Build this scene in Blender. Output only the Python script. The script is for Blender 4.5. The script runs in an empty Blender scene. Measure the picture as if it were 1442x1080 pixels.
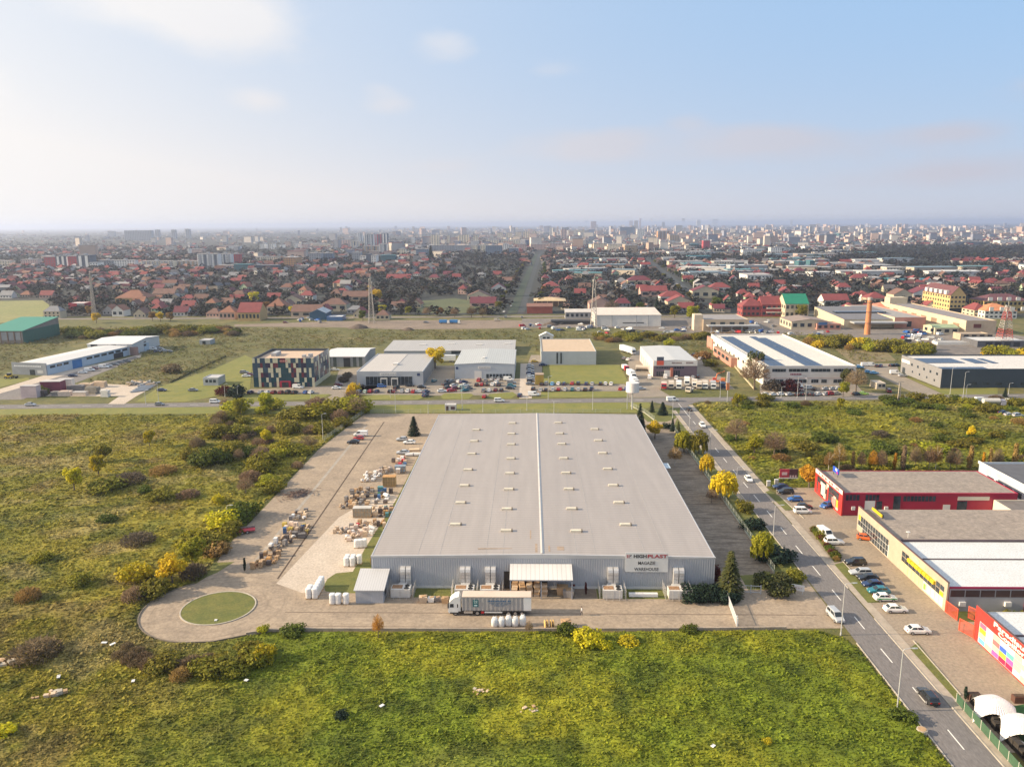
import bpy, bmesh, math, random
import numpy as np
from mathutils import Vector, Matrix

# ------------------------------------------------------------------ camera, sky, sun, exposure
scene = bpy.context.scene
COL = scene.collection
FPX, CAMH = 1100.0, 74.0
R3=Matrix.Rotation(math.radians(1.378),3,'Z') @ Matrix.Rotation(math.radians(90-11.51),3,'X') @ Matrix.Rotation(math.radians(-.35),3,'Z')
cam_d = bpy.data.cameras.new('camera')
cam_d.sensor_fit = 'HORIZONTAL'; cam_d.sensor_width = 36.0; cam_d.lens = 36.0 * FPX / 1442.0
cam_d.clip_start = 1.0; cam_d.clip_end = 90000.0
cam = bpy.data.objects.new('camera', cam_d); COL.objects.link(cam)
cam.location = (0, 0, CAMH); cam.rotation_euler = R3.to_euler()
scene.camera = cam

def ray(px, py): return R3 @ Vector(((px - 721) / FPX, -(py - 540) / FPX, -1.0))
def G(px, py, z=0.0):
    """the point of the plane at height z that the photograph shows at this pixel"""
    r = ray(px, py); t = (z - CAMH) / r.z
    return Vector((r.x * t, r.y * t, z))
def hg(px, py, Y):
    r = ray(px, py); return CAMH + r.z * Y / r.y
CI = R3.transposed()
def to_px(p):
    q = CI @ (Vector(p) - Vector((0, 0, CAMH)))
    if q.z > -1: return (9999, 9999)
    return (721 + FPX * q.x / -q.z, 540 - FPX * q.y / -q.z)

HAZE = 9.2e-5
SUN_EL,SUN_AZ=22.5,-92.5            # azimuth from +Y towards +X: the sun stands to the left,a little behind
az, el = math.radians(SUN_AZ), math.radians(SUN_EL)
SUN = Vector((math.sin(az) * math.cos(el), math.cos(az) * math.cos(el), math.sin(el)))
sd=bpy.data.lights.new('sun','SUN'); sd.energy=5.0; sd.angle=math.radians(.6); sd.color=(1.0,.82,.58)
so = bpy.data.objects.new('sun', sd); COL.objects.link(so)
so.rotation_euler = (-SUN).to_track_quat('-Z', 'Y').to_euler(); so.location = SUN * 400

w = bpy.data.worlds.new('World'); scene.world = w; w.use_nodes = True
nt = w.node_tree; nt.nodes.clear()
def N(t, typ, **kw):
    n = t.nodes.new(typ)
    for k, v in kw.items(): setattr(n, k, v)
    return n
def mth(t, op, a, b=None, c=None):
    n = N(t, 'ShaderNodeMath', operation=op)
    for i, x in enumerate((a, b, c)):
        if x is None: continue
        if isinstance(x, (int, float)): n.inputs[i].default_value = x
        else: t.links.new(x, n.inputs[i])
    return n.outputs[0]
def mix(t, fac, a, b, blend='MIX'):
    n = N(t, 'ShaderNodeMix', data_type='RGBA', blend_type=blend)
    for s, x in ((n.inputs['Factor'], fac), (n.inputs[6], a), (n.inputs[7], b)):
        if isinstance(x, (int, float)): s.default_value = x
        elif isinstance(x, tuple): s.default_value = (*x, 1)
        else: t.links.new(x, s)
    return n.outputs[2]
sky = N(nt, 'ShaderNodeTexSky', sky_type='NISHITA', sun_disc=False)
sky.sun_elevation = el; sky.sun_rotation = az % (2 * math.pi)
sky.altitude = 100; sky.air_density = 1.0; sky.dust_density = 1.2; sky.ozone_density = 1.4
sep = N(nt, 'ShaderNodeSeparateXYZ')
tc = N(nt, 'ShaderNodeTexCoord')
nt.links.new(tc.outputs['Generated'], sep.inputs[0])
azi = mth(nt, 'ARCTAN2', sep.outputs[0], sep.outputs[1]); ele = mth(nt, 'ARCSINE', sep.outputs[2])
# thin bright veil, thicker towards the horizon and the sun
dotn = N(nt, 'ShaderNodeVectorMath', operation='DOT_PRODUCT'); dotn.inputs[1].default_value = SUN
nt.links.new(tc.outputs['Generated'], dotn.inputs[0])
glow = mth(nt, 'POWER', mth(nt, 'MAXIMUM', mth(nt, 'MULTIPLY_ADD', dotn.outputs['Value'], .5, .5), 0.0), 2.1)
elp = mth(nt, 'MAXIMUM', ele, 0.0)
hor = mth(nt, 'POWER', mth(nt, 'MAXIMUM', mth(nt, 'MULTIPLY_ADD', elp, -1.55, 1.0), 0.0), 5.0)
base = mix(nt, .85, sky.outputs[0], (2.25, 4.25, 6.9))
veil = mix(nt, glow, (4.75, 4.65, 5.0), (8.9, 8.6, 8.1))
f1 = mth(nt, 'MINIMUM', mth(nt, 'ADD', mth(nt, 'MULTIPLY', glow, 1.15), mth(nt, 'MULTIPLY', hor, .82)), 1.0)
skyc = mix(nt, f1, base, veil)
mp = N(nt, 'ShaderNodeMapping'); mp.inputs['Scale'].default_value = (9, 9, 22)
nt.links.new(tc.outputs['Generated'], mp.inputs[0])
cn=N(nt,'ShaderNodeTexNoise'); cn.inputs['Scale'].default_value=1.0; cn.inputs['Detail'].default_value=7; cn.inputs['Roughness'].default_value=.62
nt.links.new(mp.outputs[0], cn.inputs['Vector'])
tot = None
CLOUDS=[(1010,215,150,22,.4),(1200,205,130,20,.35),(760,205,120,22,.35),(1390,235,90,22,.4),(200,4,120,26,.7),(330,40,85,40,.8),(368,143,40,17,.55),(548,148,42,14,.55),(530,125,30,10,.35),(632,66,48,22,.55),(775,100,40,14,.3),
          (876,194,60,16,.55),(830,215,60,12,.35),(1065,192,70,18,.55),(968,172,30,12,.4),(1335,187,62,13,.6),(1320,245,80,16,.4),(620,235,60,12,.35),(1160,260,150,16,.25),(130,250,200,26,.25),(440,272,160,14,.25),(1480,120,60,20,.4),(-80,110,90,40,.5)]
for cx, cy, sx, sy, am in CLOUDS:
    d = ray(cx, cy).normalized(); a0, e0 = math.atan2(d.x, d.y), math.asin(d.z)
    u=mth(nt,'MULTIPLY',mth(nt,'SUBTRACT',azi,a0),FPX/sx); v=mth(nt,'MULTIPLY',mth(nt,'SUBTRACT',ele,e0),FPX/sy)
    r2 = mth(nt, 'ADD', mth(nt, 'MULTIPLY', u, u), mth(nt, 'MULTIPLY', v, v))
    g = mth(nt, 'MULTIPLY', mth(nt, 'POWER', 2.718, mth(nt, 'MULTIPLY', r2, -1.0)), am)
    tot = g if tot is None else mth(nt, 'ADD', tot, g)
high=mth(nt,'MULTIPLY',mth(nt,'MINIMUM',mth(nt,'MULTIPLY',mth(nt,'MAXIMUM',mth(nt,'SUBTRACT',ele,.42),0.0),3.0),1.0),.45)
tot = mth(nt, 'ADD', tot, high)
cm=mth(nt,'MULTIPLY',mth(nt,'SUBTRACT',mth(nt,'ADD',tot,mth(nt,'MULTIPLY',cn.outputs[0],.9)),.60),1.2)
cm=mth(nt,'MINIMUM',mth(nt,'MAXIMUM',mth(nt,'MULTIPLY',cm,mth(nt,'MINIMUM',mth(nt,'MULTIPLY',tot,3.0),1.0)),0.0),.7)
ccol=mix(nt,mth(nt,'MINIMUM',mth(nt,'MAXIMUM',mth(nt,'MULTIPLY_ADD',elp,5.0,-.62),0.0),1.0),mix(nt,mth(nt,'MINIMUM',mth(nt,'MULTIPLY',glow,1.7),1.0),(4.0,3.85,4.45),(7.5,7.2,6.9)),(7.8,7.4,7.0))
skyc = mix(nt, cm, skyc, ccol)
bg = N(nt, 'ShaderNodeBackground'); bg.inputs['Strength'].default_value = .076
out = N(nt, 'ShaderNodeOutputWorld')
nt.links.new(skyc, bg.inputs[0]); nt.links.new(bg.outputs[0], out.inputs[0])

scene.view_settings.view_transform = 'Standard'; scene.view_settings.look = 'None'
scene.view_settings.exposure = .86; scene.view_settings.gamma = 1.0
scene.view_settings.use_curve_mapping = False
scene.render.engine = 'CYCLES'
scene.cycles.use_denoising = True
scene.cycles.max_bounces = 6; scene.cycles.diffuse_bounces = 3; scene.cycles.volume_bounces = 0
scene.cycles.transparent_max_bounces = 8

# ------------------------------------------------------------------ materials
MATS = {}
def new_mat(name):
    m = bpy.data.materials.new(name); m.use_nodes = True
    t = m.node_tree; b = t.nodes['Principled BSDF']
    return m, t, b
def noise(t, scale, detail=4, rough=.6, vec=None, loc=None):
    n = N(t, 'ShaderNodeTexNoise'); n.inputs['Scale'].default_value = scale
    n.inputs['Detail'].default_value = detail; n.inputs['Roughness'].default_value = rough
    if vec is None:
        g = N(t, 'ShaderNodeNewGeometry'); vec = g.outputs['Position']
    t.links.new(vec, n.inputs['Vector'])
    return n.outputs[0]
def ramp01(t, v, lo, hi):
    n = N(t, 'ShaderNodeMapRange'); n.inputs[1].default_value = lo; n.inputs[2].default_value = hi
    t.links.new(v, n.inputs[0]); return n.outputs[0]
def sc(c, k): return tuple(min(1.0, x * k) for x in c)
def M(name, col=None, rough=.65, var=.14, scale=.35, metal=0.0, bump=0.0, bscale=3.0):
    """plain paint, concrete, cloth... with blotches of wear"""
    if name in MATS: return MATS[name]
    m, t, b = new_mat(name)
    f = ramp01(t, noise(t, scale, 6, .68), .32, .68)
    t.links.new(mix(t, f, sc(col, 1 - var), sc(col, 1 + var)), b.inputs['Base Color'])
    b.inputs['Roughness'].default_value = rough; b.inputs['Metallic'].default_value = metal
    if bump:
        bn=N(t,'ShaderNodeBump'); bn.inputs['Strength'].default_value=bump; bn.inputs['Distance'].default_value=.05
        t.links.new(noise(t, bscale, 3), bn.inputs['Height']); t.links.new(bn.outputs[0], b.inputs['Normal'])
    MATS[name] = m; return m
def paint(name, col, rough=.25):
    if name in MATS: return MATS[name]
    m, t, b = new_mat(name)
    b.inputs['Base Color'].default_value = (*col, 1); b.inputs['Roughness'].default_value = rough
    b.inputs['Coat Weight'].default_value = .5; b.inputs['Coat Roughness'].default_value = .08
    t.links.new(mix(t, ramp01(t, noise(t, 1.2), .3, .7), sc(col, .9), sc(col, 1.08)), b.inputs['Base Color'])
    MATS[name] = m; return m
def glass(name='window_glass', col=(.03, .04, .05), rough=.08):
    if name in MATS: return MATS[name]
    m, t, b = new_mat(name)
    t.links.new(mix(t,ramp01(t,noise(t,.6,2),.35,.65),sc(col,.6),sc(col,1.5)),b.inputs['Base Color'])
    b.inputs['Roughness'].default_value = rough; b.inputs['IOR'].default_value = 1.5
    MATS[name] = m; return m
def ground_mat(name, cols, s_big, s_mid, s_fine, bump=.4, stretch=None, bd=.08):
    """three colours mixed by noise of three sizes"""
    if name in MATS: return MATS[name]
    m, t, b = new_mat(name)
    vec = None
    if stretch:
        g=N(t,'ShaderNodeNewGeometry'); mp=N(t,'ShaderNodeMapping'); mp.inputs['Scale'].default_value=stretch
        t.links.new(g.outputs['Position'], mp.inputs[0]); vec = mp.outputs[0]
    f1=ramp01(t,noise(t,s_big,5,.6,vec),.36,.64); f2=ramp01(t,noise(t,s_mid,6,.7,vec),.36,.66)
    fine = noise(t, s_fine, 4, .7, vec)
    c = mix(t, f1, cols[0], cols[1]); c = mix(t, f2, c, cols[2])
    f3 = ramp01(t, fine, .3, .7)
    k = N(t, 'ShaderNodeMix', data_type='RGBA', blend_type='MULTIPLY'); k.inputs['Factor'].default_value = 1.0
    t.links.new(c, k.inputs[6]); t.links.new(mix(t, f3, (.72, .72, .72), (1.22, 1.22, 1.22)), k.inputs[7])
    t.links.new(k.outputs[2], b.inputs['Base Color']); b.inputs['Roughness'].default_value = .9
    if bump:
        bn=N(t,'ShaderNodeBump'); bn.inputs['Strength'].default_value=bump; bn.inputs['Distance'].default_value=bd
        t.links.new(fine, bn.inputs['Height']); t.links.new(bn.outputs[0], b.inputs['Normal'])
    MATS[name] = m; return m
def attr_mat(name, rough=.85, transl=.0, var=.15, scale=1.5):
    """colour from the 'Col' attribute of the mesh, with a little blotching; leaves let some light through"""
    if name in MATS: return MATS[name]
    m, t, b = new_mat(name)
    a = N(t, 'ShaderNodeAttribute'); a.attribute_name = 'Col'
    k = N(t, 'ShaderNodeMix', data_type='RGBA', blend_type='MULTIPLY'); k.inputs['Factor'].default_value = 1.0
    t.links.new(a.outputs['Color'], k.inputs[6])
    t.links.new(mix(t, ramp01(t, noise(t, scale, 3), .3, .7), (1 - var,) * 3, (1 + var,) * 3), k.inputs[7])
    t.links.new(k.outputs[2], b.inputs['Base Color']); b.inputs['Roughness'].default_value = rough
    b.inputs['Specular IOR Level'].default_value = .25
    if transl: leafy(t, b, k.outputs[2], transl)
    MATS[name] = m; return m
def leafy(t, b, col, amount):
    tr = N(t, 'ShaderNodeBsdfTranslucent'); t.links.new(col, tr.inputs[0])
    mx = N(t, 'ShaderNodeMixShader'); mx.inputs[0].default_value = amount
    o = t.nodes['Material Output']
    t.links.new(b.outputs[0],mx.inputs[1]); t.links.new(tr.outputs[0],mx.inputs[2]); t.links.new(mx.outputs[0],o.inputs[0])
def leaf(name, c1, c2, transl=.35, scale=.9):
    """foliage: two leaf colours in clumps, a shade of its own for every plant"""
    if name in MATS: return MATS[name]
    m, t, b = new_mat(name)
    f = ramp01(t, noise(t, scale, 3, .6), .36, .64)
    oi = N(t, 'ShaderNodeObjectInfo')
    hs = N(t, 'ShaderNodeHueSaturation')
    t.links.new(mix(t, f, c1, c2), hs.inputs['Color'])
    t.links.new(mth(t, 'MULTIPLY_ADD', oi.outputs['Random'], .36, .84), hs.inputs['Value'])
    t.links.new(mth(t, 'MULTIPLY_ADD', oi.outputs['Random'], .024, .490), hs.inputs['Hue'])
    t.links.new(hs.outputs[0], b.inputs['Base Color']); b.inputs['Roughness'].default_value = .8
    b.inputs['Specular IOR Level'].default_value = .2
    leafy(t, b, hs.outputs[0], transl)
    MATS[name] = m; return m
def sheet_mat(name, col, pitch, axis, rough=.45, amp=.10, metal=.0, streak=(.5, .02), bump=.25):
    """profiled metal sheet: dark seams at a pitch along one axis plus long faint streaks"""
    if name in MATS: return MATS[name]
    m, t, b = new_mat(name)
    g=N(t,'ShaderNodeNewGeometry'); s=N(t,'ShaderNodeSeparateXYZ'); t.links.new(g.outputs['Position'],s.inputs[0])
    p = s.outputs[axis]
    w1 = mth(t, 'PINGPONG', p, pitch / 2); seam = mth(t, 'LESS_THAN', w1, pitch * .09)
    mp=N(t,'ShaderNodeMapping'); mp.inputs['Scale'].default_value=(streak[0],streak[1],.3) if axis == 0 else (streak[1],streak[0],.3)
    t.links.new(g.outputs['Position'], mp.inputs[0])
    f = ramp01(t, noise(t, 1.0, 5, .6, mp.outputs[0]), .3, .7); f2 = ramp01(t, noise(t, .05, 5, .65), .3, .7)
    c=mix(t,f,sc(col,1-amp),sc(col,1+amp)); c=mix(t,mth(t,'MULTIPLY',f2,.35),c,sc(col,1-amp*2.2))
    c = mix(t, mth(t, 'MULTIPLY', seam, .38), c, sc(col, .45))
    t.links.new(c,b.inputs['Base Color']); b.inputs['Roughness'].default_value=rough; b.inputs['Metallic'].default_value=metal
    if bump:
        bn=N(t,'ShaderNodeBump'); bn.inputs['Strength'].default_value=bump; bn.inputs['Distance'].default_value=.076
        t.links.new(w1, bn.inputs['Height']); t.links.new(bn.outputs[0], b.inputs['Normal'])
    MATS[name] = m; return m

# ------------------------------------------------------------------ mesh helpers
class MB:
    def __init__(s): s.v = []; s.f = []; s.mi = []; s.cur = 0
    def add(s, vs, fs):
        o=len(s.v); s.v+=[tuple(p) for p in vs]; s.f+=[tuple(i+o for i in f) for f in fs]; s.mi+=[s.cur]*len(fs); return s
    def quad(s, a, b, c, d): return s.add((a, b, c, d), ((0, 1, 2, 3),))
    def box(s, x0, y0, z0, x1, y1, z1):
        return s.add(((x0,y0,z0),(x1,y0,z0),(x1,y1,z0),(x0,y1,z0),(x0,y0,z1),(x1,y0,z1),(x1,y1,z1),(x0,y1,z1)),
                     ((0, 3, 2, 1), (4, 5, 6, 7), (0, 1, 5, 4), (1, 2, 6, 5), (2, 3, 7, 6), (3, 0, 4, 7)))
    def cbox(s, cx, cy, z0, sx, sy, sz, rot=0, tilt=0):
        c, n = math.cos(rot), math.sin(rot)
        P = []
        for z in (0, sz):
            for x, y in ((-1, -1), (1, -1), (1, 1), (-1, 1)):
                x *= sx / 2; y *= sy / 2
                P.append((cx + x * c - y * n + z * tilt, cy + x * n + y * c, z0 + z))
        return s.add(P, ((0, 3, 2, 1), (4, 5, 6, 7), (0, 1, 5, 4), (1, 2, 6, 5), (2, 3, 7, 6), (3, 0, 4, 7)))
    def prism(s, poly, z0, z1):
        n = len(poly)
        return s.add([(x, y, z0) for x, y in poly] + [(x, y, z1) for x, y in poly],
                     [tuple(range(n-1,-1,-1)),tuple(range(n,2*n))]+[(i,(i+1) % n,n+(i+1) % n,n+i) for i in range(n)])
    def loft(s, rings, cap=True):
        n = len(rings[0]); vs = [p for r in rings for p in r]; fs = []
        for k in range(len(rings) - 1):
            for i in range(n):
                j = (i + 1) % n; fs.append((k * n + i, k * n + j, (k + 1) * n + j, (k + 1) * n + i))
        if cap: fs += [tuple(range(n - 1, -1, -1)), tuple(range((len(rings) - 1) * n, len(rings) * n))]
        return s.add(vs, fs)
    def tube(s, pts, rs, n=6):
        pts = [Vector(p) for p in pts]
        if isinstance(rs, (int, float)): rs = [rs] * len(pts)
        rings = []
        for k, p in enumerate(pts):
            d = (pts[min(k + 1, len(pts) - 1)] - pts[max(k - 1, 0)]).normalized()
            a = d.orthogonal().normalized() if abs(d.z) < .99 else Vector((1, 0, 0)); b = d.cross(a)
            rings.append([p+(a*math.cos(2*math.pi*i/n)+b*math.sin(2*math.pi*i/n))*rs[k] for i in range(n)])
        return s.loft(rings)
    def cyl(s, cx, cy, z0, z1, r, n=12, r1=None):
        r1 = r if r1 is None else r1
        return s.loft([[(cx+math.cos(2*math.pi*i/n)*q,cy+math.sin(2*math.pi*i/n)*q,z) for i in range(n)] for q,z in ((r,z0),(r1,z1))])
    def cyly(s, cx, y0, y1, cz, r, n=12):
        return s.loft([[(cx+math.cos(2*math.pi*i/n)*r,y,cz+math.sin(2*math.pi*i/n)*r) for i in range(n)] for y in (y1,y0)])
    def mesh(s, name, *mats):
        me = bpy.data.meshes.new(name); me.from_pydata(s.v, [], s.f)
        for m in mats: me.materials.append(m)
        if any(s.mi): me.polygons.foreach_set('material_index', s.mi)
        me.update(); return me
    def build(s, name, mat, parent=None, smooth=False):
        me = s.mesh(name, *(mat if isinstance(mat, (list, tuple)) else (mat,)))
        if smooth: me.polygons.foreach_set('use_smooth', [True] * len(me.polygons))
        return link(name, me, parent)
def link(name, me, parent=None, loc=None, rot=None):
    o = bpy.data.objects.new(name, me); COL.objects.link(o)
    if parent is not None: o.parent = parent
    if loc is not None: o.location = loc
    if rot is not None: o.rotation_euler = (0, 0, rot)
    return o
def tag(o, label=None, cat=None, group=None, kind=None):
    if label: o['label'] = label
    if cat: o['category'] = cat
    if group: o['group'] = group
    if kind: o['kind'] = kind
    return o
def thing(name, label, cat, loc=(0, 0, 0), rot=0, group=None):
    o = link(name, None, None, loc, rot); o.empty_display_size = .5
    return tag(o, label, cat, group)
def np_mesh(name, V, F, mat, cols=None, parent=None, smooth=False):
    """quads/tris from numpy arrays, fast; cols: per-vertex colours for the attribute 'Col'"""
    me = bpy.data.meshes.new(name); nv, nf, k = len(V), len(F), F.shape[1]
    me.vertices.add(nv); me.vertices.foreach_set('co', np.ascontiguousarray(V, np.float32).ravel())
    me.loops.add(nf * k); me.loops.foreach_set('vertex_index', np.ascontiguousarray(F, np.int32).ravel())
    me.polygons.add(nf); me.polygons.foreach_set('loop_start', np.arange(0, nf * k, k, dtype=np.int32))
    try: me.polygons.foreach_set('loop_total', np.full(nf, k, np.int32))
    except Exception: pass
    me.polygons.foreach_set('use_smooth', np.full(nf, smooth))
    if cols is not None:
        a = me.color_attributes.new('Col', 'FLOAT_COLOR', 'POINT')
        a.data.foreach_set('color', np.concatenate([cols, np.ones((nv, 1))], 1).astype(np.float32).ravel())
    me.update(calc_edges=True); me.validate()
    me.materials.append(mat)
    return link(name, me, parent)
def sheet(name, poly, z, mat, kind='structure', parent=None):
    """flat surface from world points (x, y); triangulated so that hollow outlines are safe"""
    bm = bmesh.new(); vs = [bm.verts.new((p[0], p[1], z)) for p in poly]
    f = bm.faces.new(vs)
    if f.normal.z < 0 or (f.normal_update() or f.normal.z < 0): f.normal_flip()
    bmesh.ops.triangulate(bm, faces=[f]); bmesh.ops.recalc_face_normals(bm, faces=bm.faces)
    if bm.faces and sum(q.normal.z for q in bm.faces) < 0: bmesh.ops.reverse_faces(bm, faces=bm.faces)
    me = bpy.data.meshes.new(name); bm.to_mesh(me); bm.free(); me.materials.append(mat)
    o = link(name, me, parent)
    if kind and parent is None: o['kind'] = kind
    return o
def PX(*pts): return [G(*p).xy for p in pts]
def text(body, size, mat, parent, loc, rx=math.pi / 2, rz=0.0, name='letters', bold=.0, width=None, ext=.02):
    cu = bpy.data.curves.new('t', 'FONT'); cu.body = body; cu.size = size; cu.extrude = ext; cu.offset = bold
    cu.align_x = 'CENTER'; cu.align_y = 'CENTER'; cu.resolution_u = 3
    t = bpy.data.objects.new('t', cu); COL.objects.link(t); bpy.context.view_layer.update()
    me = bpy.data.meshes.new_from_object(t.evaluated_get(bpy.context.evaluated_depsgraph_get()))
    bpy.data.objects.remove(t)
    me.materials.clear(); me.materials.append(mat)
    o = link(name, me, parent); o.location = loc; o.rotation_euler = (rx, 0, rz)
    if width:
        xs = [v.co.x for v in me.vertices]; k = width / (max(xs) - min(xs)); o.scale = (k, 1, 1)
    return o

# value noise in numpy for colours and relief of the fields
def vnoise(x, y, seed=0):
    xi = np.floor(x).astype(np.int64); yi = np.floor(y).astype(np.int64); fx = x - xi; fy = y - yi
    def h(a, b):
        n = (a * 374761393 + b * 668265263 + seed * 974711) & 0x7fffffff
        n = ((n ^ (n >> 13)) * 1274126177) & 0x7fffffff
        return ((n ^ (n >> 16)) & 0xffff) / 65535.0
    u = fx * fx * (3 - 2 * fx); v = fy * fy * (3 - 2 * fy)
    return (h(xi,yi)*(1-u)+h(xi+1,yi)*u)*(1-v)+(h(xi,yi+1)*(1-u)+h(xi+1,yi+1)*u)*v
def fbm(x, y, s, octv=4, seed=0):
    t = 0; a = .5; n = 0
    for i in range(octv):
        t = t + a * vnoise(x * s * 2 ** i + i * 17.3, y * s * 2 ** i - i * 9.1, seed + i); n += a; a *= .55
    return t / n
def inpoly(x, y, poly):
    r = np.zeros(len(x), bool); n = len(poly); j = n - 1
    for i in range(n):
        xi, yi = poly[i][0], poly[i][1]; xj, yj = poly[j][0], poly[j][1]
        c = ((yi > y) != (yj > y)) & (x < (xj - xi) * (y - yi) / (yj - yi + 1e-12) + xi)
        r ^= c; j = i
    return r
def polydist(x, y, poly):
    d = np.full(len(x), 1e9)
    for i in range(len(poly)):
        ax, ay = poly[i - 1][0], poly[i - 1][1]; bx, by = poly[i][0], poly[i][1]
        L = (bx - ax) ** 2 + (by - ay) ** 2 + 1e-9
        t = np.clip(((x - ax) * (bx - ax) + (y - ay) * (by - ay)) / L, 0, 1)
        d = np.minimum(d, np.hypot(x - ax - t * (bx - ax), y - ay - t * (by - ay)))
    return d
rng = np.random.default_rng(7); rnd = random.Random(11)
# ------------------------------------------------------------------ the ground and what is laid on it
GROUND=ground_mat('meadow_ground',((.12,.118,.020),(.185,.145,.045),(.068,.075,.016)),.022,.11,.55,1.0,None,.35)
SUBURB=ground_mat('garden_ground',((.024,.026,.02),(.034,.03,.024),(.02,.025,.018)),.004,.03,.15,0)
ASPH=ground_mat('asphalt',((.175,.158,.150),(.205,.183,.170),(.155,.142,.138)),.03,.25,3.0,.2,(1,.25,1),.02)
CONC=ground_mat('worn_concrete_paving',((.40,.31,.22),(.325,.252,.185),(.265,.207,.153)),.035,.16,1.3,.3,None,.03)
def wear(m, fn):
    """dirt worn into a paving: fn(tree, position) gives the mask"""
    t = m.node_tree; b = t.nodes['Principled BSDF']; src = b.inputs['Base Color'].links[0].from_socket
    g=N(t,'ShaderNodeNewGeometry'); t.links.new(mix(t,fn(t,g.outputs['Position']),src,(.105,.078,.055)),b.inputs['Base Color'])
def yard_wear(t, pos):
    s=N(t,'ShaderNodeSeparateXYZ'); t.links.new(pos,s.inputs[0]); dx=mth(t,'SUBTRACT',s.outputs[0],-61.8); dy=mth(t,'SUBTRACT',s.outputs[1],141.3)
    r=mth(t,'SQRT',mth(t,'ADD',mth(t,'MULTIPLY',dx,dx),mth(t,'MULTIPLY',dy,dy))); c=N(t,'ShaderNodeCombineXYZ')
    t.links.new(mth(t,'MULTIPLY',r,.9),c.inputs[0]); t.links.new(mth(t,'MULTIPLY',mth(t,'ARCTAN2',dy,dx),.8),c.inputs[1])
    ring=mth(t,'MULTIPLY',ramp01(t,noise(t,1.0,5,.65,c.outputs[0]),.5,.72),ramp01(t,r,30.0,14.0))
    mp=N(t,'ShaderNodeMapping'); mp.inputs['Scale'].default_value=(.05,.5,1); t.links.new(pos,mp.inputs[0]); lane=ramp01(t,noise(t,1.0,5,.7,mp.outputs[0]),.56,.76)
    blot = ramp01(t, noise(t, .12, 7, .72), .54, .70)
    return mth(t,'MINIMUM',mth(t,'ADD',mth(t,'MULTIPLY',ring,.42),mth(t,'ADD',mth(t,'MULTIPLY',lane,.22),mth(t,'MULTIPLY',blot,.34))),.65)
wear(CONC, yard_wear)
SIDE=ground_mat('mossy_side_paving',((.30,.24,.18),(.25,.2,.15),(.19,.15,.11)),.04,.2,1.4,.3,None,.03)
def side_wear(t, pos):
    mp=N(t,'ShaderNodeMapping'); mp.inputs['Scale'].default_value=(.14,.8,1); t.links.new(pos,mp.inputs[0]); return mth(t,'MULTIPLY',ramp01(t,noise(t,1.0,6,.7,mp.outputs[0]),.48,.60),.78)
wear(SIDE, side_wear)
APRON=ground_mat('pale_concrete',((.54,.455,.37),(.50,.415,.335),(.45,.375,.30)),.05,.3,2.0,.2,None,.02)
PAVE=ground_mat('block_paving',((.33,.262,.19),(.295,.235,.175),(.265,.212,.16)),.04,.2,1.8,.2,None,.02)
LAWN=ground_mat('lawn_grass',((.135,.140,.026),(.165,.150,.034),(.095,.110,.022)),.08,.4,2.5,.6)
MOWN=ground_mat('mown_grass',((.185,.180,.030),(.235,.205,.045),(.135,.150,.027)),.05,.2,1.6,.6)
DIRT = ground_mat('bare_earth', ((.20, .15, .11), (.15, .115, .085), (.25, .19, .14)), .02, .1, .8, .4)
LOT = ground_mat('lot_paving', ((.30, .25, .19), (.25, .21, .165), (.22, .185, .15)), .03, .12, 1.2, .2)
KERB = M('kerb_stone', (.42, .37, .30), .8, .2, .8)
WHITEL = M('road_paint', (.75, .72, .66), .6, .12, 1.5)

def disc_poly(cx,cy,r,n=48,r2=None): return [(cx+math.cos(2*math.pi*i/n)*r,cy+math.sin(2*math.pi*i/n)*(r2 or r)) for i in range(n)]
g = sheet('ground', [(-42000, -3000), (42000, -3000), (42000, 60000), (-42000, 60000)], -.03, GROUND)
# the garden suburb and the city plain start behind the railway
sheet('suburb_ground',[(-42000,648),(-300,648),(60,655),(300,650),(480,600),(42000,560),(42000,59000),(-42000,59000)],.02,SUBURB)
GREENF = ground_mat('pale_meadow', ((.22, .215, .07), (.25, .225, .085), (.18, .19, .06)), .008, .05, .3, .3)
sheet('far_meadow', PX((-60, 425), (60, 423), (70, 430), (66, 440), (55, 452), (-60, 458)), .06, GREENF)
sheet('garden_meadow',PX((590,424),(640,420),(690,428),(700,437),(640,442),(585,440)),.06,ground_mat('garden_lawn',((.085,.10,.035),(.11,.115,.045),(.065,.08,.03)),.01,.05,.3,0))
sheet('dry_meadow',PX((1160,478),(1235,482),(1262,508),(1200,512)),.03,ground_mat('dry_grass',((.24,.17,.09),(.21,.16,.08),(.15,.13,.05)),.02,.08,.6,.5))
sheet('dirt_track',PX((330,457),(460,453),(560,451),(720,451),(800,455),(800,459),(690,463),(560,464),(470,461),(330,460)),.03,DIRT)
sheet('railway_road',[(-900,620),(-230,628),(300,640),(300,650),(-230,638),(-900,630)],.05,ground_mat('grey_track',((.22,.18,.15),(.18,.15,.13),(.2,.17,.14)),.02,.1,.5,0))
sheet('scrapyard_ground',PX((735,462),(840,461),(990,470),(1060,473),(1180,471),(1400,520),(1470,505),(1470,478),(1300,452),(1000,446),(735,449)),.045,ground_mat('oily_ground',((.17,.145,.125),(.13,.115,.105),(.22,.185,.155)),.01,.05,.4,0))
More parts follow.
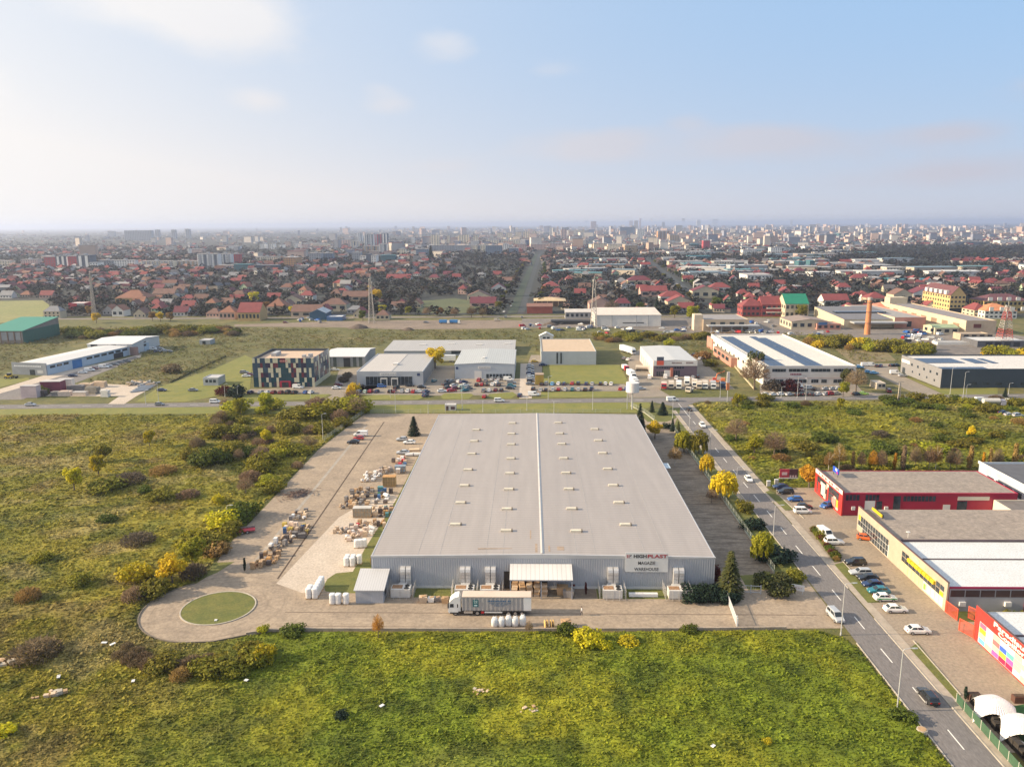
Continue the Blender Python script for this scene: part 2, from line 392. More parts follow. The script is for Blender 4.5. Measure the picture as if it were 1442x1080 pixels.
# avenues leading into the city
def strip(a, b, wd):
    a, b = Vector(a), Vector(b); d = (b - a).normalized(); n = Vector((-d.y, d.x)) * wd / 2
    return [a - n, b - n, b + n, a + n]
AV=ground_mat('avenue_asphalt',((.042,.048,.052),(.05,.052,.056),(.036,.044,.044)),.02,.08,.5,0)
sheet('avenue', strip((-8, 655), (24, 2000), 6), .07, AV)
sheet('avenue_verge',strip((-15.5,660),(15.5,2000),8),.06,ground_mat('verge_grass',((.035,.052,.026),(.042,.052,.03),(.03,.045,.024)),.02,.1,.5,0))
sheet('avenue', strip((168, 760), (300, 2300), 7), .07, AV)

# cross road
def YR(x): return 325.3 + .0446 * x                      # its centre line
sheet('road',[(-1200,YR(-1200)-4),(1400,YR(1400)-4),(1400,YR(1400)+4),(-1200,YR(-1200)+4)],.012,ASPH)
RXL, RXR = 58.6, 65.4
sheet('road',[(RXL,40),(RXR,40),(RXR,YR(62)-10),(RXR+6,YR(62)-4.05),(RXL-7,YR(62)-4.05),(RXL,YR(62)-12)],.013,ASPH)
mk = MB()
for (x0,y0),(x1,y1) in (((1142.5,796.7),(1154,810)),((1170,830),(1182,845)),((1202,868),(1217,885.5)),((1240,913),(1256,933)),((1282.5,967),(1302.5,989)),((1332,1027),(1356,1055)),((976,593),(979.5,597.5)),((1008,631),(1013,637)),((1019,645),(1023.5,651)),((1033,661.4),(1037,668)),((1047,679),(1052.5,686.5)),((1061.7,696.7),(1069.5,706.5)),((1080,719),(1087,728)),((1098.5,742.5),(1107.5,752.5)),((1120,768),(1129,779.5)),((957.5,568),(972,589))):
    a, b = G(x0, y0), G(x1, y1); x = 62.0
    mk.box(x - .09, b.y, .014, x + .09, a.y, .022)
for k in range(-40, 60):
    x = k * 9.0
    if 52 < x < 72: continue
    mk.box(x, YR(x) - .07, .014, x + 3.5, YR(x) + .07, .022)
tag(mk.build('road_marking', WHITEL), kind='structure')
kb = MB()
for x0,y0,x1,y1 in ((RXL-.22,85,RXL,129.5),(RXL-.22,157,RXL,308),(RXR,85,RXR+.2,138.5),(RXR,151,RXR+.2,186),(RXR,202,RXR+.2,309)):
    kb.box(x0, y0, -.02, x1, y1, .12)
tag(kb.build('kerb', KERB), kind='structure')
pv = [(RXR + .2, 40), (RXR + 2.0, 40), (RXR + 2.0, 318), (RXR + .2, 318)]
sheet('pavement', pv, .055, M('pavement_slabs', (.36, .30, .235), .85, .2, .6))
sheet('pavement', [(57.0, 200), (58.36, 200), (58.36, 308), (57.0, 308)], .055, MATS['pavement_slabs'])

# yard of the warehouse
WX0, WX1, WY0, WY1, WH = -33.0, 37.8, 150.4, 272.8, 7.02
RCX, RCY = -61.8, 141.3
arc=[(RCX+math.cos(a)*14.6,RCY+math.sin(a)*13.2) for a in [math.radians(d) for d in range(128,272,8)]]
YARD=[(-66.5,303),(-71.5,251),(-71.4,200)]+[(-71.6,170),(-69.5,156)]+arc[0:]+[(-58,128.6),(-52,131.3),(-48.8,132.6),(-6,133.4),(26,133.9),(47,134.6),(58.3,134.8),(58.3,156.5),(55.5,155.8),(52.6,157.5),(52.4,282),(58.4,296),(58.4,303),(45,304),(38,300),(-20,303)]
sheet('yard', YARD, .006, CONC)
sheet('side_yard', [(37.85, 157.5), (52.3, 157.5), (52.2, 282), (37.85, 274)], .010, SIDE)
sheet('concrete_apron',PX((389,821.4),(477.5,728),(545,690),(560,700),(545,735),(514,772),(497,804.6),(473,807),(461,815),(456,824),(453,830),(427,835)),.012,APRON)
LAWNP=PX((590,640),(560,700),(514,772),(497,804.6),(473,807),(461,815),(456,824),(458,832),(470,835),(500,835))
sheet('lawn', LAWNP + [(WX0 - .02, 150.4), (WX0 - .02, 250)], .018, LAWN)
sheet('lawn', [(-24, 146.2), (-9, 146.2), (-9, WY0 - .03), (-24, WY0 - .03)], .018, LAWN)
sheet('lawn', [(13.5, 146.0), (28, 146.0), (28, WY0 - .03), (13.5, WY0 - .03)], .018, LAWN)
sheet('lawn', [(8.3, 146.2), (13.4, 146.2), (13.4, WY0 - .03), (8.3, WY0 - .03)], .018, DIRT)
sheet('roundabout_lawn', disc_poly(RCX, RCY, 6.9, 48, 6.7), .10, LAWN)
rk = MB(); P0, P1 = disc_poly(RCX, RCY, 6.95, 48, 6.75), disc_poly(RCX, RCY, 7.2, 48, 7.0)
for i in range(48):
    j = (i + 1) % 48
    rk.add([(*P0[i],0),(*P1[i],0),(*P1[j],0),(*P0[j],0),(*P0[i],.14),(*P1[i],.14),(*P1[j],.14),(*P0[j],.14)],((4,5,6,7),(1,2,6,5),(3,0,4,7)))
tag(rk.build('roundabout_kerb', KERB), kind='structure')
ek = MB(); E2 = arc + [(-58, 128.6), (-52, 131.3)]
for a, b in zip(E2[:-1], E2[1:]):
    d = (Vector(b) - Vector(a)); n = Vector((d.y, -d.x)).normalized() * .22
    ek.add([(a[0],a[1],-.02),(b[0],b[1],-.02),(b[0]+n.x,b[1]+n.y,-.02),(a[0]+n.x,a[1]+n.y,-.02),(a[0],a[1],.16),(b[0],b[1],.16),(b[0]+n.x,b[1]+n.y,.16),(a[0]+n.x,a[1]+n.y,.16)],((4,5,6,7),(0,1,5,4),(2,3,7,6)))
tag(ek.build('yard_kerb', M('dark_kerb', (.16, .13, .10), .9, .2, 1)), kind='structure')
sheet('corner_lawn', PX((300, 792), (330, 791), (306, 806), (280, 817)), .02, LAWN)
dr = MB(); a, b = G(391, 815), G(541, 594)
dr.add([(a.x-.2,a.y,.011),(a.x+.2,a.y,.011),(b.x+.2,b.y,.011),(b.x-.2,b.y,.011)],((0,1,2,3),))
tag(dr.build('drain_channel', M('drain_dirt', (.07, .045, .03), .9, .3, .7)), kind='structure')
cs = MB(); a, b = G(352, 800), G(502, 600)
cs.box(a.x - .45, a.y, .0, a.x + .45, b.y, .012)
tag(cs.build('concrete_strip', M('grey_strip', (.32, .28, .235), .9, .2, .4)), kind='structure')
jt = MB()
for (x0, y0, x1, y1) in ((-48, 139.6, 55, 139.9), (-48, 134.3, 50, 134.5)): jt.box(x0, y0, .0, x1, y1, .014)
for k in range(22): jt.box(38.5, 160 + k * 5.4, .0, 51.5, 160.06 + k * 5.4, .009)
tag(jt.build('paving_joint', M('joint_dirt', (.17, .125, .09), .9, .25, .5)), kind='structure')
# green corner between the yard entrance and the road, strip outside the fence
sheet('fence_verge', [(52.7, 158.2), (55.6, 156.4), (58.2, 158.5), (58.2, 300), (52.7, 281)], .02, LAWN)
sheet('entrance_lawn',[(44.8,150.2),(52.2,150.6),(56.5,152.2),(57.2,154.2),(55.6,156.3),(52.7,158.0),(44.8,157.0)],.024,LAWN)
sheet('entrance_bed', PX((895, 578), (958, 574), (956, 586), (950, 590), (938, 594), (912, 594)), .02, LAWN)
sheet('road_verge',[(-300,YR(-300)-12),(-66,304),(44,304.5),(50,YR(50)-11),(50,YR(50)-4.2),(-300,YR(-300)-4.2)],.016,MOWN)

# right side: paved car park in front of the shops
sheet('car_park', [(RXR + 2.0, 100), (130, 100), (130, 214), (70, 214), (RXR + 2.0, 205)], .020, PAVE)
def verge(name, pts, z=.09): sheet(name, PX(*pts), z, LAWN)
verge('verge', ((1078, 693), (1083, 691), (1098, 699), (1117, 718), (1106, 719)))
verge('verge', ((1139, 743), (1153, 743), (1186, 790), (1175, 792)))
verge('verge', ((1175, 795), (1187, 792), (1238, 848), (1222, 849)))
verge('verge', ((1281, 913), (1292, 905), (1352, 980), (1345, 984)))
kb = MB()
for p,q in (((1098,699),(1132,730)),((1153,743),(1186,790)),((1187,791),(1240,848)),((1286,902),(1353,979))):
    a, b = G(*p), G(*q); d = (b - a).normalized(); n = Vector((-d.y, d.x, 0)) * .1
    kb.add([a-n,b-n,b+n,a+n]+[v+Vector((0,0,.15)) for v in (a-n,b-n,b+n,a+n)],((4,5,6,7),(0,1,5,4),(1,2,6,5),(2,3,7,6),(3,0,4,7)))
tag(kb.build('verge_kerb', KERB), kind='structure')
TURF = ground_mat('playground_turf', ((.02, .10, .03), (.022, .115, .035), (.018, .085, .026)), .1, .5, 3, .2)
sheet('playground_turf', [(71.5, 82), (92, 82), (92, 113), (82.5, 113), (71.5, 110)], .03, TURF)

# plots behind the cross road
sheet('office_forecourt',PX((352,548),(470,543),(478,520),(530,515),(535,545),(500,556),(482,566),(452,566),(468,556),(352,553)),.02,LOT)
sheet('lawn', PX((330, 556), (466, 555), (450, 562), (330, 566)), .024, MOWN)
sheet('dealer_forecourt',PX((500,556),(503,540),(600,538),(606,515),(640,515),(640,533),(735,533),(748,500),(764,500),(762,556),(500,558)),.02,LOT)
sheet('lawn', PX((500, 556), (594, 556), (596, 560), (588, 563), (500, 563)), .026, MOWN)
sheet('lawn', PX((620, 558), (626, 554), (662, 554), (667, 556), (660, 562), (624, 562)), .026, MOWN)
sheet('lawn', PX((688, 555), (722, 552), (728, 556), (720, 561), (690, 561)), .026, MOWN)
sheet('dealer_drive', PX((733, 512), (747, 512), (749, 561), (731, 561)), .03, APRON)
sheet('car_row_strip', PX((752, 541), (880, 541), (884, 551), (752, 551)), .03, LOT)
sheet('lawn', PX((765, 514), (872, 514), (886, 540), (763, 540)), .03, MOWN)
sheet('lawn', PX((762, 552), (882, 551), (886, 559), (762, 560)), .03, MOWN)
sheet('truck_yard',PX((885,505),(902,490),(980,500),(1035,548),(938,549),(928,548),(946,559),(884,560),(884,541)),.02,LOT)
sheet('hall_forecourt',PX((1070,556),(1070,541),(1206,541),(1215,552),(1262,555),(1200,559)),.02,LOT)
sheet('dark_hall_forecourt',PX((1204,512),(1262,512),(1268,528),(1330,556),(1296,558),(1226,524)),.024,LOT)
sheet('lawn', PX((1275, 530), (1325, 548), (1405, 546), (1405, 555), (1330, 556)), .026, MOWN)
sheet('grey_hall_yard',PX((-10,560),(-10,551),(70,526),(175,505),(200,498),(198,503),(120,532),(45,560)),.02,APRON)
sheet('asphalt_lane',PX((-10,563),(-10,557),(120,520),(190,502),(197,504),(110,538),(30,563)),.028,ASPH)
sheet('lawn', PX((-10, 548), (-10, 534), (40, 532), (42, 535)), .03, MOWN)
sheet('stone_yard',PX((60,558),(120,540),(220,543),(192,558),(175,569),(152,569),(168,558)),.03,APRON)
sheet('lawn',PX((225,545),(262,532),(300,520),(345,500),(356,505),(352,548),(316,556),(260,566),(190,566)),.022,MOWN)
# ------------------------------------------------------------------ weed fields: relief plus leaf clumps,nobody could count them
FIELD=[(-460,YR(-460)-4.2),(-66.4,YR(-66)-21),(-71.8,251),(-71.7,200),(-71.9,170),(-69.9,156)]+\
        [(RCX+(x-RCX)*1.03,RCY+(y-RCY)*1.03) for x,y in arc]+[(-58,128.2),(-52,130.8),(-48.8,132.0),(-6,132.8),(26,133.2),(47,134.0),(53,134.0),(57.0,131.5),(58.1,128),(58.3,112),(58.3,40),(-200,40),(-460,160)]
RFIELD = [(67.6, YR(67) - 8), (700, YR(700) - 4.5), (700, 236), (84, 214.5), (70, 214), (67.6, 205)]
def field_color(x, y):
    """what grows where: fresh green weeds in front, drier olive grass to the left, brown and straw patches"""
    front = 1 / (1 + np.exp(-(x + 52 + (y - 100) * .25) / 7.0)) * (1 / (1 + np.exp((y - 140) / 4.0)))
    front = np.where(x > 66, .35, front)
    a=fbm(x,y,1/22.,5,3); b=fbm(x,y,1/5.,4,9); c=fbm(x,y,1/60.,4,21); d=fbm(x,y,1/1.3,2,5)
    green=np.array([.128,.160,.013]); lime=np.array([.225,.222,.016]); dark=np.array([.068,.090,.012])
    olive=np.array([.165,.152,.018]); olive2=np.array([.225,.192,.024]); brown=np.array([.165,.112,.048]); straw=np.array([.30,.235,.10]); dgreen=np.array([.090,.100,.016])
    S = lambda v, lo, hi: np.clip((v - lo) / (hi - lo), 0, 1)[:, None]
    F=green+(lime-green)*S(a,.47,.66); F=F+(dark-F)*S(b,.55,.75)*.75; F=F+(straw*.7-F)*S(c,.60,.75)*.4
    L = olive + (olive2 - olive) * S(a, .40, .62); L = L + (dgreen - L) * S(b, .50, .70) * .8
    L=L+(brown-L)*S(fbm(x,y,1/14.,4,33),.56,.72)*.6; L=L+(straw-L)*S(fbm(x,y*1.6,1/16.,4,44),.60,.74)*.55
    C = F * front[:, None] + L * (1 - front[:, None])
    return C * (.92 + .56 * S(d, .25, .75))
def field_height(x, y):
    n = fbm(x, y, 1 / 2.4, 4, 61); m = fbm(x, y, 1 / 9., 3, 71)
    return np.clip(n - .35, 0, 1) * .75 + np.clip(m - .4, 0, 1) * .8
WEED = attr_mat('weed_leaves', .85, .36, .16, 1.1)
SOIL = attr_mat('field_soil', .95, 0, .25, 2.0)
def field(name, poly, x0, x1, y0, y1, step, sel=None):
    nx, ny = int((x1 - x0) / step) + 1, int((y1 - y0) / step) + 1
    X, Y = np.meshgrid(np.linspace(x0, x1, nx), np.linspace(y0, y1, ny)); X = X.ravel(); Y = Y.ravel()
    jx=X+(vnoise(X*7.7,Y*7.7,1)-.5)*step*.6; jy=Y+(vnoise(X*7.7,Y*7.7,2)-.5)*step*.6
    d = polydist(jx, jy, poly); ins = inpoly(jx, jy, poly)
    Z = field_height(jx, jy) * np.clip(d / 1.2, .08, 1) + .03
    ok = ins if sel is None else ins & sel(jx, jy)
    I = np.arange(nx * ny).reshape(ny, nx)
    F = np.stack([I[:-1, :-1].ravel(), I[:-1, 1:].ravel(), I[1:, 1:].ravel(), I[1:, :-1].ravel()], 1)
    F = F[ok[F].all(1)]
    used = np.unique(F); rm = np.full(nx * ny, -1); rm[used] = np.arange(len(used))
    C = field_color(jx[used], jy[used]) * .85
    o = np_mesh(name, np.stack([jx, jy, Z], 1)[used], rm[F], SOIL, C, smooth=True); o['kind'] = 'stuff'
def tufts(name, poly, boxes, mat=WEED, dens=1.0):
    """leaf clumps: small bent quads; boxes = (x0, x1, y0, y1, per square metre, size, keep)"""
    Vs, Fs, Cs, off = [], [], [], 0
    for (x0, x1, y0, y1, per, size, keep) in boxes:
        n = int((x1 - x0) * (y1 - y0) * per * dens)
        x = rng.uniform(x0, x1, n); y = rng.uniform(y0, y1, n)
        k = inpoly(x, y, poly)
        if keep is not None: k &= keep(x, y)
        x, y = x[k], y[k]; dd = polydist(x, y, poly)
        k = dd > .25; x, y, dd = x[k], y[k], dd[k]; n = len(x)
        hgt = field_height(x, y) * np.clip(dd / 1.2, .08, 1)
        s = size * rng.uniform(.6, 1.5, n) * (.7 + .7 * fbm(x, y, 1 / 3., 2, 8))
        z = hgt + s * rng.uniform(.15, .7, n)
        ang = rng.uniform(0, 6.283, n); tl = rng.uniform(.05, .85, n); td = rng.uniform(0, 6.283, n)
        nrm = np.stack([np.sin(tl) * np.cos(td), np.sin(tl) * np.sin(td), np.cos(tl)], 1)
        a=np.stack([np.cos(ang),np.sin(ang),np.zeros(n)],1); a -= nrm*(a*nrm).sum(1)[:,None]; a /= np.linalg.norm(a,axis=1)[:,None]
        b = np.cross(nrm, a); P = np.stack([x, y, z], 1)
        sa = (s * rng.uniform(.5, 1, n))[:, None]; sb = (s * rng.uniform(.5, 1.1, n))[:, None]
        V = np.stack([P - a * sa, P - b * sb * .8, P + a * sa, P + b * sb], 1).reshape(-1, 3)
        V[:, 2] = np.maximum(V[:, 2], .02)
        c = field_color(x, y) * rng.uniform(.75, 1.3, n)[:, None]
        Vs.append(V); Fs.append(np.arange(n*4).reshape(n,4)+off); Cs.append(np.repeat(c,4,0)); off+=n*4
    o = np_mesh(name, np.concatenate(Vs), np.concatenate(Fs), mat, np.concatenate(Cs)); o['kind'] = 'stuff'
field('field_ground', FIELD, -150, 60, 62, 136, .55, None)
field('field_ground', FIELD, -215, -55, 136.2, 312, 1.2, None)
field('field_ground', RFIELD, 66, 290, 212, 345, 1.3, None)
vis = lambda x, y: np.abs(x) < .72 * y + 26
tufts('meadow_weeds',FIELD,[(-112,60,66,136,14.0,.21,vis),(-140,-50,98,180,6.0,.29,lambda x,y: vis(x,y) & ((y>136) | (x<-60))),(-210,-62,180,316,2.8,.38,vis)])
tufts('scrub_weeds', RFIELD, [(66, 270, 212, 345, 2.3, .45, vis)])

# ------------------------------------------------------------------ trees and shrubs
def leaf_cloud(lobes, n, size, r, flat=.35, shell=.55, droop=0.0, tall=1.0):
    """n leaf-clump quads spread through the lobes' volume; lobe = (x, y, z, rx, ry, rz)"""
    L = np.array(lobes, float); wgt = (L[:, 3] * L[:, 4] * L[:, 5]) ** .7; wgt /= wgt.sum()
    i = r.choice(len(L), n, p=wgt); d = r.normal(size=(n, 3)); d /= np.linalg.norm(d, axis=1)[:, None]
    rad = (shell + (1.08 - shell) * r.random(n) ** .7)[:, None]
    P = L[i, :3] + d * rad * L[i, 3:6]
    nr = d + r.normal(size=(n, 3)) * .7 + np.array([0, 0, flat]); nr /= np.linalg.norm(nr, axis=1)[:, None]
    t = r.normal(size=(n, 3)); t -= nr * (t * nr).sum(1)[:, None]; t /= np.linalg.norm(t, axis=1)[:, None]
    b = np.cross(nr, t)
    if droop:
        b=np.tile([0,0,-1.0],(n,1)); t=np.stack([np.cos(r.random(n)*6.28),np.sin(r.random(n)*6.28),np.zeros(n)],1)
    s = (size * r.uniform(.6, 1.4, n))[:, None]
    V=np.stack([P-t*s*.6,P-b*s*.55*tall,P+t*s*.6,P+b*s*.7*tall],1).reshape(-1,3)
    V[:, 2] = np.maximum(V[:, 2], .03)
    return V, np.arange(n * 4).reshape(n, 4)
def cloud_mesh(name, V, F, mat):
    o = np_mesh(name, V, F, mat); me = o.data; bpy.data.objects.remove(o); return me
def trunk_mesh(h, r0, limbs, rr, mat, top=.8, spread=.35):
    m=MB(); m.tube([(0,0,-.1),(rr.uniform(-.1,.1),rr.uniform(-.1,.1),h*.35),(rr.uniform(-.2,.2),rr.uniform(-.2,.2),h*top)],[r0,r0*.75,r0*.2],6)
    for k in range(limbs):
        a = rr.uniform(0, 6.28); z = h * rr.uniform(.25, .55); q = h * spread * rr.uniform(.7, 1.2)
        m.tube([(0,0,z),(math.cos(a)*q*.5,math.sin(a)*q*.5,z+h*.16),(math.cos(a)*q,math.sin(a)*q,z+h*.34)],[r0*.5,r0*.32,r0*.08],5)
    return m.mesh('trunk', mat)
BARK = M('bark', (.13, .10, .075), .9, .3, 2); PALEBARK = M('pale_bark', (.45, .40, .33), .8, .3, 3)
LM=dict(yellow=leaf('yellow_leaves',(.58,.47,.018),(.36,.32,.022)),gold=leaf('golden_leaves',(.64,.42,.018),(.46,.34,.022)),
          orange=leaf('orange_leaves',(.55,.27,.02),(.42,.20,.03)),green=leaf('green_leaves',(.125,.15,.02),(.07,.092,.015)),
          olive=leaf('olive_leaves',(.25,.215,.026),(.145,.138,.02)),lime=leaf('yellowgreen_leaves',(.36,.33,.022),(.21,.21,.02)),
          brown=leaf('brown_twigs',(.215,.15,.088),(.135,.10,.06)),purple=leaf('dark_twigs',(.165,.125,.09),(.10,.08,.058)),
          tan=leaf('tan_twigs',(.31,.215,.13),(.21,.145,.095)),rust=leaf('rusty_twigs',(.36,.22,.075),(.24,.15,.06)),
          dark=leaf('conifer_needles',(.022,.04,.022),(.014,.027,.017),.12),conifer=leaf('olive_needles',(.095,.095,.028),(.05,.06,.02),.15),
          red=leaf('red_leaves', (.12, .022, .022), (.07, .02, .02)))
PROTO = {}
def proto(kind, color, var):
    """mesh pair (crown, trunk) for a plant of unit size about 1 m in height, scaled by the copy"""
    key = (kind, color, var)
    if key in PROTO: return PROTO[key]
    r=np.random.default_rng(sum(ord(c) for c in kind)*31+var*7+5); rr=random.Random(var*13+len(kind))
    mat = LM[color]; bark = BARK
    if kind == 'tree':      # broad crown, 10 units high
        lob=[(0,0,5.8,2.0,2.0,2.8)]+[(math.cos(a)*rr.uniform(1.3,2.7),math.sin(a)*rr.uniform(1.3,2.7),rr.uniform(3.2,8.0),*([rr.uniform(.8,1.7)]*3)) for a in [k*.7+rr.random() for k in range(11)]]
        V, F = leaf_cloud(lob, 2000, .46, r); tr = trunk_mesh(10, .28, 5, rr, bark); hh = 9.6
    elif kind == 'column':   # narrow upright crown
        lob=[(rr.uniform(-.4,.4),rr.uniform(-.4,.4),2+k*1.25,1.5-abs(k-2)*.16,1.5-abs(k-2)*.16,1.2) for k in range(6)]
        V, F = leaf_cloud(lob, 1000, .5, r); tr = trunk_mesh(10, .2, 3, rr, bark, .8, .12); hh = 9.6
    elif kind == 'willow':
        lob=[(0,0,7.2,2.4,2.4,2.0)]+[(math.cos(k*.9)*2.3,math.sin(k*.9)*2.3,rr.uniform(5.0,7.2),1.7,1.7,1.5) for k in range(7)]
        V, F = leaf_cloud(lob, 900, .55, r)
        lob2=[(math.cos(k*.6)*rr.uniform(2.6,3.6),math.sin(k*.6)*rr.uniform(2.6,3.6),rr.uniform(2.8,4.6),.8,.8,1.9) for k in range(11)]
        V2, F2 = leaf_cloud(lob2, 800, .42, r, shell=.1, droop=1, tall=2.6)
        V,F=np.concatenate([V,V2]),np.concatenate([F,F2+len(V)]); tr=trunk_mesh(10,.3,5,rr,bark); hh=9.2
    elif kind == 'shrub':    # low rounded, 3 units high
        lob=[(0,0,1.2,1.5,1.5,1.3)]+[(math.cos(k*1.1)*rr.uniform(.8,1.7),math.sin(k*1.1)*rr.uniform(.8,1.7),rr.uniform(.5,1.7),*([rr.uniform(.5,1.0)]*3)) for k in range(9)]
        V, F = leaf_cloud(lob, 900, .28, r, shell=.4); tr = trunk_mesh(2.4, .09, 4, rr, bark); hh = 2.75
    elif kind == 'thicket':  # ragged, twiggy low growth, 3 units high
        n=900; a=r.uniform(0,6.28,n); q=r.random(n) ** .6*1.7; zz=r.uniform(.1,1,n)*(2.7-q*.75)
        P=np.stack([np.cos(a)*q,np.sin(a)*q,zz],1); d=np.stack([np.cos(a)*.5+r.normal(0,.35,n),np.sin(a)*.5+r.normal(0,.35,n),np.ones(n)],1); d /= np.linalg.norm(d,axis=1)[:,None]
        t=np.cross(d,r.normal(size=(n,3))); t /= np.linalg.norm(t,axis=1)[:,None]; s=r.uniform(.22,.6,n)[:,None]
        V=np.stack([P-t*.075,P-d*s*.3,P+t*.075,P+d*s],1).reshape(-1,3); V[:,2]=np.maximum(V[:,2],.03); F=np.arange(n*4).reshape(n,4)
        tr = trunk_mesh(2.4, .08, 5, rr, bark); hh = 2.8
    elif kind == 'bare':     # leafless crown of fine twigs, 10 units high
        n=1300; d=r.normal(size=(n,3)); d[:,2]=np.abs(d[:,2])*.8+.05; d /= np.linalg.norm(d,axis=1)[:,None]; q=r.random(n)[:,None] ** .5
        P=np.array([0,0,3.2])+d*q*np.array([3.6,3.6,5.6]); dd=d+r.normal(size=(n,3))*.45+np.array([0,0,.35]); dd /= np.linalg.norm(dd,axis=1)[:,None]
        t=np.cross(dd,r.normal(size=(n,3))); t /= np.linalg.norm(t,axis=1)[:,None]; s=r.uniform(.4,1.1,n)[:,None]
        V=np.stack([P-t*.075,P-dd*s*.4,P+t*.075,P+dd*s],1).reshape(-1,3); V[:,2]=np.maximum(V[:,2],.4); F=np.arange(n*4).reshape(n,4)
        tr = trunk_mesh(10, .24, 8, rr, PALEBARK if color in ('rust',) else bark, .85, .34); hh = 9
    elif kind == 'conifer':
        V, F = [], []; n = 0
        for k in range(15):
            z = .6 + k * .62; R = 2.7 * (1 - k / 15.5) + .15; cnt = int(26 + 105 * R / 2.7)
            for j in range(cnt):
                a = r.uniform(0, 6.28); q = R * r.uniform(.3, 1.05); s = r.uniform(.42, .72)
                c=np.array([math.cos(a)*q,math.sin(a)*q,z-q*.28+r.uniform(-.15,.3)]); o_=np.array([math.cos(a),math.sin(a),-.35]); t=np.array([-math.sin(a),math.cos(a),r.uniform(-.4,.4)])
                V+=[c-o_*s*.7,c-t*s*.45,c+o_*s*.8,c+t*s*.45]; F.append((n,n+1,n+2,n+3)); n+=4
        V, F = np.array(V), np.array(F); tr = trunk_mesh(10, .2, 0, rr, bark, .9); hh = 10
    cr = cloud_mesh('crown', V, F, mat)
    PROTO[key] = (cr, tr, hh); return PROTO[key]
KINDN=dict(tree='tree',column='tree',willow='willow_tree',shrub='shrub',thicket='thicket',bare='bare_tree',conifer='conifer_tree')
CATN=dict(tree='tree',column='tree',willow='tree',shrub='shrub',thicket='thicket',bare='tree',conifer='tree')
def plant(kind, color, x, y, h, label, group, wide=1.0, var=None):
    var = rnd.randrange(3) if var is None else var
    cr, tr, hh = proto(kind, color, var)
    o=thing('hedge_bush' if 'in the hedge' in label and kind == 'shrub' else KINDN[kind],label,CATN[kind],(x,y,0),rnd.uniform(0,6.28),group)
    k = h / hh * (.72 if kind == 'thicket' else 1); o.scale = (k * wide, k * wide * rnd.uniform(.9, 1.1), k)
    link('crown' if CATN[kind] == 'tree' else 'foliage',cr,o); link('trunk' if CATN[kind] == 'tree' else 'stem',tr,o)
    return o
def plant_px(kind,color,px,py,h,label,group,wide=1.0): p=G(px,py); return plant(kind,color,p.x,p.y,h,label,group,wide)

LF = 'trees and bushes in the weedy field left of the yard'
for k, c, px, py, h, lb, wd in (
    ('tree','yellow',105,692,7.6,'bright yellow autumn tree standing alone in the left field',.95),('tree','yellow',139,669,6.6,'yellow round tree in front of a green one in the left field',1.05),
    ('tree','olive',145,652,7.0,'olive green tree just behind the yellow round tree',1.1),('tree','yellow',211,629,6.2,'small yellow tree with dark side near the top of the left field',.9),
    ('shrub','green',287,657,6.2,'largest dark green round bush in the middle of the field scrub',1.15),('shrub','green',308,652,5.4,'dark green bush right against the largest round one',1.1),
    ('shrub','olive',328,643,6.0,'olive bush with yellow top right of the dark green pair',1.0),('shrub','olive',267,648,4.6,'small olive bush left of the dark green pair',1.0),
    ('shrub','olive',308,617,6.2,'broad olive bush with a lit left side near the cross road',1.15),('thicket','brown',278,629,5.0,'brown leafless thicket in the field scrub',1.2),
    ('thicket','purple',180,680,4.6,'wide purple brown bramble thicket in the left field',2.3),('shrub','olive',152,690,4.2,'low olive brown bush below the purple thicket',1.9),
    ('thicket','rust',230,667,4.2,'low rust coloured thicket in the left field',2.2),('thicket','purple',340,616,4.4,'long dark thicket behind the olive bushes',2.6),
    ('tree','yellow',376,625,5.8,'little yellow tree at the edge of the thick scrub',.9),('tree','lime',339,587,8.4,'tall yellow green tree beside the cross road',.85),
    ('tree','lime',374,582,9.0,'tall pale yellow green tree in front of the colourful office',1.0),('shrub','olive',225,703,3.4,'yellowish low bush in the middle of the left field',1.5),
    ('thicket','purple',195,765,4.0,'dark purple thicket near the yard hedge',2.2),('thicket','brown',50,926,4.6,'broad brown thicket at the far left of the field',2.0),
    ('thicket','rust',40,845,4.2,'reddish brown bramble left in the lower field',1.3),('shrub','olive',112,823,3.0,'small olive clump in the lower left field',1.3),
    ('shrub','green',205,695,2.6,'small green clump in the left field',1.2),('thicket','tan',265,700,3.2,'straw coloured thicket in the left field',2.4),
    ('shrub','yellow',372,931,3.6,'bright yellow round bush below the yard wall',.9),('shrub','yellow',308,709,2.8,'small bright yellow bush by the yard hedge',.9),
    ('shrub','lime',60,790,2.6,'low lime clump in the left field',1.4),('shrub','green',150,735,2.4,'low dark clump in the left field',1.6)):
    plant_px(k, c, px, py, h, lb, LF, wd)
YH = 'overgrown hedge along the yard edge'
for k, c, px, py, h, lb, wd in (
    ('shrub','yellow',195,818,4.6,'yellow bush at the lower end of the yard hedge',1.1),('thicket','tan',190,845,4.4,'tan twiggy bush at the lower end of the yard hedge',1.2),('shrub','olive',219,838,4.2,'olive bush beside the roundabout kerb',1.1),
    ('tree','gold',243,822,7.0,'orange yellow tree in the yard hedge',1.1),('tree','lime',272,800,7.4,'bright yellow green tree in the yard hedge',1.1),('thicket','purple',272,812,4.6,'purple grey thicket in front of the yellow green tree',1.4),
    ('shrub','lime',275,772,5.2,'broad yellow green bush behind the tall hedge trees',1.3),('shrub','olive',296,776,4.6,'olive bush in the yard hedge',1.2),('shrub','rust',308,780,3.6,'rusty low bush near the corner lawn',1.2),
    ('shrub','yellow',312,744,4.8,'yellow green bush near the red trailer',1.2),('shrub','green',332,735,4.4,'green bush near the red trailer',1.2),('shrub','green',346,728,4.8,'dense green bush at the yard edge',1.3),('shrub','olive',325,752,3.8,'olive bush above the red trailer',1.1)):
    plant_px(k, c, px, py, h, lb, YH, wd)
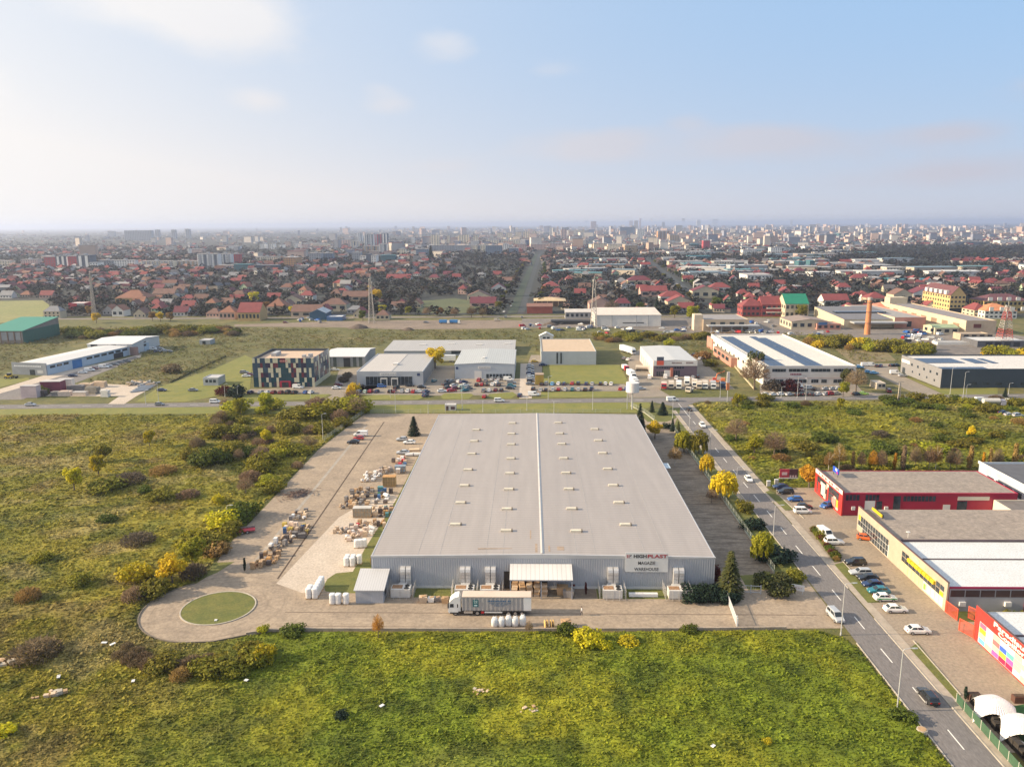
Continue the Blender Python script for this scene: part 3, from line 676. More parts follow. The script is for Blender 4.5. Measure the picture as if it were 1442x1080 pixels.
# the thick scrub in the corner between yard and cross road
pol = [(-72.5, 205), (-72.5, 250), (-67, 300), (-70, 313), (-128, 314), (-122, 280), (-100, 250), (-82, 205)]
cnt = 0; tries = 0; pts = []
while cnt < 48 and tries < 4000:
    tries += 1; x, y = rnd.uniform(-130, -66), rnd.uniform(205, 314)
    if not inpoly(np.array([x]),np.array([y]),pol)[0] or any((x-a) ** 2+(y-b) ** 2<14 for a,b in pts): continue
    pts.append((x, y)); cnt += 1
    c=rnd.choice(['brown','olive','olive','olive','green','tan','lime','lime','olive','green','rust'])
    kd = 'thicket' if c in ('brown', 'purple', 'tan', 'rust') else 'shrub'
    if rnd.random() < .24: kd, c = 'bare', rnd.choice(['tan', 'brown'])
    plant(kd,c,x,y,rnd.uniform(3.2,5.8)+(2 if y>285 and x>-90 else 0),{'brown': 'brown twiggy scrub','purple': 'dark leafless scrub','olive': 'olive bush','green': 'dark green bush','tan': 'straw coloured bare scrub','lime': 'yellow green bush','rust': 'rust coloured scrub'}[c]+(' tree' if kd == 'bare' else '')+' in the thick growth beside the yard top','thick scrub between yard and cross road',rnd.uniform(1.0,1.6))
for k in range(30):      # brown hedge below the roundabout
    t=k/29; px=168+t*195+rnd.uniform(-6,6); py=900+34*math.sin(t*2.6)+rnd.uniform(-10,18)+(14 if t<.3 else 8)
    c=rnd.choice(['brown','tan','olive','rust','brown'] if t<.5 else ['olive','olive','brown','olive','purple'])
    plant_px('thicket' if c != 'olive' else 'shrub',c,px,py,rnd.uniform(2.0,3.4),{'brown': 'brown bramble','purple': 'dark bare bramble','olive': 'olive bramble','rust': 'rusty bramble','tan': 'straw coloured bramble'}[c]+' in the hedge curving below the roundabout','bramble hedge below the roundabout',rnd.uniform(1.1,1.5))
# right of the road: rough scrub
RS = 'rough scrub in the field right of the road'
pts = []; tries = 0
while len(pts) < 85 and tries < 6000:
    tries += 1; x, y = rnd.uniform(69, 225), rnd.uniform(217, 331)
    if any((x - a) ** 2 + (y - b) ** 2 < 34 for a, b in pts) or x > .72 * y: continue
    if fbm(np.array([x]), np.array([y]), 1 / 25., 3, 88)[0] < .44: continue
    pts.append((x,y)); c=rnd.choice(['olive','olive','green','green','brown','rust','olive','lime','green'])
    plant('thicket' if c in ('brown','rust') else 'shrub',c,x,y,rnd.uniform(1.8,3.6),{'olive': 'olive scrub bush','green': 'green scrub bush','brown': 'brown thicket','rust': 'rusty thicket','lime': 'yellow green scrub bush'}[c]+' in the field right of the road',RS,rnd.uniform(1.3,2.1))
for k,c,px,py,h,lb,wd in (('bare','tan',1036,622,8.5,'pale pinkish bare tree nearest the road in the right field',1.2),('tree','lime',1062,640,7.2,'thin yellow green tree between two bare trees',1.0),('bare','tan',1090,643,8.4,'pale bare tree right of the thin yellow green one',1.1),
    ('tree','lime',1038,574,6.5,'bright yellow green tree by the cross road corner',.9),('tree','lime',1183,578,5.4,'thin yellow tree along the cross road in the right field',.9),('tree','gold',1367,618,5.2,'lone golden tree far out in the right field',.8),('thicket','purple',1240,615,3.6,'dark bramble in the right field',1.8),
    ('tree','orange',1139,686,7.2,'bright orange tree beside the red shop',.95),('conifer','dark',1415,559,4.2,'small dark fir by the cross road at the right edge',1)):
    plant_px(k, c, px, py, h, lb, RS if c != 'orange' else 'trees behind the red shop', wd)
for k in range(18):
    px = 1168 + k * 15 + rnd.uniform(-5, 5)
    plant_px(rnd.choice(['bare','bare','column']),rnd.choice(['rust','tan','orange','rust']),px,664+rnd.uniform(-2,1),rnd.uniform(6,9),'thin rust coloured birch behind the red shop roof','row of birches behind the red shop',.6)
# plantings between fence and road
FV = 'trees on the green strip between fence and road'
for k,c,px,py,h,lb,wd in (('willow','lime',963,637,7.4,'yellow green willow furthest up the fence strip',1.0),('willow','olive',984,639,8.0,'dark green willow against the road',1.0),('willow','gold',995,666,6.0,'small yellow willow in the fence strip',.85),
    ('willow','gold',1018,701,7.8,'large golden orange willow in the fence strip',1.1),('shrub','olive',1048,721,3.6,'round olive bush in the fence strip',.95),('shrub','dark',1062,744,3.2,'low dark evergreen bush in the fence strip',1.4),('willow','lime',1073,790,7.0,'yellow green willow leaning over the fence near the gate',.85),
    ('shrub','dark',1096,788,3.2,'very dark broad evergreen beside the road edge',1.9),('shrub','conifer',1075,823,3.2,'round dark bush at the fence end',1.1),('shrub','olive',1119,816,2.6,'round yellow bush near the entrance kerb',1.3),('shrub','conifer',1099,821,2.4,'low dark bush between the round bushes',1.3),
    ('shrub','conifer',1098,838,3.0,'dark bush around the cream horse figure',1.2),('conifer','dark',901,600,9.0,'tall dark fir at the far right corner of the warehouse',.75),('conifer','dark',905,612,7,'second dark fir behind the warehouse corner',.7),('conifer','dark',918,580,4.8,'small dark fir in the entrance bed',.9),('conifer','dark',933,584,5.4,'wide dark fir in the entrance bed',1.4),
    ('conifer','dark',947,607,5.2,'narrow dark fir at the top of the fence',.75),('conifer','conifer',955,610,4.6,'olive fir next to the narrow dark fir',.9),('tree','gold',922,618,6.4,'yellow tree behind the warehouse right side',1.3),('bare','rust',950,655,6.2,'reddish bare tree in the shaded side yard',.9),
    ('bare','tan',1002,708,4.0,'low bare tree leaning at the fence',1.0),('conifer','conifer',1027,838,10.0,'big olive conifer at the right front corner of the warehouse',1.0),('conifer','dark',583,613,7.4,'dark fir on the lawn at the left back corner of the warehouse',1.15),('thicket','rust',893,640,3.4,'red climbing bush on the right warehouse wall',1),
    ('shrub', 'dark', 938, 603, 2.2, 'low clipped bush by the side gate', 1.2)):
    plant_px(k, c, px, py, h, lb, FV, wd)
for k in range(11):      # wide dark juniper in front of the right corner
    plant(*('shrub','dark'),32+(k % 6)*1.7+rnd.uniform(-.3,.3),145.2+(k // 6)*2.2,rnd.uniform(1.9,3.0),'dark juniper clump in front of the right warehouse corner','juniper bed at the right front corner',1.1)
for k in range(7): plant('shrub','red',WX1+.9,156+k*11+rnd.uniform(-3,3),rnd.uniform(3,5),'dark red creeper bush on the right warehouse wall','red creepers on the right warehouse wall',.5)
for px,py,h,c,lb in ((523,797,2.4,'rust','little brown cypress at the left front corner of the warehouse'),(345,805,3.4,'dark','narrow dark cypress beside the corner lawn'),(825,838,3.0,'red','narrow dark red cypress right of the loading canopy')):
    plant_px('column' if c != 'red' else 'column',c,px,py,h,lb,'small cypresses around the warehouse',.55)
for k,c,px,py,h,lb,wd in (('bare','orange',533,898,4.8,'thin orange sapling in front of the yard wall',.6),('bare','tan',745,893,2.8,'leafless sapling beside the five white big bags',.7),('shrub','yellow',826,905,3.0,'tall yellow goldenrod clump below the yard wall',1.4),('shrub','yellow',850,912,1.6,'low yellow flower clump right of the tall one',1.3),('shrub','yellow',885,905,1.5,'long low yellow flower patch below the yard wall',1.9),('shrub','yellow',838,910,2.0,'yellow flower clump between the tall and the low one',1.2),('shrub','lime',371,890,1.6,'small lime bush at the bend of the yard wall',1),
    ('shrub','green',797,891,2.0,'dark green bush left of the yellow flowers',1.5),('shrub','green',970,890,1.5,'dark green weed clump against the yard wall',1.6),('shrub','green',412,893,1.8,'dark green weed clump under the left wall end',1.9),('shrub','dark',481,1011,1.6,'dark lone bush in the front meadow',1.0),('shrub','green',660,1002,1.0,'dark weed patch in the front meadow',2),('shrub','yellow',1080,1047,.9,'small yellow flower patch in the front meadow',1.2),('shrub','green',1270,1012,1.8,'tall dark green weeds beside the lamp post foot',1.8),('shrub','yellow',8,1032,1.6,'yellow clump at the left edge of the front meadow',1.6)):
    plant_px(k, c, px, py, h, lb, 'plants in and above the front meadow', wd)
for k in range(16):      # planting bed between the road and the vans
    t=k/15; plant_px('shrub' if k % 3 else 'thicket',['olive','red','green','rust'][k % 4],1146+t*32,745+t*44+rnd.uniform(-1,1),rnd.uniform(.8,1.9),{0: 'olive',1: 'dark red',2: 'green',3: 'rusty'}[k % 4]+' ornamental bush in the bed beside the white van','ornamental bed beside the car park',1.1)
# ------------------------------------------------------------------ cars, vans, lorries
CARCOL=dict(white=(.78,.77,.74),silver=(.42,.43,.44),grey=(.17,.175,.18),black=(.018,.018,.02),blue=(.02,.10,.34),navy=(.015,.03,.09),red=(.42,.02,.025),maroon=(.14,.012,.02),teal=(.02,.16,.20),
              orange=(.62, .13, .02), yellow=(.65, .42, .02), lime=(.35, .55, .08), beige=(.5, .43, .33))
CARCOL['light blue'] = (.13, .36, .62); CARCOL['pale green'] = (.45, .55, .45)
GL=glass('car_glass',(.02,.026,.032),.06); TYRE=M('tyre_rubber',(.02,.02,.02),.85,.2); RIM=M('wheel_rim',(.45,.45,.46),.35,.1,1,.6)
HEADL=M('headlight_glass',(.75,.76,.78),.15,.05); TAILL=M('tail_light_glass',(.45,.015,.01),.25,.1); TRIM=M('black_trim',(.025,.025,.027),.6,.1)
# side profile: (x, ztop) from front to rear, belt; cabin: base x0..x1, roof x0..x1, roof height
CT=dict(sedan=dict(p=[(2.15,.55),(2.08,.76),(1.2,.94),(.95,.98),(-1.45,1.03),(-1.95,1.04),(-2.12,.93),(-2.16,.55)],c=(1.12,-1.78,.22,-1.12,1.5),wb=1.32,w=.87),
          hatchback=dict(p=[(1.95,.52),(1.9,.70),(1.0,.93),(.8,.97),(-1.2,1.0),(-1.75,1.0),(-1.9,.85),(-1.93,.5)],c=(.95,-1.82,.2,-1.35,1.48),wb=1.22,w=.85),
          estate=dict(p=[(2.3,.52),(2.25,.68),(1.15,.9),(.9,.94),(-1.5,.98),(-2.15,.98),(-2.3,.85),(-2.33,.5)],c=(.98,-2.2,.25,-1.85,1.48),wb=1.36,w=.88),
          suv=dict(p=[(2.2,.6),(2.15,.82),(1.15,1.05),(.95,1.08),(-1.5,1.1),(-2.05,1.1),(-2.18,.95),(-2.2,.55)],c=(1.0,-2.1,.3,-1.7,1.70),wb=1.3,w=.92),
          van=dict(p=[(2.5,.55),(2.46,.85),(1.75,1.12),(1.6,1.16),(-1.8,1.18),(-2.4,1.18),(-2.5,1.0),(-2.52,.5)],c=(1.75,-2.5,.95,-2.44,2.0),wb=1.6,w=.95),
          minivan=dict(p=[(2.2,.55),(2.16,.8),(1.45,1.02),(1.2,1.06),(-1.6,1.08),(-2.1,1.08),(-2.2,.95),(-2.22,.5)],c=(1.45,-2.12,.55,-1.95,1.78),wb=1.36,w=.9))
CT['box van'] = dict(CT['van'])
def car_meshes(typ):
    T = CT[typ]; W = T['w']; out = {}
    b = MB(); rings = []
    for x, zt in T['p']:
        e=.93 if abs(x)>T['p'][0][0]-.1 else 1.0; zb=.28 if abs(x)<2.0 else .34; zm=(zb+zt)/2+.05
        rings.append([(x,-W*.93*e,zb),(x,-W*e,zm),(x,-W*.90*e,zt),(x,W*.90*e,zt),(x,W*e,zm),(x,W*.93*e,zb)])
    b.loft(rings)
    x0,x1,r0,r1,zr=T['c']; zb=T['p'][3][1]-.04; wb,wr=W*.90,W*.72 if typ not in ('van','box van') else W*.84
    base=[(x0,-wb,zb),(x0,wb,zb),(x1,wb,zb),(x1,-wb,zb)]; mid=[(r0+.08,-wr-.02,zr-.06),(r0+.08,wr+.02,zr-.06),(r1-.08,wr+.02,zr-.06),(r1-.08,-wr-.02,zr-.06)]
    top=[(r0-.15,-wr+.1,zr),(r0-.15,wr-.1,zr),(r1+.15,wr-.1,zr),(r1+.15,-wr+.1,zr)]
    b.loft([base, mid, top])
    for s in (-1,1): b.box(x0-.35,s*(W+.04)-.08,zb+.02,x0-.2,s*(W+.04)+.08,zb+.16)   # mirrors
    out['body'] = b
    def panel(mb, A, B, C, D, u0, u1, v0, v1, off=.015):
        A, B, C, D = map(Vector, (A, B, C, D)); n = (B - A).cross(D - A).normalized() * off
        f = lambda u, v: (A * (1 - u) + B * u) * (1 - v) + (D * (1 - u) + C * u) * v + n
        mb.quad(f(u0, v0), f(u1, v0), f(u1, v1), f(u0, v1))
    m=MB(); panel(m,base[1],base[0],mid[0],mid[1],.06,.94,.1,.95,-.015); m.f=[t[::-1] for t in m.f]; out['windscreen']=m
    if typ not in ('van', 'box van'):
        m=MB(); panel(m,base[3],base[2],mid[2],mid[3],.08,.92,.2,.92,-.015); m.f=[t[::-1] for t in m.f]; out['rear_window']=m
    e = .34 if typ in ('van', 'box van') else .94
    for s in (0, 1):
        m = MB()
        for u0, u1 in (((.06, .48), (.53, e)) if e > .5 else ((.06, e),)):
            if s == 0: panel(m, base[0], base[3], mid[3], mid[0], u0, u1, .15, .9, -.015)
            else: panel(m, base[1], base[2], mid[2], mid[1], u0, u1, .15, .9, .015)
        out['side_window%d' % s] = m
    wl=MB(); wl.cur=0; wl.cyly(0,-.11,.11,0,.32,12); wl.cur=1; wl.cyly(0,-.125,.125,0,.2,8); out['wheel']=wl
    for s in (-1, 1):
        x,z=T['p'][1][0],T['p'][1][1]; m=MB(); m.box(x-.12,s*W*.68-.17,z-.16,x+.035,s*W*.68+.17,z-.01); out['headlight%d' % (s>0)]=m
        x,z=T['p'][-2][0],T['p'][-2][1]; m=MB(); m.box(x-.035,s*W*.7-.13,z-.2,x+.1,s*W*.7+.13,z+.0); out['tail_light%d' % (s>0)]=m
    return out
_CM = {}
def car_parts(typ, colour, detail):
    k = (typ, colour, detail)
    if k in _CM: return _CM[k]
    if typ not in _CM: _CM[typ] = car_meshes(typ)
    src = _CM[typ]; L = []
    bm_ = paint('paint_' + colour.replace(' ', '_'), CARCOL[colour])
    L.append(('body', src['body'].mesh('body', bm_), None))
    if detail:
        for kk, mb in src.items():
            nm = kk.rstrip('01')
            if nm in ('body', 'wheel'): continue
            key = ('m', typ, kk)
            if key not in _CM: _CM[key] = mb.mesh(nm, {'headlight': HEADL, 'tail_light': TAILL}.get(nm, GL))
            L.append((nm, _CM[key], None))
        key = ('m', typ, 'wheel')
        if key not in _CM: _CM[key] = src['wheel'].mesh('wheel', TYRE, RIM)
        T = CT[typ]
        for sx in (1, -1):
            for sy in (1, -1): L.append(('wheel', _CM[key], (sx * T['wb'], sy * (T['w'] - .1), .32)))
    else:
        key = ('m', typ, 'windows')
        if key not in _CM:
            m = MB()
            for kk, mb in src.items():
                if 'win' in kk: m.add(mb.v, mb.f)
            _CM[key] = m.mesh('windows', GL)
        L.append(('windows', _CM[key], None))
    _CM[k] = L; return L
CARNAME=dict(sedan='parked_car',hatchback='parked_car',estate='estate_car',suv='parked_car',van='delivery_van',minivan='minivan')
def car(typ, colour, x, y, rot, label, group, detail=True, z=0.03):
    o=thing({'van': 'van','minivan': 'minivan','box van': 'van'}.get(typ,'car'),label,{'van': 'van','box van': 'van'}.get(typ,'car'),(x,y,z),rot,group)
    for nm, me, loc in car_parts(typ, colour, detail): link(nm, me, o, loc)
    return o
TY = dict(s='sedan', h='hatchback', e='estate', u='suv', v='van', m='minivan')
def cars(lst, where, group, rot=0.0, detail=True, jit=.06):
    for it in lst:
        px, py, t, c = it[:4]; r = it[4] if len(it) > 4 else rot
        p=G(px,py); typ=TY[t]; nm={'suv': 'off-road car','estate': 'estate car','hatchback': 'small car','sedan': 'saloon car'}.get(typ,typ)
        car(typ, c, p.x, p.y, math.radians(r) + rnd.uniform(-jit, jit), f'{c} {nm} {where}', group, detail)
# car park by the shops
CP = 'cars parked in front of the shops'
def one_car(px,py,t,c,r,lb,grp=CP): p=G(px,py); return car(TY[t],c,p.x,p.y,math.radians(r),lb,grp)
one_car(1099,688,'s','navy',180,'dark blue saloon parked furthest back beside the billboard'); one_car(1106,695,'u','black',180,'black off-road car parked next to the dark blue saloon')
one_car(1119.5,705.5,'h','blue',180,'bright blue small car parked along the verge kerb'); one_car(1133,716,'h','black',0,'black small car partly hidden behind the white panel van'); one_car(1130,722.5,'m','white',0,'white panel van with black side mouldings at the kerb end')
one_car(1163.5,714,'h','blue',215,'blue small car parked right against the red shop front'); one_car(1162,755,'v','white',-78,'long white van beside the ornamental bed'); one_car(1174,766,'u','white',0,'white off-road car beside the long white van'); one_car(1218.5,760,'h','orange',-20,'orange small car against the beige shop windows')
one_car(1204.5,795,'u','black',180,'black off-road car at the top of the kerb row by the road'); one_car(1211.5,809,'e','silver',180,'silver estate car in the kerb row'); one_car(1222,817,'s','black',180,'black saloon in the kerb row below the silver estate'); one_car(1229,826,'s','navy',180,'dark blue saloon in the kerb row'); one_car(1237,835,'s','teal',180,'teal saloon hidden behind the white taxi')
o = one_car(1246, 845, 's', 'white', 0, 'white taxi with a green stripe along its side in the kerb row')
gs=M('green_stripe',(.03,.42,.10),.4,.1); sb=MB(); sb.box(-2.0,-.895,.62,2.0,-.872,.78); sb.build('side_stripe',gs,o); sb=MB(); sb.box(-.15,-.45,1.45,.1,.45,1.57); sb.build('roof_sign',M('roof_sign_white',(.8,.8,.75)),o)
one_car(1260.5,861,'s','white',0,'white saloon last in the kerb row'); one_car(1292,891,'s','white',0,'white saloon standing alone across the car park entrance')
RD = 'vehicles driving on the roads'
one_car(1176,871,'m','silver',-84,'light silver minivan turning out of the yard entrance',RD); one_car(1306,984,'e','black',90,'black estate car driving away on the nearest stretch of road',RD)
one_car(989,601,'u','white',-90,'white off-road car coming down the road near the crossing',RD); one_car(1054,677,'h','white',-90,'white small car coming down the road beside the golden willow',RD); one_car(970.5,578,'h','black',90,'black small car waiting at the crossing',RD); one_car(947,565,'v','white',5,'white van turning at the crossing',RD)
one_car(43,571.5,'s','silver',0,'silver saloon on the cross road at the far left',RD); one_car(225,571,'h','grey',0,'dark grey small car on the left part of the cross road',RD); one_car(303,567.5,'m','white',2,'white minivan on the cross road below the grey hut',RD); one_car(703,566,'m','white',2,'white minivan on the cross road before the car dealers',RD)
YC = 'cars parked in the warehouse yard'
one_car(508,614,'v','white',180,'white delivery van parked in the warehouse yard',YC); one_car(505,619,'h','red',180,'red small car parked beside the white yard van',YC); one_car(497.5,624.5,'s','black',180,'black saloon parked beside the red yard car',YC)
one_car(566,620.5,'h','silver',180,'silver small car on the yard near the dark fir',YC); one_car(576.5,625,'s','white',180,'white saloon on the yard near the dark fir',YC); one_car(567.5,639.5,'s','silver',180,'silver saloon on the yard above the pallet goods',YC)
# office, dealers and halls behind the cross road
OC = 'cars at the colourful office'
cars([(353,554,'h','navy'),(368,554,'s','silver'),(377,554,'h','white'),(386,554,'h','maroon'),(396,554,'h','maroon'),(406,554,'u','black'),(415,554,'s','black'),(431,554,'h','blue'),(438,554,'h','white')],'in the row before the colourful office',OC,80)
cars([(420,547,'v','white',0),(474,548,'s','white',0),(477,543,'h','maroon',0),(464,522,'u','silver',0),(472,522,'s','white',0)],'on the forecourt right of the colourful office',OC)
cars([(347,531,'s','white',0),(353,529,'h','maroon',0),(344,526,'u','grey',0)],'on the left side of the colourful office',OC)
D = lambda L, k=6.008, ox=500, oy=460: [(ox + a / k, oy + (b + 12) / k, *r) for a, b, *r in L]
cars(D([(60,503,'s','black',0),(228,503,'m','blue',0),(465,495,'s','black',0),(565,508,'s','black',0),(350,512,'u','black',70),(670,455,'h','teal',70)]),'close to the left dealer showroom','cars of the left dealer',0)
cars(D([(35,548,'u','grey'),(88,548,'h','pale green'),(132,545,'h','red'),(185,545,'h','navy'),(297,545,'s','black'),(335,545,'h','maroon'),(398,545,'s','silver'),(447,543,'s','white'),(495,547,'h','red'),(548,545,'s','white',0),(600,550,'u','navy',60),(595,578,'s','navy',70)]),'in the front row of the left dealer','cars of the left dealer',85)
cars(D([(735,543,'s','white',10),(770,485,'s','black',45),(820,460,'s','grey',45),(785,512,'s','black',45),(838,496,'s','silver',45),(820,538,'e','red',15),(852,517,'s','maroon',15),(880,460,'h','white',70),(920,465,'s','navy',45),(930,493,'s','white',40),(903,507,'h','pale green',40),(930,535,'s','teal',40),(790,460,'h','black',45),(960,518,'h','grey',40)]),'in the crowded lot before the right dealer','cars of the right dealer')
cars(D([(1028,490,'h','black'),(1050,452,'m','red'),(1075,487,'h','red'),(1105,455,'s','grey'),(1120,487,'h','black'),(1165,487,'s','white'),(1195,465,'s','white'),(1160,440,'s','silver'),(1185,440,'s','grey'),(1215,440,'s','silver'),(1215,490,'s','black'),(1300,445,'v','white',0),(1325,470,'e','grey',0),(1325,500,'u','teal',0),(1312,517,'s','black',0)]),'near the right dealer hall door','cars of the right dealer',80)
cars(D([(1090,540,'u','grey'),(1135,537,'s','white'),(1190,533,'h','maroon'),(1237,535,'h','black'),(1095,588,'h','red'),(1390,580,'h','navy',90)]),'in the front corner of the right dealer lot','cars of the right dealer',85)
D2 = lambda L: D(L, 7.21, 730, 460)
cars(D2([(120,395,'h','silver'),(120,420,'s','grey'),(122,445,'h','silver'),(120,470,'s','navy'),(120,497,'h','white'),(120,522,'s','silver'),(124,548,'h','black'),(120,580,'s','grey')]),'in the column along the dealer drive','cars along the dealer drive',0)
cars(D2([(165,350,'s','yellow',0),(150,632,'s','black',80),(15,695,'h','navy',80),(155,692,'v','white',0),(250,386,'s','navy',0)]),'around the end of the dealer drive','cars along the dealer drive')
cars(D2([(235,583,'h','black'),(285,578,'u','grey'),(345,580,'h','light blue'),(408,578,'s','white'),(465,580,'h','navy'),(548,575,'s','red'),(607,578,'u','black'),(690,580,'s','navy'),(750,580,'h','silver'),(835,580,'s','black'),(885,578,'h','white'),(942,580,'s','white')]),'in the back row by the mown field','rows of cars before the mown field',80)
cars(D2([(225,643,'h','silver'),(280,643,'s','black'),(352,640,'s','silver'),(408,635,'h','red'),(475,638,'h','silver'),(548,635,'s','teal'),(610,638,'h','silver'),(678,638,'s','black'),(745,632,'u','navy'),(1035,630,'h','red'),(1095,630,'h','blue')]),'in the front row by the mown field','rows of cars before the mown field',80)
D3 = lambda L: D(L, 7.2, 880, 460)
cars(D3([(410,510,'v','white',80),(520,522,'m','white',80),(250,515,'v','white',80),(740,505,'s','black',70),(165,628,'s','silver',10),(35,330,'s','white',60),(-5,320,'s','grey',60),(600,270,'v','white',-45),(745,300,'s','navy',50),(700,285,'s','black',50),(770,320,'s','silver',50),(690,515,'s','silver',70)]),'in the lorry dealer yard','vehicles of the lorry dealer')
D4 = lambda L: D(L, 6.555, 1000, 450)
cars(D4([(515,690,'s','white',20),(585,690,'s','white',20),(655,688,'s','white',20),(735,690,'s','silver',20),(800,690,'s','black',70),(845,685,'s','black',70),(895,685,'h','black',70),(940,688,'s','black',70),(1000,686,'s','white',30),(1070,686,'s','silver',30),(1115,684,'u','red',20),(1165,680,'h','beige',20),(1350,685,'s','black',20),(1415,683,'s','lime',0)]),'in the front row of the solar roof hall','cars of the solar roof hall')
cars(D4([(915,630,'m','white',10),(1070,637,'s','silver',20),(1130,637,'s','silver',20),(1180,635,'s','white',20),(960,640,'h','black',60)]),'close to the wall of the solar roof hall','cars of the solar roof hall')
D5 = lambda L: D(L, 5.96, 1200, 450)
cars(D5([(60,395,'s','light blue',0),(115,380,'v','white',0),(160,380,'v','white',0),(205,385,'s','black',60),(240,385,'s','navy',60),(335,382,'s','black',30),(370,380,'s','black',30),(135,435,'h','light blue',0),(185,445,'s','light blue',0),(360,447,'v','white',0),(425,467,'s','silver',0),(305,598,'m','maroon',80)]),'in the yard left of the dark hall','cars of the dark hall')
cars(D5([(1080,678,'v','white',10),(1310,680,'s','white',30),(1365,678,'s','navy',30),(1395,678,'s','navy',30),(1270,780,'s','navy',20),(1320,800,'s','silver',10),(1390,805,'u','silver',10)]),'in the corner lot at the right edge','cars at the right edge')
D6 = lambda L: D(L, 6.555, 0, 460)
cars(D6([(675,450,'s','navy',10),(765,420,'s','white',20),(830,400,'v','white',20),(870,385,'s','maroon',20),(960,370,'v','white',10),(1000,360,'s','silver',20),(1060,345,'s','grey',20),(1110,330,'s','grey',20),(1170,317,'u','grey',20),(1045,278,'v','white',0),(1090,250,'s','maroon',10)]),'along the lane of the grey shed','cars of the grey shed')
cars([(228,551,'s','navy',0),(272,551,'s','grey',0),(215,493,'v','white',10),(225,492,'s','silver',10),(232,495,'s','silver',10),(238,496,'s','grey',10),(222,496,'s','navy',10)],'on the grass left of the office','cars on the grass')
# scrapyard and far lots: too small in the picture for more than body and windows
for (x0,x1,y0,y1,n,lb) in ((735,835,456,466,26,'in the scrapyard by the lattice mast'),(835,985,462,472,24,'behind the field hedge near the white shed'),(985,1170,466,473,26,'in the row before the tan depot'),(1268,1325,466,482,28,'in the crowded yard behind the dark hall'),(1010,1190,452,462,14,'on the depot forecourt'),(420,470,448,455,12,'by the blue workshop at the railway road')):
    for k in range(n):
        px, py = rnd.uniform(x0, x1), rnd.uniform(y0, y1)
        cars([(px,py,rnd.choice('shsuv'),rnd.choice(['white','white','silver','grey','black','navy','red','silver','blue']),rnd.uniform(0,180))],lb,'distant cars '+lb,0,False)
cars([(710,440,'s','white',85),(720,432,'s','silver',85),(712,448,'v','grey',85),(700,452,'v','beige',0),(600,455,'s','grey',0),(735,448,'s','grey',85),(402,455,'h','maroon',0)],'on the road towards the avenue','distant cars on the railway road',80,False)

# lorries
WHT=M('lorry_white',(.74,.73,.70),.35,.08); CURT=M('grey_curtain',(.33,.315,.305),.6,.08,.5,0,.3,2.5); TARP=M('pinkish_tarpaulin',(.62,.49,.39),.6,.08,.4)
DARK=M('chassis_black',(.03,.03,.032),.7,.2); TEAL=M('teal_print',(.01,.115,.13),.5,.1); BLUEP=M('faded_blue_print',(.06,.13,.24),.6,.1); REDP=M('red_paint',(.45,.02,.03),.45,.1)
def wheels(root, xs, w, r=.5):
    key = ('lw', r)
    if key not in _CM:
        m=MB(); m.cyly(0,-.15,.15,0,r,14); m.cur=1; m.cyly(0,-.165,.165,0,r*.58,10); _CM[key]=m.mesh('wheel',TYRE,RIM)
    for x in xs:
        for s in (-1, 1): link('wheel', _CM[key], root, (x, s * w, r))
def cab(root, x0, mat=WHT):
    m = MB(); L = 2.35     # cab nose towards -x
    prof=[(x0+.12,.55),(x0,.8),(x0,1.55),(x0+.18,2.75),(x0+.55,3.2),(x0+1.25,3.75),(x0+L-.35,3.95),(x0+L-.2,3.4),(x0+L,3.0),(x0+L,.95),(x0+1.95,.95),(x0+1.8,.55)]
    m.loft([[(x, y, z) for x, z in prof] for y in (1.22, -1.22)])
    c = m.build('cab', mat, root)
    g=MB(); g.quad((x0-.012,-1.05,1.6),(x0-.012,1.05,1.6),(x0+.16,1.0,2.68),(x0+.16,-1.0,2.68)); g.build('windscreen',GL,c)
    for s in (-1, 1):
        g = MB(); y = s * 1.235
        g.add([(x0+.25,y,1.75),(x0+1.05,y,1.75),(x0+1.05,y,2.5),(x0+.4,y,2.5)],((0,1,2,3) if s<0 else (3,2,1,0),)); g.build('side_window',GL,c)
        g=MB(); g.add([(x0+1.7,y,1.7),(x0+1.9,y,1.7),(x0+1.9,y,2.45),(x0+1.7,y,2.45)],((0,1,2,3) if s<0 else (3,2,1,0),)); g.build('sleeper_window',GL,c)
        h=MB(); h.box(x0-.04,s*.95-.2,.75,x0+.1,s*.95+.2,1.0); h.build('headlight',HEADL,c)
        h = MB(); h.box(x0 - .1, s * 1.4 - .1, 1.7, x0 + .12, s * 1.4 + .1, 2.5); h.build('mirror', TRIM, c)
        h=MB(); h.box(x0+.3,s*1.19-.05,.45,x0+2.1,s*1.19+.05,.72); h.build('step_skirt',DARK,c)
    return c
p0 = G(631.5, 867); p1 = G(747, 867); LT = 16.0
tr=thing('semi_trailer_truck','white lorry with grey curtain trailer standing before the loading canopy','lorry',(p0.x,p0.y+1.27,.02))
cab(tr, 0)
m = MB(); m.box(.9, -.45, .55, LT - .3, .45, .95); m.build('chassis', DARK, tr)
wheels(tr, (1.35, 5.6), 1.02, .52); wheels(tr, (11.6, 12.9, 14.2), 1.02, .5)
m=MB(); m.box(3.0,-1.18,.5,4.7,-.8,1.0); m.box(3.0,.8,.5,4.7,1.18,1.0); m.build('fuel_tank',M('tank_silver',(.6,.6,.6),.3,.1,1,.7),tr)
m = MB(); x0 = 2.75; n = 30; xs = np.linspace(x0, 14.45, n)
for s in (-1, 1):
    for i in range(n - 1):
        o1, o2 = (.0, .035) if i % 2 else (.035, .0)
        q=[(xs[i],s*(1.25+o1),1.12),(xs[i+1],s*(1.25+o2),1.12),(xs[i+1],s*(1.25+o2),3.86),(xs[i],s*(1.25+o1),3.86)]
        m.quad(*(q if s < 0 else q[::-1]))
cu = m.build('curtain', CURT, tr)
m = MB()
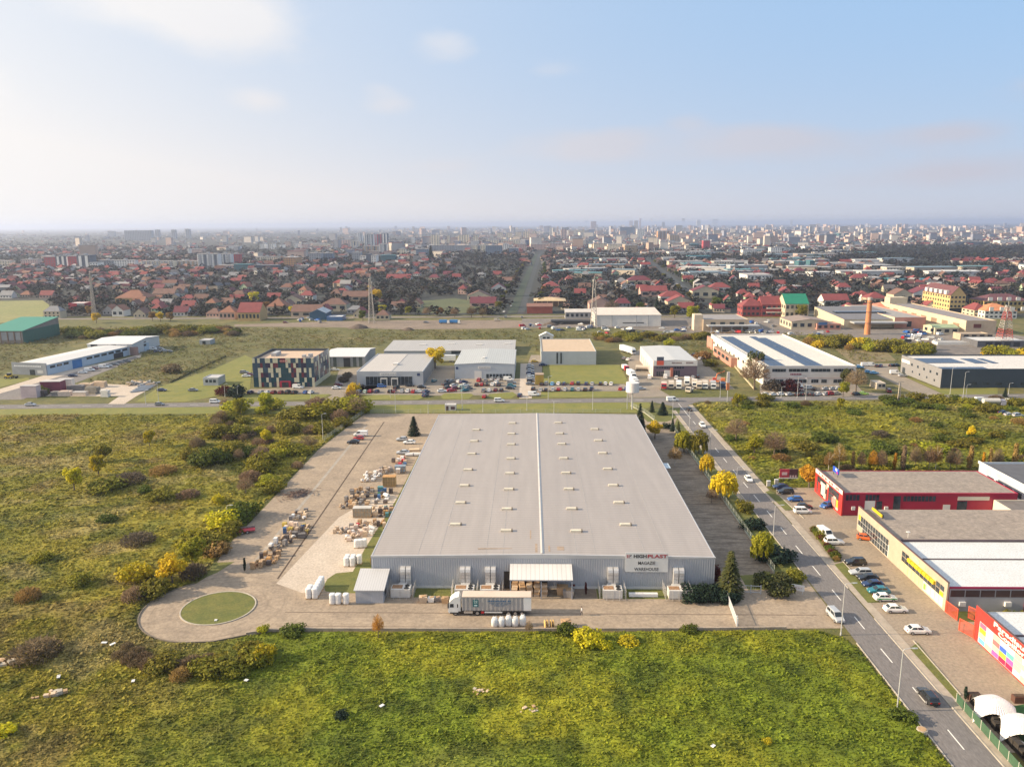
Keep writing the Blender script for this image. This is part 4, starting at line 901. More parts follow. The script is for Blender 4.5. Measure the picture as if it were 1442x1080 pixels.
for k in range(24): m.box(3.0 + k * .48, -1.3, .98, 3.07 + k * .48, -1.24, 1.2)
m.build('strap', DARK, cu)
m = MB(); m.box(x0, -1.24, 1.0, LT, 1.24, 1.12); m.build('trailer_floor', DARK, tr)
m = MB(); m.box(14.5, -1.27, 1.12, LT, 1.27, 3.86); m.build('rear_panel', WHT, tr)
m = MB(); m.box(x0 - .08, -1.26, 1.12, x0, 1.26, 3.9); m.build('front_wall', WHT, tr)
m = MB(); m.box(x0 - .08, -1.29, 3.87, LT, 1.29, 4.0); m.build('trailer_roof', TARP, tr)
m=MB(); m.box(6.3,-1.28,.55,6.9,-1.1,1.0); m.build('extinguisher_box',REDP,tr); m=MB(); m.box(7.0,-1.27,.65,10.4,-1.2,.95); m.build('side_guard',WHT,tr)
m = MB(); m.box(4.75, -1.305, 1.9, 5.85, -1.292, 3.4); e = m.build('emblem', TEAL, tr)
m=MB(); m.tube([(4.95,-1.31,3.15),(5.1,-1.31,3.25),(5.25,-1.31,3.1),(5.1,-1.31,2.85),(5.0,-1.31,2.7),(5.3,-1.31,2.7)],.05,4); m.tube([(5.45,-1.31,2.7),(5.45,-1.31,3.2),(5.62,-1.31,3.2),(5.62,-1.31,2.7)],.05,4); m.box(5.0,-1.315,2.1,5.6,-1.306,2.35); m.build('emblem_mark',M('emblem_white',(.6,.75,.75),.5),e)
m = MB(); x = 7.6
while x < 12.1:   # the two lines of lettering are too small to read: letter-sized strokes
    wd=rnd.uniform(.16,.3); m.box(x,-1.305,2.95,x+wd,-1.292,3.28); x+=wd+(.09 if rnd.random()<.84 else .35)
for z, xa, xb in ((2.62, 8.0, 11.9), (2.36, 8.3, 11.6), (2.1, 8.9, 10.9)):
    x = xa
    while x<xb: wd=rnd.uniform(.1,.2); m.box(x,-1.305,z,x+wd,-1.292,z+.12); x+=wd+(.05 if rnd.random()<.8 else .2)
m.build('lettering', BLUEP, tr)
def small_lorry(px, py, rot, L, body, cabm, label, h=3.2, group='lorries of the lorry dealer'):
    p = G(px, py); t = thing('lorry', label, 'lorry', (p.x, p.y, .03), math.radians(rot), group)
    m=MB(); m.loft([[(x,y,z) for x,z in ((-L/2+.1,.6),(-L/2,1.4),(-L/2+.25,2.5),(-L/2+1.9,2.6),(-L/2+1.9,.6))] for y in (1.15,-1.15)]); c=m.build('cab',cabm,t)
    m=MB(); m.quad((-L/2-.01,-1.0,1.45),(-L/2-.01,1.0,1.45),(-L/2+.2,1.0,2.4),(-L/2+.2,-1.0,2.4)); m.build('windscreen',GL,c)
    m = MB(); m.box(-L / 2 + 2.1, -1.22, 1.0, L / 2, 1.22, h); m.build('cargo_box', body, t)
    m=MB(); m.box(-L/2+.5,-.5,.5,L/2,.5,.98); m.build('chassis',DARK,t); wheels(t,(-L/2+1.1,L/2-1.3),.98,.48); return t
BEIG=M('lorry_beige',(.58,.50,.40),.5,.12); GREYB=M('lorry_grey',(.38,.38,.38),.5,.12); ORA=M('crane_orange',(.62,.17,.05),.5,.1)
for a, b, rot, L, bm_, cm_, lb, h in (
    (395,600,80,7,BEIG,REDP,'lorry with red cab at the left end of the used lorry row',2.6),(468,597,80,7,BEIG,BEIG,'beige lorry next to the red cab one in the used lorry row',2.9),(545,600,80,7,WHT,WHT,'white box lorry in the used lorry row',3.2),(628,565,80,7,WHT,WHT,'white tall lorry behind the used lorry row',3.4),(705,585,80,7,BEIG,WHT,'beige box lorry in the middle of the used lorry row',3.2),(655,640,60,5,BEIG,BEIG,'small beige flatbed in front of the used lorry row',1.6),(750,600,80,7,BEIG,BEIG,'beige lorry right of the middle in the used lorry row',3.0),(810,600,80,7,BEIG,WHT,'cream box lorry in the used lorry row',3.2),(893,602,80,7,GREYB,WHT,'grey box lorry near the right end of the used lorry row',3.2),(985,590,80,6,DARK,M('lorry_navy',(.03,.05,.12),.4),'dark lorry at the right end of the used lorry row',2.4),
    (65,490,100,9,WHT,WHT,'white lorry standing on the left side of the lorry yard',3.6),(95,560,100,8,WHT,WHT,'white lorry nearest the drum sign in the lorry yard',3.2),(5,420,100,6,WHT,REDP,'white and red lorry at the edge of the mown field',2.8)):
    small_lorry(880 + a / 7.2, 460 + (b + 25) / 7.2, rot, L, bm_, cm_, lb, h)
p=G(893,500); t=thing('semi_trailer_truck','long white trailer lorry parked behind the lorry dealer','lorry',(p.x,p.y,.03),math.radians(112),'lorries of the lorry dealer')
cab(t,0); m=MB(); m.box(2.7,-1.25,1.0,15.5,1.25,3.95); m.build('trailer',WHT,t); m=MB(); m.box(1,-.5,.5,15,.5,.98); m.build('chassis',DARK,t); wheels(t,(1.3,5.5,12,13.3),1.02,.5)
p=G(907,523); t=thing('tank_truck','beige tank lorry parked against the lorry dealer wall','lorry',(p.x,p.y,.03),math.radians(175),'lorries of the lorry dealer')
m=MB(); m.loft([[(x,math.cos(a)*1.2,2.1+math.sin(a)*1.1) for a in [i*math.pi/6 for i in range(12)]] for x in (-1.8,4.2)]); m.build('tank',BEIG,t); m=MB(); m.loft([[(x,y,z) for x,z in ((-4,.6),(-4.1,1.4),(-3.9,2.6),(-2.1,2.6),(-2.1,.6))] for y in (1.15,-1.15)]); m.build('cab',WHT,t); m=MB(); m.box(-3.6,-.5,.5,4.2,.5,.98); m.build('chassis',DARK,t); wheels(t,(-3.1,2.6),.98,.48)
p=G(1010,540); t=thing('crane_truck','orange crane lorry with raised jib behind the used lorries','lorry',(p.x,p.y,.03),math.radians(170),'lorries of the lorry dealer')
m=MB(); m.box(-3.5,-1.2,.9,3.5,1.2,1.5); m.box(-3.5,-1.2,1.5,-1.6,1.2,2.6); m.build('body',ORA,t); m=MB(); m.tube([(1,0,1.5),(.2,0,4.6),(-3.2,0,6.0)],[.3,.25,.16],6); m.build('jib',ORA,t); m=MB(); m.box(.4,-.7,1.52,2.2,.7,2.7); m.build('crane_cabin',M('crane_red',(.5,.07,.04),.5),t); wheels(t,(-2.4,1.2,2.5),1.0,.5)
t=small_lorry(1000+820/6.555,450+655/6.555,85,6,WHT,WHT,'white box lorry in front of the solar roof hall',3.2,'cars of the solar roof hall')
p=G(1400,571.5); t=thing('tank_truck','silver tank lorry in the corner lot at the right edge','lorry',(p.x,p.y,.03),math.radians(178),'cars at the right edge')
m=MB(); m.loft([[(x,math.cos(a)*1.2,2.1+math.sin(a)*1.1) for a in [i*math.pi/6 for i in range(12)]] for x in (-1.8,4.6)]); m.build('tank',M('tank_beige',(.55,.52,.47),.4),t); m=MB(); m.loft([[(x,y,z) for x,z in ((-4,.6),(-4.1,1.4),(-3.9,2.6),(-2.1,2.6),(-2.1,.6))] for y in (1.15,-1.15)]); m.build('cab',M('cab_lilac',(.4,.38,.45),.4),t); wheels(t,(-3.1,2.6),.98,.48)
# excavator on the far left, blue tippers on the dirt
p=G(13.5,533); t=thing('wheel_loader','small yellow loader beside the grey shed','loader',(p.x,p.y,.03),.1)
m=MB(); m.box(-2,-1,.7,1.5,1,1.6); m.build('body',M('loader_yellow',(.6,.38,.03),.5),t); m=MB(); m.box(-.8,-.8,1.6,.8,.8,2.7); m.build('cabin',GL,t); m=MB(); m.tube([(1.5,0,1.4),(3.2,0,.8)],.2,5); m.box(3.1,-1.1,.2,3.7,1.1,1.1); m.build('bucket',DARK,t); wheels(t,(-1.3,1.1),1.0,.6)
BLT = M('tipper_blue', (.04, .19, .45), .5)
for a,b in ((626,456),(641,456)): small_lorry(a,b,175,8,BLT,WHT,'blue tipper lorry parked on the bare earth by the railway road',3.0,'blue tipper lorries on the bare earth')
# ------------------------------------------------------------------ buildings
WIN=glass('pane_glass',(.035,.045,.055),.12); MUL=M('white_frame',(.66,.63,.58),.5,.08); DOORM=M('grey_door',(.22,.225,.235),.5,.1)
class B:
    """rectangular building: front wall along local x at y=0, depth towards +y"""
    def __init__(s,name,label,x,y,wd,dp,h,wall,roof,style='flat',rise=1.0,par=.5,rot=0.0,group=None,cat='building',over=.3):
        s.o = thing(name, label, cat, (x, y, 0), rot, group); s.w, s.d, s.h = wd, dp, h
        t = .3; m = MB()
        if style == 'flat':
            H = h + par
            m.box(0,0,-.1,wd,t,H); m.box(0,dp-t,-.1,wd,dp,H); m.box(0,t,-.1,t,dp-t,H); m.box(wd-t,t,-.1,wd,dp-t,H)
            s.wall = m.build('wall', wall, s.o)
            r = MB(); r.box(t, t, h - .25, wd - t, dp - t, h); s.roof = r.build('roof', roof, s.o)
        else:
            m.box(0, 0, -.1, wd, dp, h - .02)
            if style == 'gable_x':
                for x0 in (0,wd): m.add([(x0,0,h-.02),(x0,dp,h-.02),(x0,dp/2,h+rise)],((0,1,2) if x0 else (2,1,0),))
                r = MB(); e = over
                for (ya, yb) in ((-e, dp / 2), (dp + e, dp / 2)):
                    za=h-e*rise/(dp/2); P=[(-e,ya,za),(wd+e,ya,za),(wd+e,yb,h+rise),(-e,yb,h+rise)]
                    if ya > yb: P = P[::-1]
                    r.add(P+[(p[0],p[1],p[2]+.18) for p in P],((3,2,1,0),(4,5,6,7),(0,1,5,4),(1,2,6,5),(3,0,4,7)))
            elif style == 'gable_y':
                for y0 in (0,dp): m.add([(0,y0,h-.02),(wd,y0,h-.02),(wd/2,y0,h+rise)],((0,1,2) if y0 == 0 else (2,1,0),))
                r = MB(); e = over
                for (xa, xb) in ((-e, wd / 2), (wd + e, wd / 2)):
                    za=h-e*rise/(wd/2); P=[(xa,-e,za),(xb,-e,h+rise),(xb,dp+e,h+rise),(xa,dp+e,za)]
                    if xa > xb: P = P[::-1]
                    r.add(P+[(p[0],p[1],p[2]+.18) for p in P],((3,2,1,0),(4,5,6,7),(0,1,5,4),(2,3,7,6),(3,0,4,7)))
            elif style == 'hip':
                r = MB(); e = over; q = min(wd, dp) / 2
                rx0, rx1, ry = (q, wd - q, dp / 2) if wd >= dp else (wd / 2, wd / 2, None)
                top=[(rx0,ry,h+rise),(rx1,ry,h+rise)] if wd >= dp else [(wd/2,q,h+rise),(wd/2,dp-q,h+rise)]
                b = [(-e, -e, h), (wd + e, -e, h), (wd + e, dp + e, h), (-e, dp + e, h)]
                F=((0,1,5,4),(1,2,5),(2,3,4,5),(3,0,4),(3,2,1,0)) if wd >= dp else ((0,1,4),(1,2,5,4),(2,3,5),(3,0,4,5),(3,2,1,0))
                r.add(b + top, F)
            elif style == 'shed':      # falls towards the front
                m.add([(0,0,h-.02),(0,dp,h-.02),(0,dp,h+rise)],((2,1,0),)); m.add([(wd,0,h-.02),(wd,dp,h-.02),(wd,dp,h+rise)],((0,1,2),)); m.add([(0,dp,h-.02),(wd,dp,h-.02),(wd,dp,h+rise),(0,dp,h+rise)],((3,2,1,0),))
                r=MB(); e=over; P=[(-e,-e,h-.02),(wd+e,-e,h-.02),(wd+e,dp+e,h+rise),(-e,dp+e,h+rise)]
                r.add(P+[(p[0],p[1],p[2]+.16) for p in P],((3,2,1,0),(4,5,6,7),(0,1,5,4),(1,2,6,5),(2,3,7,6),(3,0,4,7)))
            s.wall = m.build('wall', wall, s.o); s.roof = r.build('roof', roof, s.o)
    def part(s, face, u0, u1, z0, z1, mat, name='window', off=.04, parent=None):
        m = MB()
        if face == 'f': m.box(u0, -off, z0, u1, .0, z1)
        elif face == 'l': m.box(-off, u0, z0, 0, u1, z1)
        elif face == 'r': m.box(s.w, u0, z0, s.w + off, u1, z1)
        elif face == 'b': m.box(u0, s.d, z0, u1, s.d + off, z1)
        return m.build(name, mat, parent or s.o)
    def windows(s, face, n, u0, u1, z0, z1, gap=.25, mat=None, name='window'):
        st = (u1 - u0) / n
        for k in range(n): s.part(face,u0+k*st+st*gap/2,u0+(k+1)*st-st*gap/2,z0,z1,mat or WIN,name)
    def box(s, name, mat, *b, parent=None):
        m = MB(); m.box(*b); return m.build(name, mat, parent or s.o)

# --- the big warehouse
WALLM=M('warehouse_cladding',(.40,.41,.44),.5,.05,.25); ROOFM=sheet_mat('warehouse_roofing',(.362,.320,.292),1.15,1,.5,.08,0,(.04,.5),.4)
wh=thing('warehouse','huge grey warehouse with a low ridged metal roof in the middle of the picture','warehouse',(WX0,WY0,0))
W_, D_ = WX1 - WX0, WY1 - WY0
def corr(mb, x0, x1, z0, z1, y, pitch=.48, dep=.07, axis='x', sgn=-1):
    n = int((x1 - x0) / pitch); P = []
    for k in range(n):
        a = x0 + (x1 - x0) * k / n; p = (x1 - x0) / n
        P += [(a, 0), (a + p * .55, 0), (a + p * .65, dep), (a + p * .9, dep)]
    P.append((x1, 0))
    for (a, d0), (b, d1) in zip(P[:-1], P[1:]):
        if axis == 'x': q=[(a,y+sgn*d0,z0),(b,y+sgn*d1,z0),(b,y+sgn*d1,z1),(a,y+sgn*d0,z1)]
        else: q=[(y+sgn*d0,a,z0),(y+sgn*d1,a,z0),(y+sgn*d1,a+b-a,z1),(y+sgn*d0,a,z1)]
        if (axis == 'x') != (sgn < 0): q = q[::-1]
        mb.quad(*q)
RISE = .65
m = MB(); corr(m, 0, W_, .55, WH, 0); m.box(0, .02, .0, W_, .2, WH); m.box(0, D_ - .2, 0, W_, D_, WH)
m.box(0, .2, 0, .2, D_ - .2, WH - .05); m.box(W_ - .2, .2, 0, W_, D_ - .2, WH - .05)
m.build('wall', WALLM, wh)
m = MB(); m.box(0, -.1, 0, W_, 0.0, .55); m.build('plinth', M('plinth_white', (.55, .54, .53), .7, .12), wh)
zr = lambda x: WH - .1 + RISE * (1 - abs(x - W_ / 2) / (W_ / 2))
for a, b in ((-.1, W_ / 2), (W_ / 2, W_ + .1)):
    m = MB(); z0, z1 = (WH - .1, WH - .1 + RISE) if a < 0 else (WH - .1 + RISE, WH - .1)
    P = [(a, .25, z0), (b, .25, z1), (b, D_ - .25, z1), (a, D_ - .25, z0)]
    m.add(P+[(p[0],p[1],p[2]-.12) for p in P],((0,1,2,3),(7,6,5,4),(0,4,5,1),(1,5,6,2),(2,6,7,3),(3,7,4,0)))
    m.build('roof', ROOFM, wh)
m = MB()
for y0, y1 in ((-.03, .25), (D_ - .25, D_ + .03)):
    P=[(-.05,WH-.3),(W_+.05,WH-.3),(W_+.05,WH+.06),(W_/2,WH+RISE*.85),(-.05,WH+.06)]
    n=len(P); m.add([(x,y0-.05,z) for x,z in P]+[(x,y1,z) for x,z in P],[tuple(range(n)),tuple(range(2*n-1,n-1,-1))]+[(i,n+i,n+(i+1) % n,(i+1) % n) for i in range(n)])
m.build('parapet', M('parapet_metal', (.47, .465, .47), .5, .06), wh)
m=MB(); m.add([(W_/2-.38,.3,zr(W_/2)+.03),(W_/2,.3,zr(W_/2)+.17),(W_/2+.38,.3,zr(W_/2)+.03),(W_/2-.38,D_-.3,zr(W_/2)+.03),(W_/2,D_-.3,zr(W_/2)+.17),(W_/2+.38,D_-.3,zr(W_/2)+.03)],((0,1,4,3),(1,2,5,4),(0,2,1),(3,4,5)))
m.build('ridge_cap', M('ridge_metal', (.44, .42, .40), .5, .1, .4), wh)
SEAM = M('seam_metal', (.36, .335, .315), .6, .15, .6)
for fx in (.135,.20,.335,.385,.60,.655,.80,.86):   # lines of screws and lap joints running with the roof
    x=W_*fx; m=MB(); m.box(x-.05,.4,zr(x)-.02,x+.05,D_-.4,zr(x)+.025); m.build('lap_seam',SEAM,wh)
RUSTS = M('rust_stain', (.34, .255, .19), .8, .3, .8)
for x,y,sx,sy in ((28.5,3.0,13,.35),(34.2,1.0,.5,4.5),(36.9,1.5,.4,3.0),(39.2,2.2,1.6,2.0),(33,8,.3,5)):
    m=MB(); m.box(x-sx/2,y,zr(x)-.02-abs(sx)*.012,x+sx/2,y+sy,zr(x)+.012); m.build('rust_streak',RUSTS,wh)
VENT = M('roof_vent_cream', (.62, .56, .44), .6, .15, .8); VSHADOW = M('roof_vent_shadow', (.20, .17, .14), .7, .2)
Z6=[(1045,163),(1035,220),(1022,284),(1003,365),(985,445),(965,532),(940,642),(1228,132),(1223,186),(1222,240),(1220,312),(1215,387),(1210,468),(1200,568),(1197,678)]
Z7=[(165,130),(172,185),(182,238),(192,311),(204,385),(218,467),(232,567),(255,680),(350,160),(368,217),(390,281),(415,361),(443,444),(472,531),(505,643)]
vm = MB(); vm.box(-1.15, -.45, -.1, 1.15, .45, .28); vm = vm.mesh('vent', VENT)
ve = MB(); ve.box(1.155, -.5, -.1, 1.5, .5, .36); ve = ve.mesh('vent_end_shadow', VSHADOW)  # dark block painted in for the shadow at the vent's right end
for zx, zy, ox in [(a, b, 380) for a, b in Z6] + [(a, b, 740) for a, b in Z7]:
    p = G(ox + zx / 3.6, 560 + zy / 3.6, WH + .3); x, y = p.x - WX0, p.y - WY0
    v = link('roof_vent', vm, wh, (x, y, zr(x) + .1)); link('vent_shadow', ve, v)
GALV = M('galvanised_duct', (.60, .575, .55), .4, .12, .5, .35)
for zx, ox in ((693, 380), (993, 380), (1120, 380), (440, 740), (768, 740)):
    xc = G(ox + zx / 3.6, 828).x - WX0
    for s in (-1, 1):
        m=MB(); x=xc+s*.58; pr=[(-1.05,1.2),(-1.05,4.0),(-.9,4.5),(-.6,4.8),(.0,4.9),(.0,3.9),(-.15,3.7),(-.2,1.2)]
        m.loft([[(x + e, y, z) for y, z in pr] for e in (.5, -.5)])
        d = m.build('air_duct', GALV, wh)
        r = MB()
        for zz in (1.9, 2.7, 3.5): r.box(x - .53, -1.09, zz, x + .53, -1.0501, zz + .07)
        r.build('duct_rib', SEAM, d)
m=MB(); m.box(41.3,-.09,.3,42.2,-.02,1.0); m.build('notice_plate',M('dark_red_plate',(.13,.02,.02),.5),wh)
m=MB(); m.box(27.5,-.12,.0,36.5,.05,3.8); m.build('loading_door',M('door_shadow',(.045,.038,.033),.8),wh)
m = MB(); m.box(-.12, 20, 0, -.02, 24, 3.5); m.build('side_door', DOORM, wh)
m=MB(); m.box(W_+.02,62,6.2,W_+1.8,66.5,6.35); m.build('side_canopy',M('canopy_blue_white',(.5,.58,.63),.4),wh)
m = MB()
for k in range(6): m.box(W_ + .01, 6 + k * 18, .0, W_ + .06, 10 + k * 18, 3.6)
m.build('side_gate', DOORM, wh)
# sign board
a, b = G(878, 805), None
sx0=G(879,828).x-WX0; sx1=G(938.5,828).x-WX0; sz1=hg(908,778,WY0-.3); sz0=hg(908,805,WY0-.3)
sg=thing('sign_board','white sign reading HIGHPLAST MAGAZIE WAREHOUSE on the warehouse front','sign',(WX0+sx0,WY0-.3,0))
SW=sx1-sx0; m=MB(); m.box(0,-.06,sz0,SW,.06,sz1); m.box(.6,.06,sz0+.3,.75,.35,sz1-.4); m.box(SW-.75,.06,sz0+.3,SW-.6,.35,sz1-.4); m.build('panel',M('sign_white',(.66,.65,.63),.5,.06),sg)
INK = M('ink_dark', (.045, .042, .045), .6, .1); INKR = M('ink_red', (.36, .05, .06), .6, .1); sh = sz1 - sz0
text('HIGH',.98,INK,sg,(SW*.345,-.075,sz1-sh*.19),name='lettering',bold=.035,width=SW*.305); text('PLAST',.98,INKR,sg,(SW*.745,-.075,sz1-sh*.19),name='lettering',bold=.035,width=SW*.46)
text('MAGAZIE',.98,INK,sg,(SW*.50,-.075,sz1-sh*.54),name='lettering',bold=.012,width=SW*.40); text('WAREHOUSE',.98,INK,sg,(SW*.50,-.075,sz1-sh*.86),name='lettering',bold=.012,width=SW*.57)
m=MB(); z=sz1-sh*.19; m.box(SW*.035,-.085,z-.36,SW*.055,-.061,z+.36); m.box(SW*.075,-.085,z-.36,SW*.095,-.061,z+.36); m.build('logo_bar',INKR,sg)
m=MB(); m.add([(SW*.105,-.085,z+.05),(SW*.125,-.085,z-.02),(SW*.15,-.085,z+.36),(SW*.12,-.085,z+.34)],((0,1,2,3),)); m.build('logo_mark',INK,sg)
# loading canopy on posts
c0, c1 = G(718, 840).x, G(806, 840).x
cp=thing('loading_canopy','white sheet metal canopy on posts over the loading door of the warehouse','canopy',(c0,WY0,0))
CWd = c1 - c0; cy = 145.6 - WY0; m = MB(); zb, zf = 5.4, 4.1
P=[(0,cy-.0,zf),(CWd,cy-.0,zf),(CWd,-.1,zb),(0,-.1,zb)]; m.add([(x,y,z) for x,y,z in P]+[(x,y,z+.1) for x,y,z in P],((3,2,1,0),(4,5,6,7),(0,1,5,4),(1,2,6,5),(2,3,7,6),(3,0,4,7)))
m.build('canopy_roof', sheet_mat('canopy_sheet', (.66, .63, .60), .9, 0, .5, .05, 0, (.4, .1), .15), cp)
for x in (.15,CWd/2,CWd-.15): m=MB(); m.box(x-.1,cy+.1,0,x+.1,cy+.3,zf+.06); m.build('post',M('post_blue_grey',(.35,.37,.42),.5),cp)
m=MB(); m.box(.1,cy+.1,zf-.2,CWd-.1,cy+.25,zf-.02); m.build('beam',MATS['post_blue_grey'],cp)
# air handling units in their cages
ACW=M('unit_white',(.64,.61,.57),.45,.12,.8); RUST=M('rusty_top',(.30,.17,.09),.8,.4,2.5); FAN=M('fan_black',(.015,.015,.015),.6)
for i,(px,py,lb) in enumerate(((665,1000,'nearest the grey shed'),(990,985,'behind the cab of the lorry'),(1117,985,'behind the front of the lorry trailer'),(440+1300,1005,'right of the loading canopy'),(773+1300,1008,'below the sign board next to the juniper'))):
    p = G(380 + px / 3.6, 560 + py / 3.6 + 2) if px < 1300 else G(740 + (px - 1300) / 3.6, 560 + py / 3.6 + 2)
    u=thing('air_handling_unit','white air unit with two fans '+lb,'air unit',(p.x,146.9,.02),0,'air units along the warehouse front')
    m=MB(); m.box(-1.95,-1.2,.1,1.95,1.2,1.9); m.build('housing',ACW,u); m=MB(); m.box(-1.8,-.7,1.9,.3,.9,1.93); m.build('rust_patch',RUST,u)
    for y in (-.6, .55): m = MB(); m.cyl(1.2, y, 1.9, 1.99, .5, 14); f = m.build('fan', FAN, u)
    m = MB(); m.box(-.9, 1.2, .6, .9, 2.5, 1.7); m.build('duct_neck', GALV, u)
    m=MB(); m.box(-1.85,-1.22,.3,1.85,-1.2,.34); m.box(-.05,-1.23,.35,.0,-1.2,1.85); m.build('panel_joint',SEAM,u)
    cg=thing('wire_cage','galvanised wire cage of the air unit '+lb,'fence',(p.x,146.9,.02),0,'cages of the air units')
    for (xa, ya, xb, yb) in ((-2.6, -1.8, 2.6, -1.8), (-2.6, -1.8, -2.6, 2.9), (2.6, -1.8, 2.6, 2.9)):
        L = math.hypot(xb - xa, yb - ya); n = int(L / 1.7) + 1
        for k in range(n+1): x,y=xa+(xb-xa)*k/n,ya+(yb-ya)*k/n; m=MB(); m.cyl(x,y,0,2.3,.045,5); m.build('post',GALV,cg)
        m = MB()
        for z in (.15, .7, 1.25, 1.8, 2.25): m.tube([(xa, ya, z), (xb, yb, z)], .016, 3)
        for k in range(int(L/.35)): m.tube([(xa+(xb-xa)*k*.35/L,ya+(yb-ya)*k*.35/L,.1),(xa+(xb-xa)*k*.35/L,ya+(yb-ya)*k*.35/L,2.25)],.01,3)
        m.build('wire_panel', GALV, cg)
# small shed at the left front corner
SHW = M('shed_cladding', (.40, .41, .44), .5, .06); s0, s1 = G(503.5, 844).x, G(542, 844).x
b=B('metal_shed','small grey metal shed with sloping roof at the left front corner of the warehouse',s0,143.6,s1-s0,6.3,2.75,SHW,sheet_mat('shed_roof',(.52,.51,.51),.5,0,.45,.05,0,(.4,.1),.2),'shed',1.5,cat='shed')
b.part('f', .9, 2.9, 0, 2.2, M('shed_door', (.36, .37, .40), .5), 'door'); b.part('r', 1.2, 3.0, .9, 2.0, WIN)
m = MB(); corr(m, 2.95, s1 - s0, .1, 2.7, -.01, .35, .04); m.build('ribbed_panel', SHW, b.o)

# --- shops on the right
REDW=M('shop_red',(.47,.035,.03),.45,.10,.5); REDD=M('shop_dark_red',(.34,.012,.04),.5,.08); CREAM=M('shop_cream',(.60,.53,.42),.6,.08); BEIGE=M('shop_beige',(.42,.335,.25),.65,.1,.3)
FELT=ground_mat('bitumen_roof',((.33,.27,.22),(.29,.245,.205),(.24,.20,.17)),.06,.35,1.2,.1,(1,1,1),.02); WROOF=ground_mat('white_roof_sheet',((.62,.63,.63),(.58,.60,.61),(.55,.56,.56)),.05,.3,3,.05)
XF = 80.2
b=B('shop_building','red shop with glazed left front and brown flat roof',XF,192.4,44,18.6,6.0,REDD,FELT,'flat',par=.12,cat='shop')
f = MB(); f.box(-.35, -.3, 0, 0, 18.9, 6.75); fc = f.build('front_wall', REDW, b.o)
def lface(par,u0,u1,z0,z1,mat,name,x=-.35,off=.05): m=MB(); m.box(x-off,u0,z0,x,u1,z1); return m.build(name,mat,par)
lface(fc, -.25, 18.85, 5.6, 6.7, MUL, 'fascia')
m = MB()
for u,wd in ((2.2,.5),(3.0,.7),(4.0,.3),(6.2,.8),(7.3,.4),(8.1,.9),(10.2,.5),(11.0,.7),(12.5,.4),(13.4,.9),(15.6,.6)): m.box(-.425,u,5.85,-.4,u+wd,6.4)
m.build('fascia_lettering', REDW, fc)
for k in range(9):
    u = 1.9 + k * 1.72
    for (z0,z1) in ((.5,2.0),(2.1,3.5),(3.6,5.2)): lface(fc,u+.06,u+1.62,z0,z1,WIN if (k*3+int(z0)) % 5 else CREAM,'window')
for u,z0,wd,hh,mt in ((2.0,1.2,1.5,2.0,M('ad_yellow',(.65,.42,.05),.5)),(3.2,.8,3.0,2.2,M('ad_pink',(.62,.25,.22),.5)),(8.7,.6,.9,3.8,REDW),(11.0,1.0,3.6,3.4,M('ad_cream',(.62,.56,.48),.5)),(14.0,.7,2.4,2.8,REDW)): lface(fc,u,u+wd,z0,z0+hh,mt,'window_poster',-.40,.03)
m=MB(); m.box(-.36,-.3,6.75,.1,18.9,6.85); m.build('parapet_cap',M('cap_dark',(.12,.07,.06),.6),fc)
for u0, u1 in ((.6, 4.2), (5.6, 9.6)):
    for k in range(int((u1 - u0) / .9)): b.part('f', u0 + k * .9 + .05, u0 + k * .9 + .8, 4.1, 5.6, WIN)
b.windows('f',9,15.2,23.5,3.9,5.3,.15); b.part('f',5.6,8.2,.2,4.0,MUL,'roller_door'); b.part('f',8.5,10,.1,3.9,WIN); b.part('f',12.8,14.6,.1,5.3,WIN); b.part('f',25.5,27.3,1,3,MUL,'roller_door'); b.part('f',29,37,4.2,5.2,CREAM,'light_panel'); b.part('f',29,31.5,.2,4,WIN,'door')
for u in (2.2, 10.6): b.part('f', u, u + .9, 1.6, 2.5, ACW, 'air_conditioner', .4)
b.box('cornice', REDD, -.0, -.12, 5.7, 44, -.001, 6.1)
m=MB(); m.box(3.2,12.2,6.9,3.45,16.0,8.3); sgn=m.build('roof_sign',M('sign_blue',(.02,.09,.55),.4),b.o)
m=MB(); m.box(3.15,13.0,7.6,3.2,14.2,8.25); m.build('sign_patch',MUL,sgn); m=MB(); m.box(3.15,12.4,7.0,3.2,13.4,7.5); m.build('sign_patch',M('sign_magenta',(.5,.02,.2),.4),sgn); m=MB()
for y in (12.6, 15.6): m.box(3.3, y, 5.9, 3.4, y + .1, 6.9)
m.build('sign_leg', DARK, sgn)
an=B('shop_annex','low annex with dark flat roof at the right end of the red shop',XF+38,184,16,8.2,4.2,CREAM,M('annex_felt',(.17,.15,.14),.9,.2),'flat',par=.25,cat='shop'); an.windows('f',5,1,14,1.2,2.8)
pb=B('pale_blue_building','pale blue building with dark roof and white parapet at the right edge',130.5,197,22,24,5.0,M('pale_blue_wall',(.42,.47,.52),.6),M('dark_roof',(.10,.10,.11),.8),'flat',par=.5); pb.box('white_parapet',MUL,-.3,-.2,5.1,0,24.2,5.9); pb.windows('f',4,2,20,1.4,3); pb.windows('l',4,3,20,1.5,3)

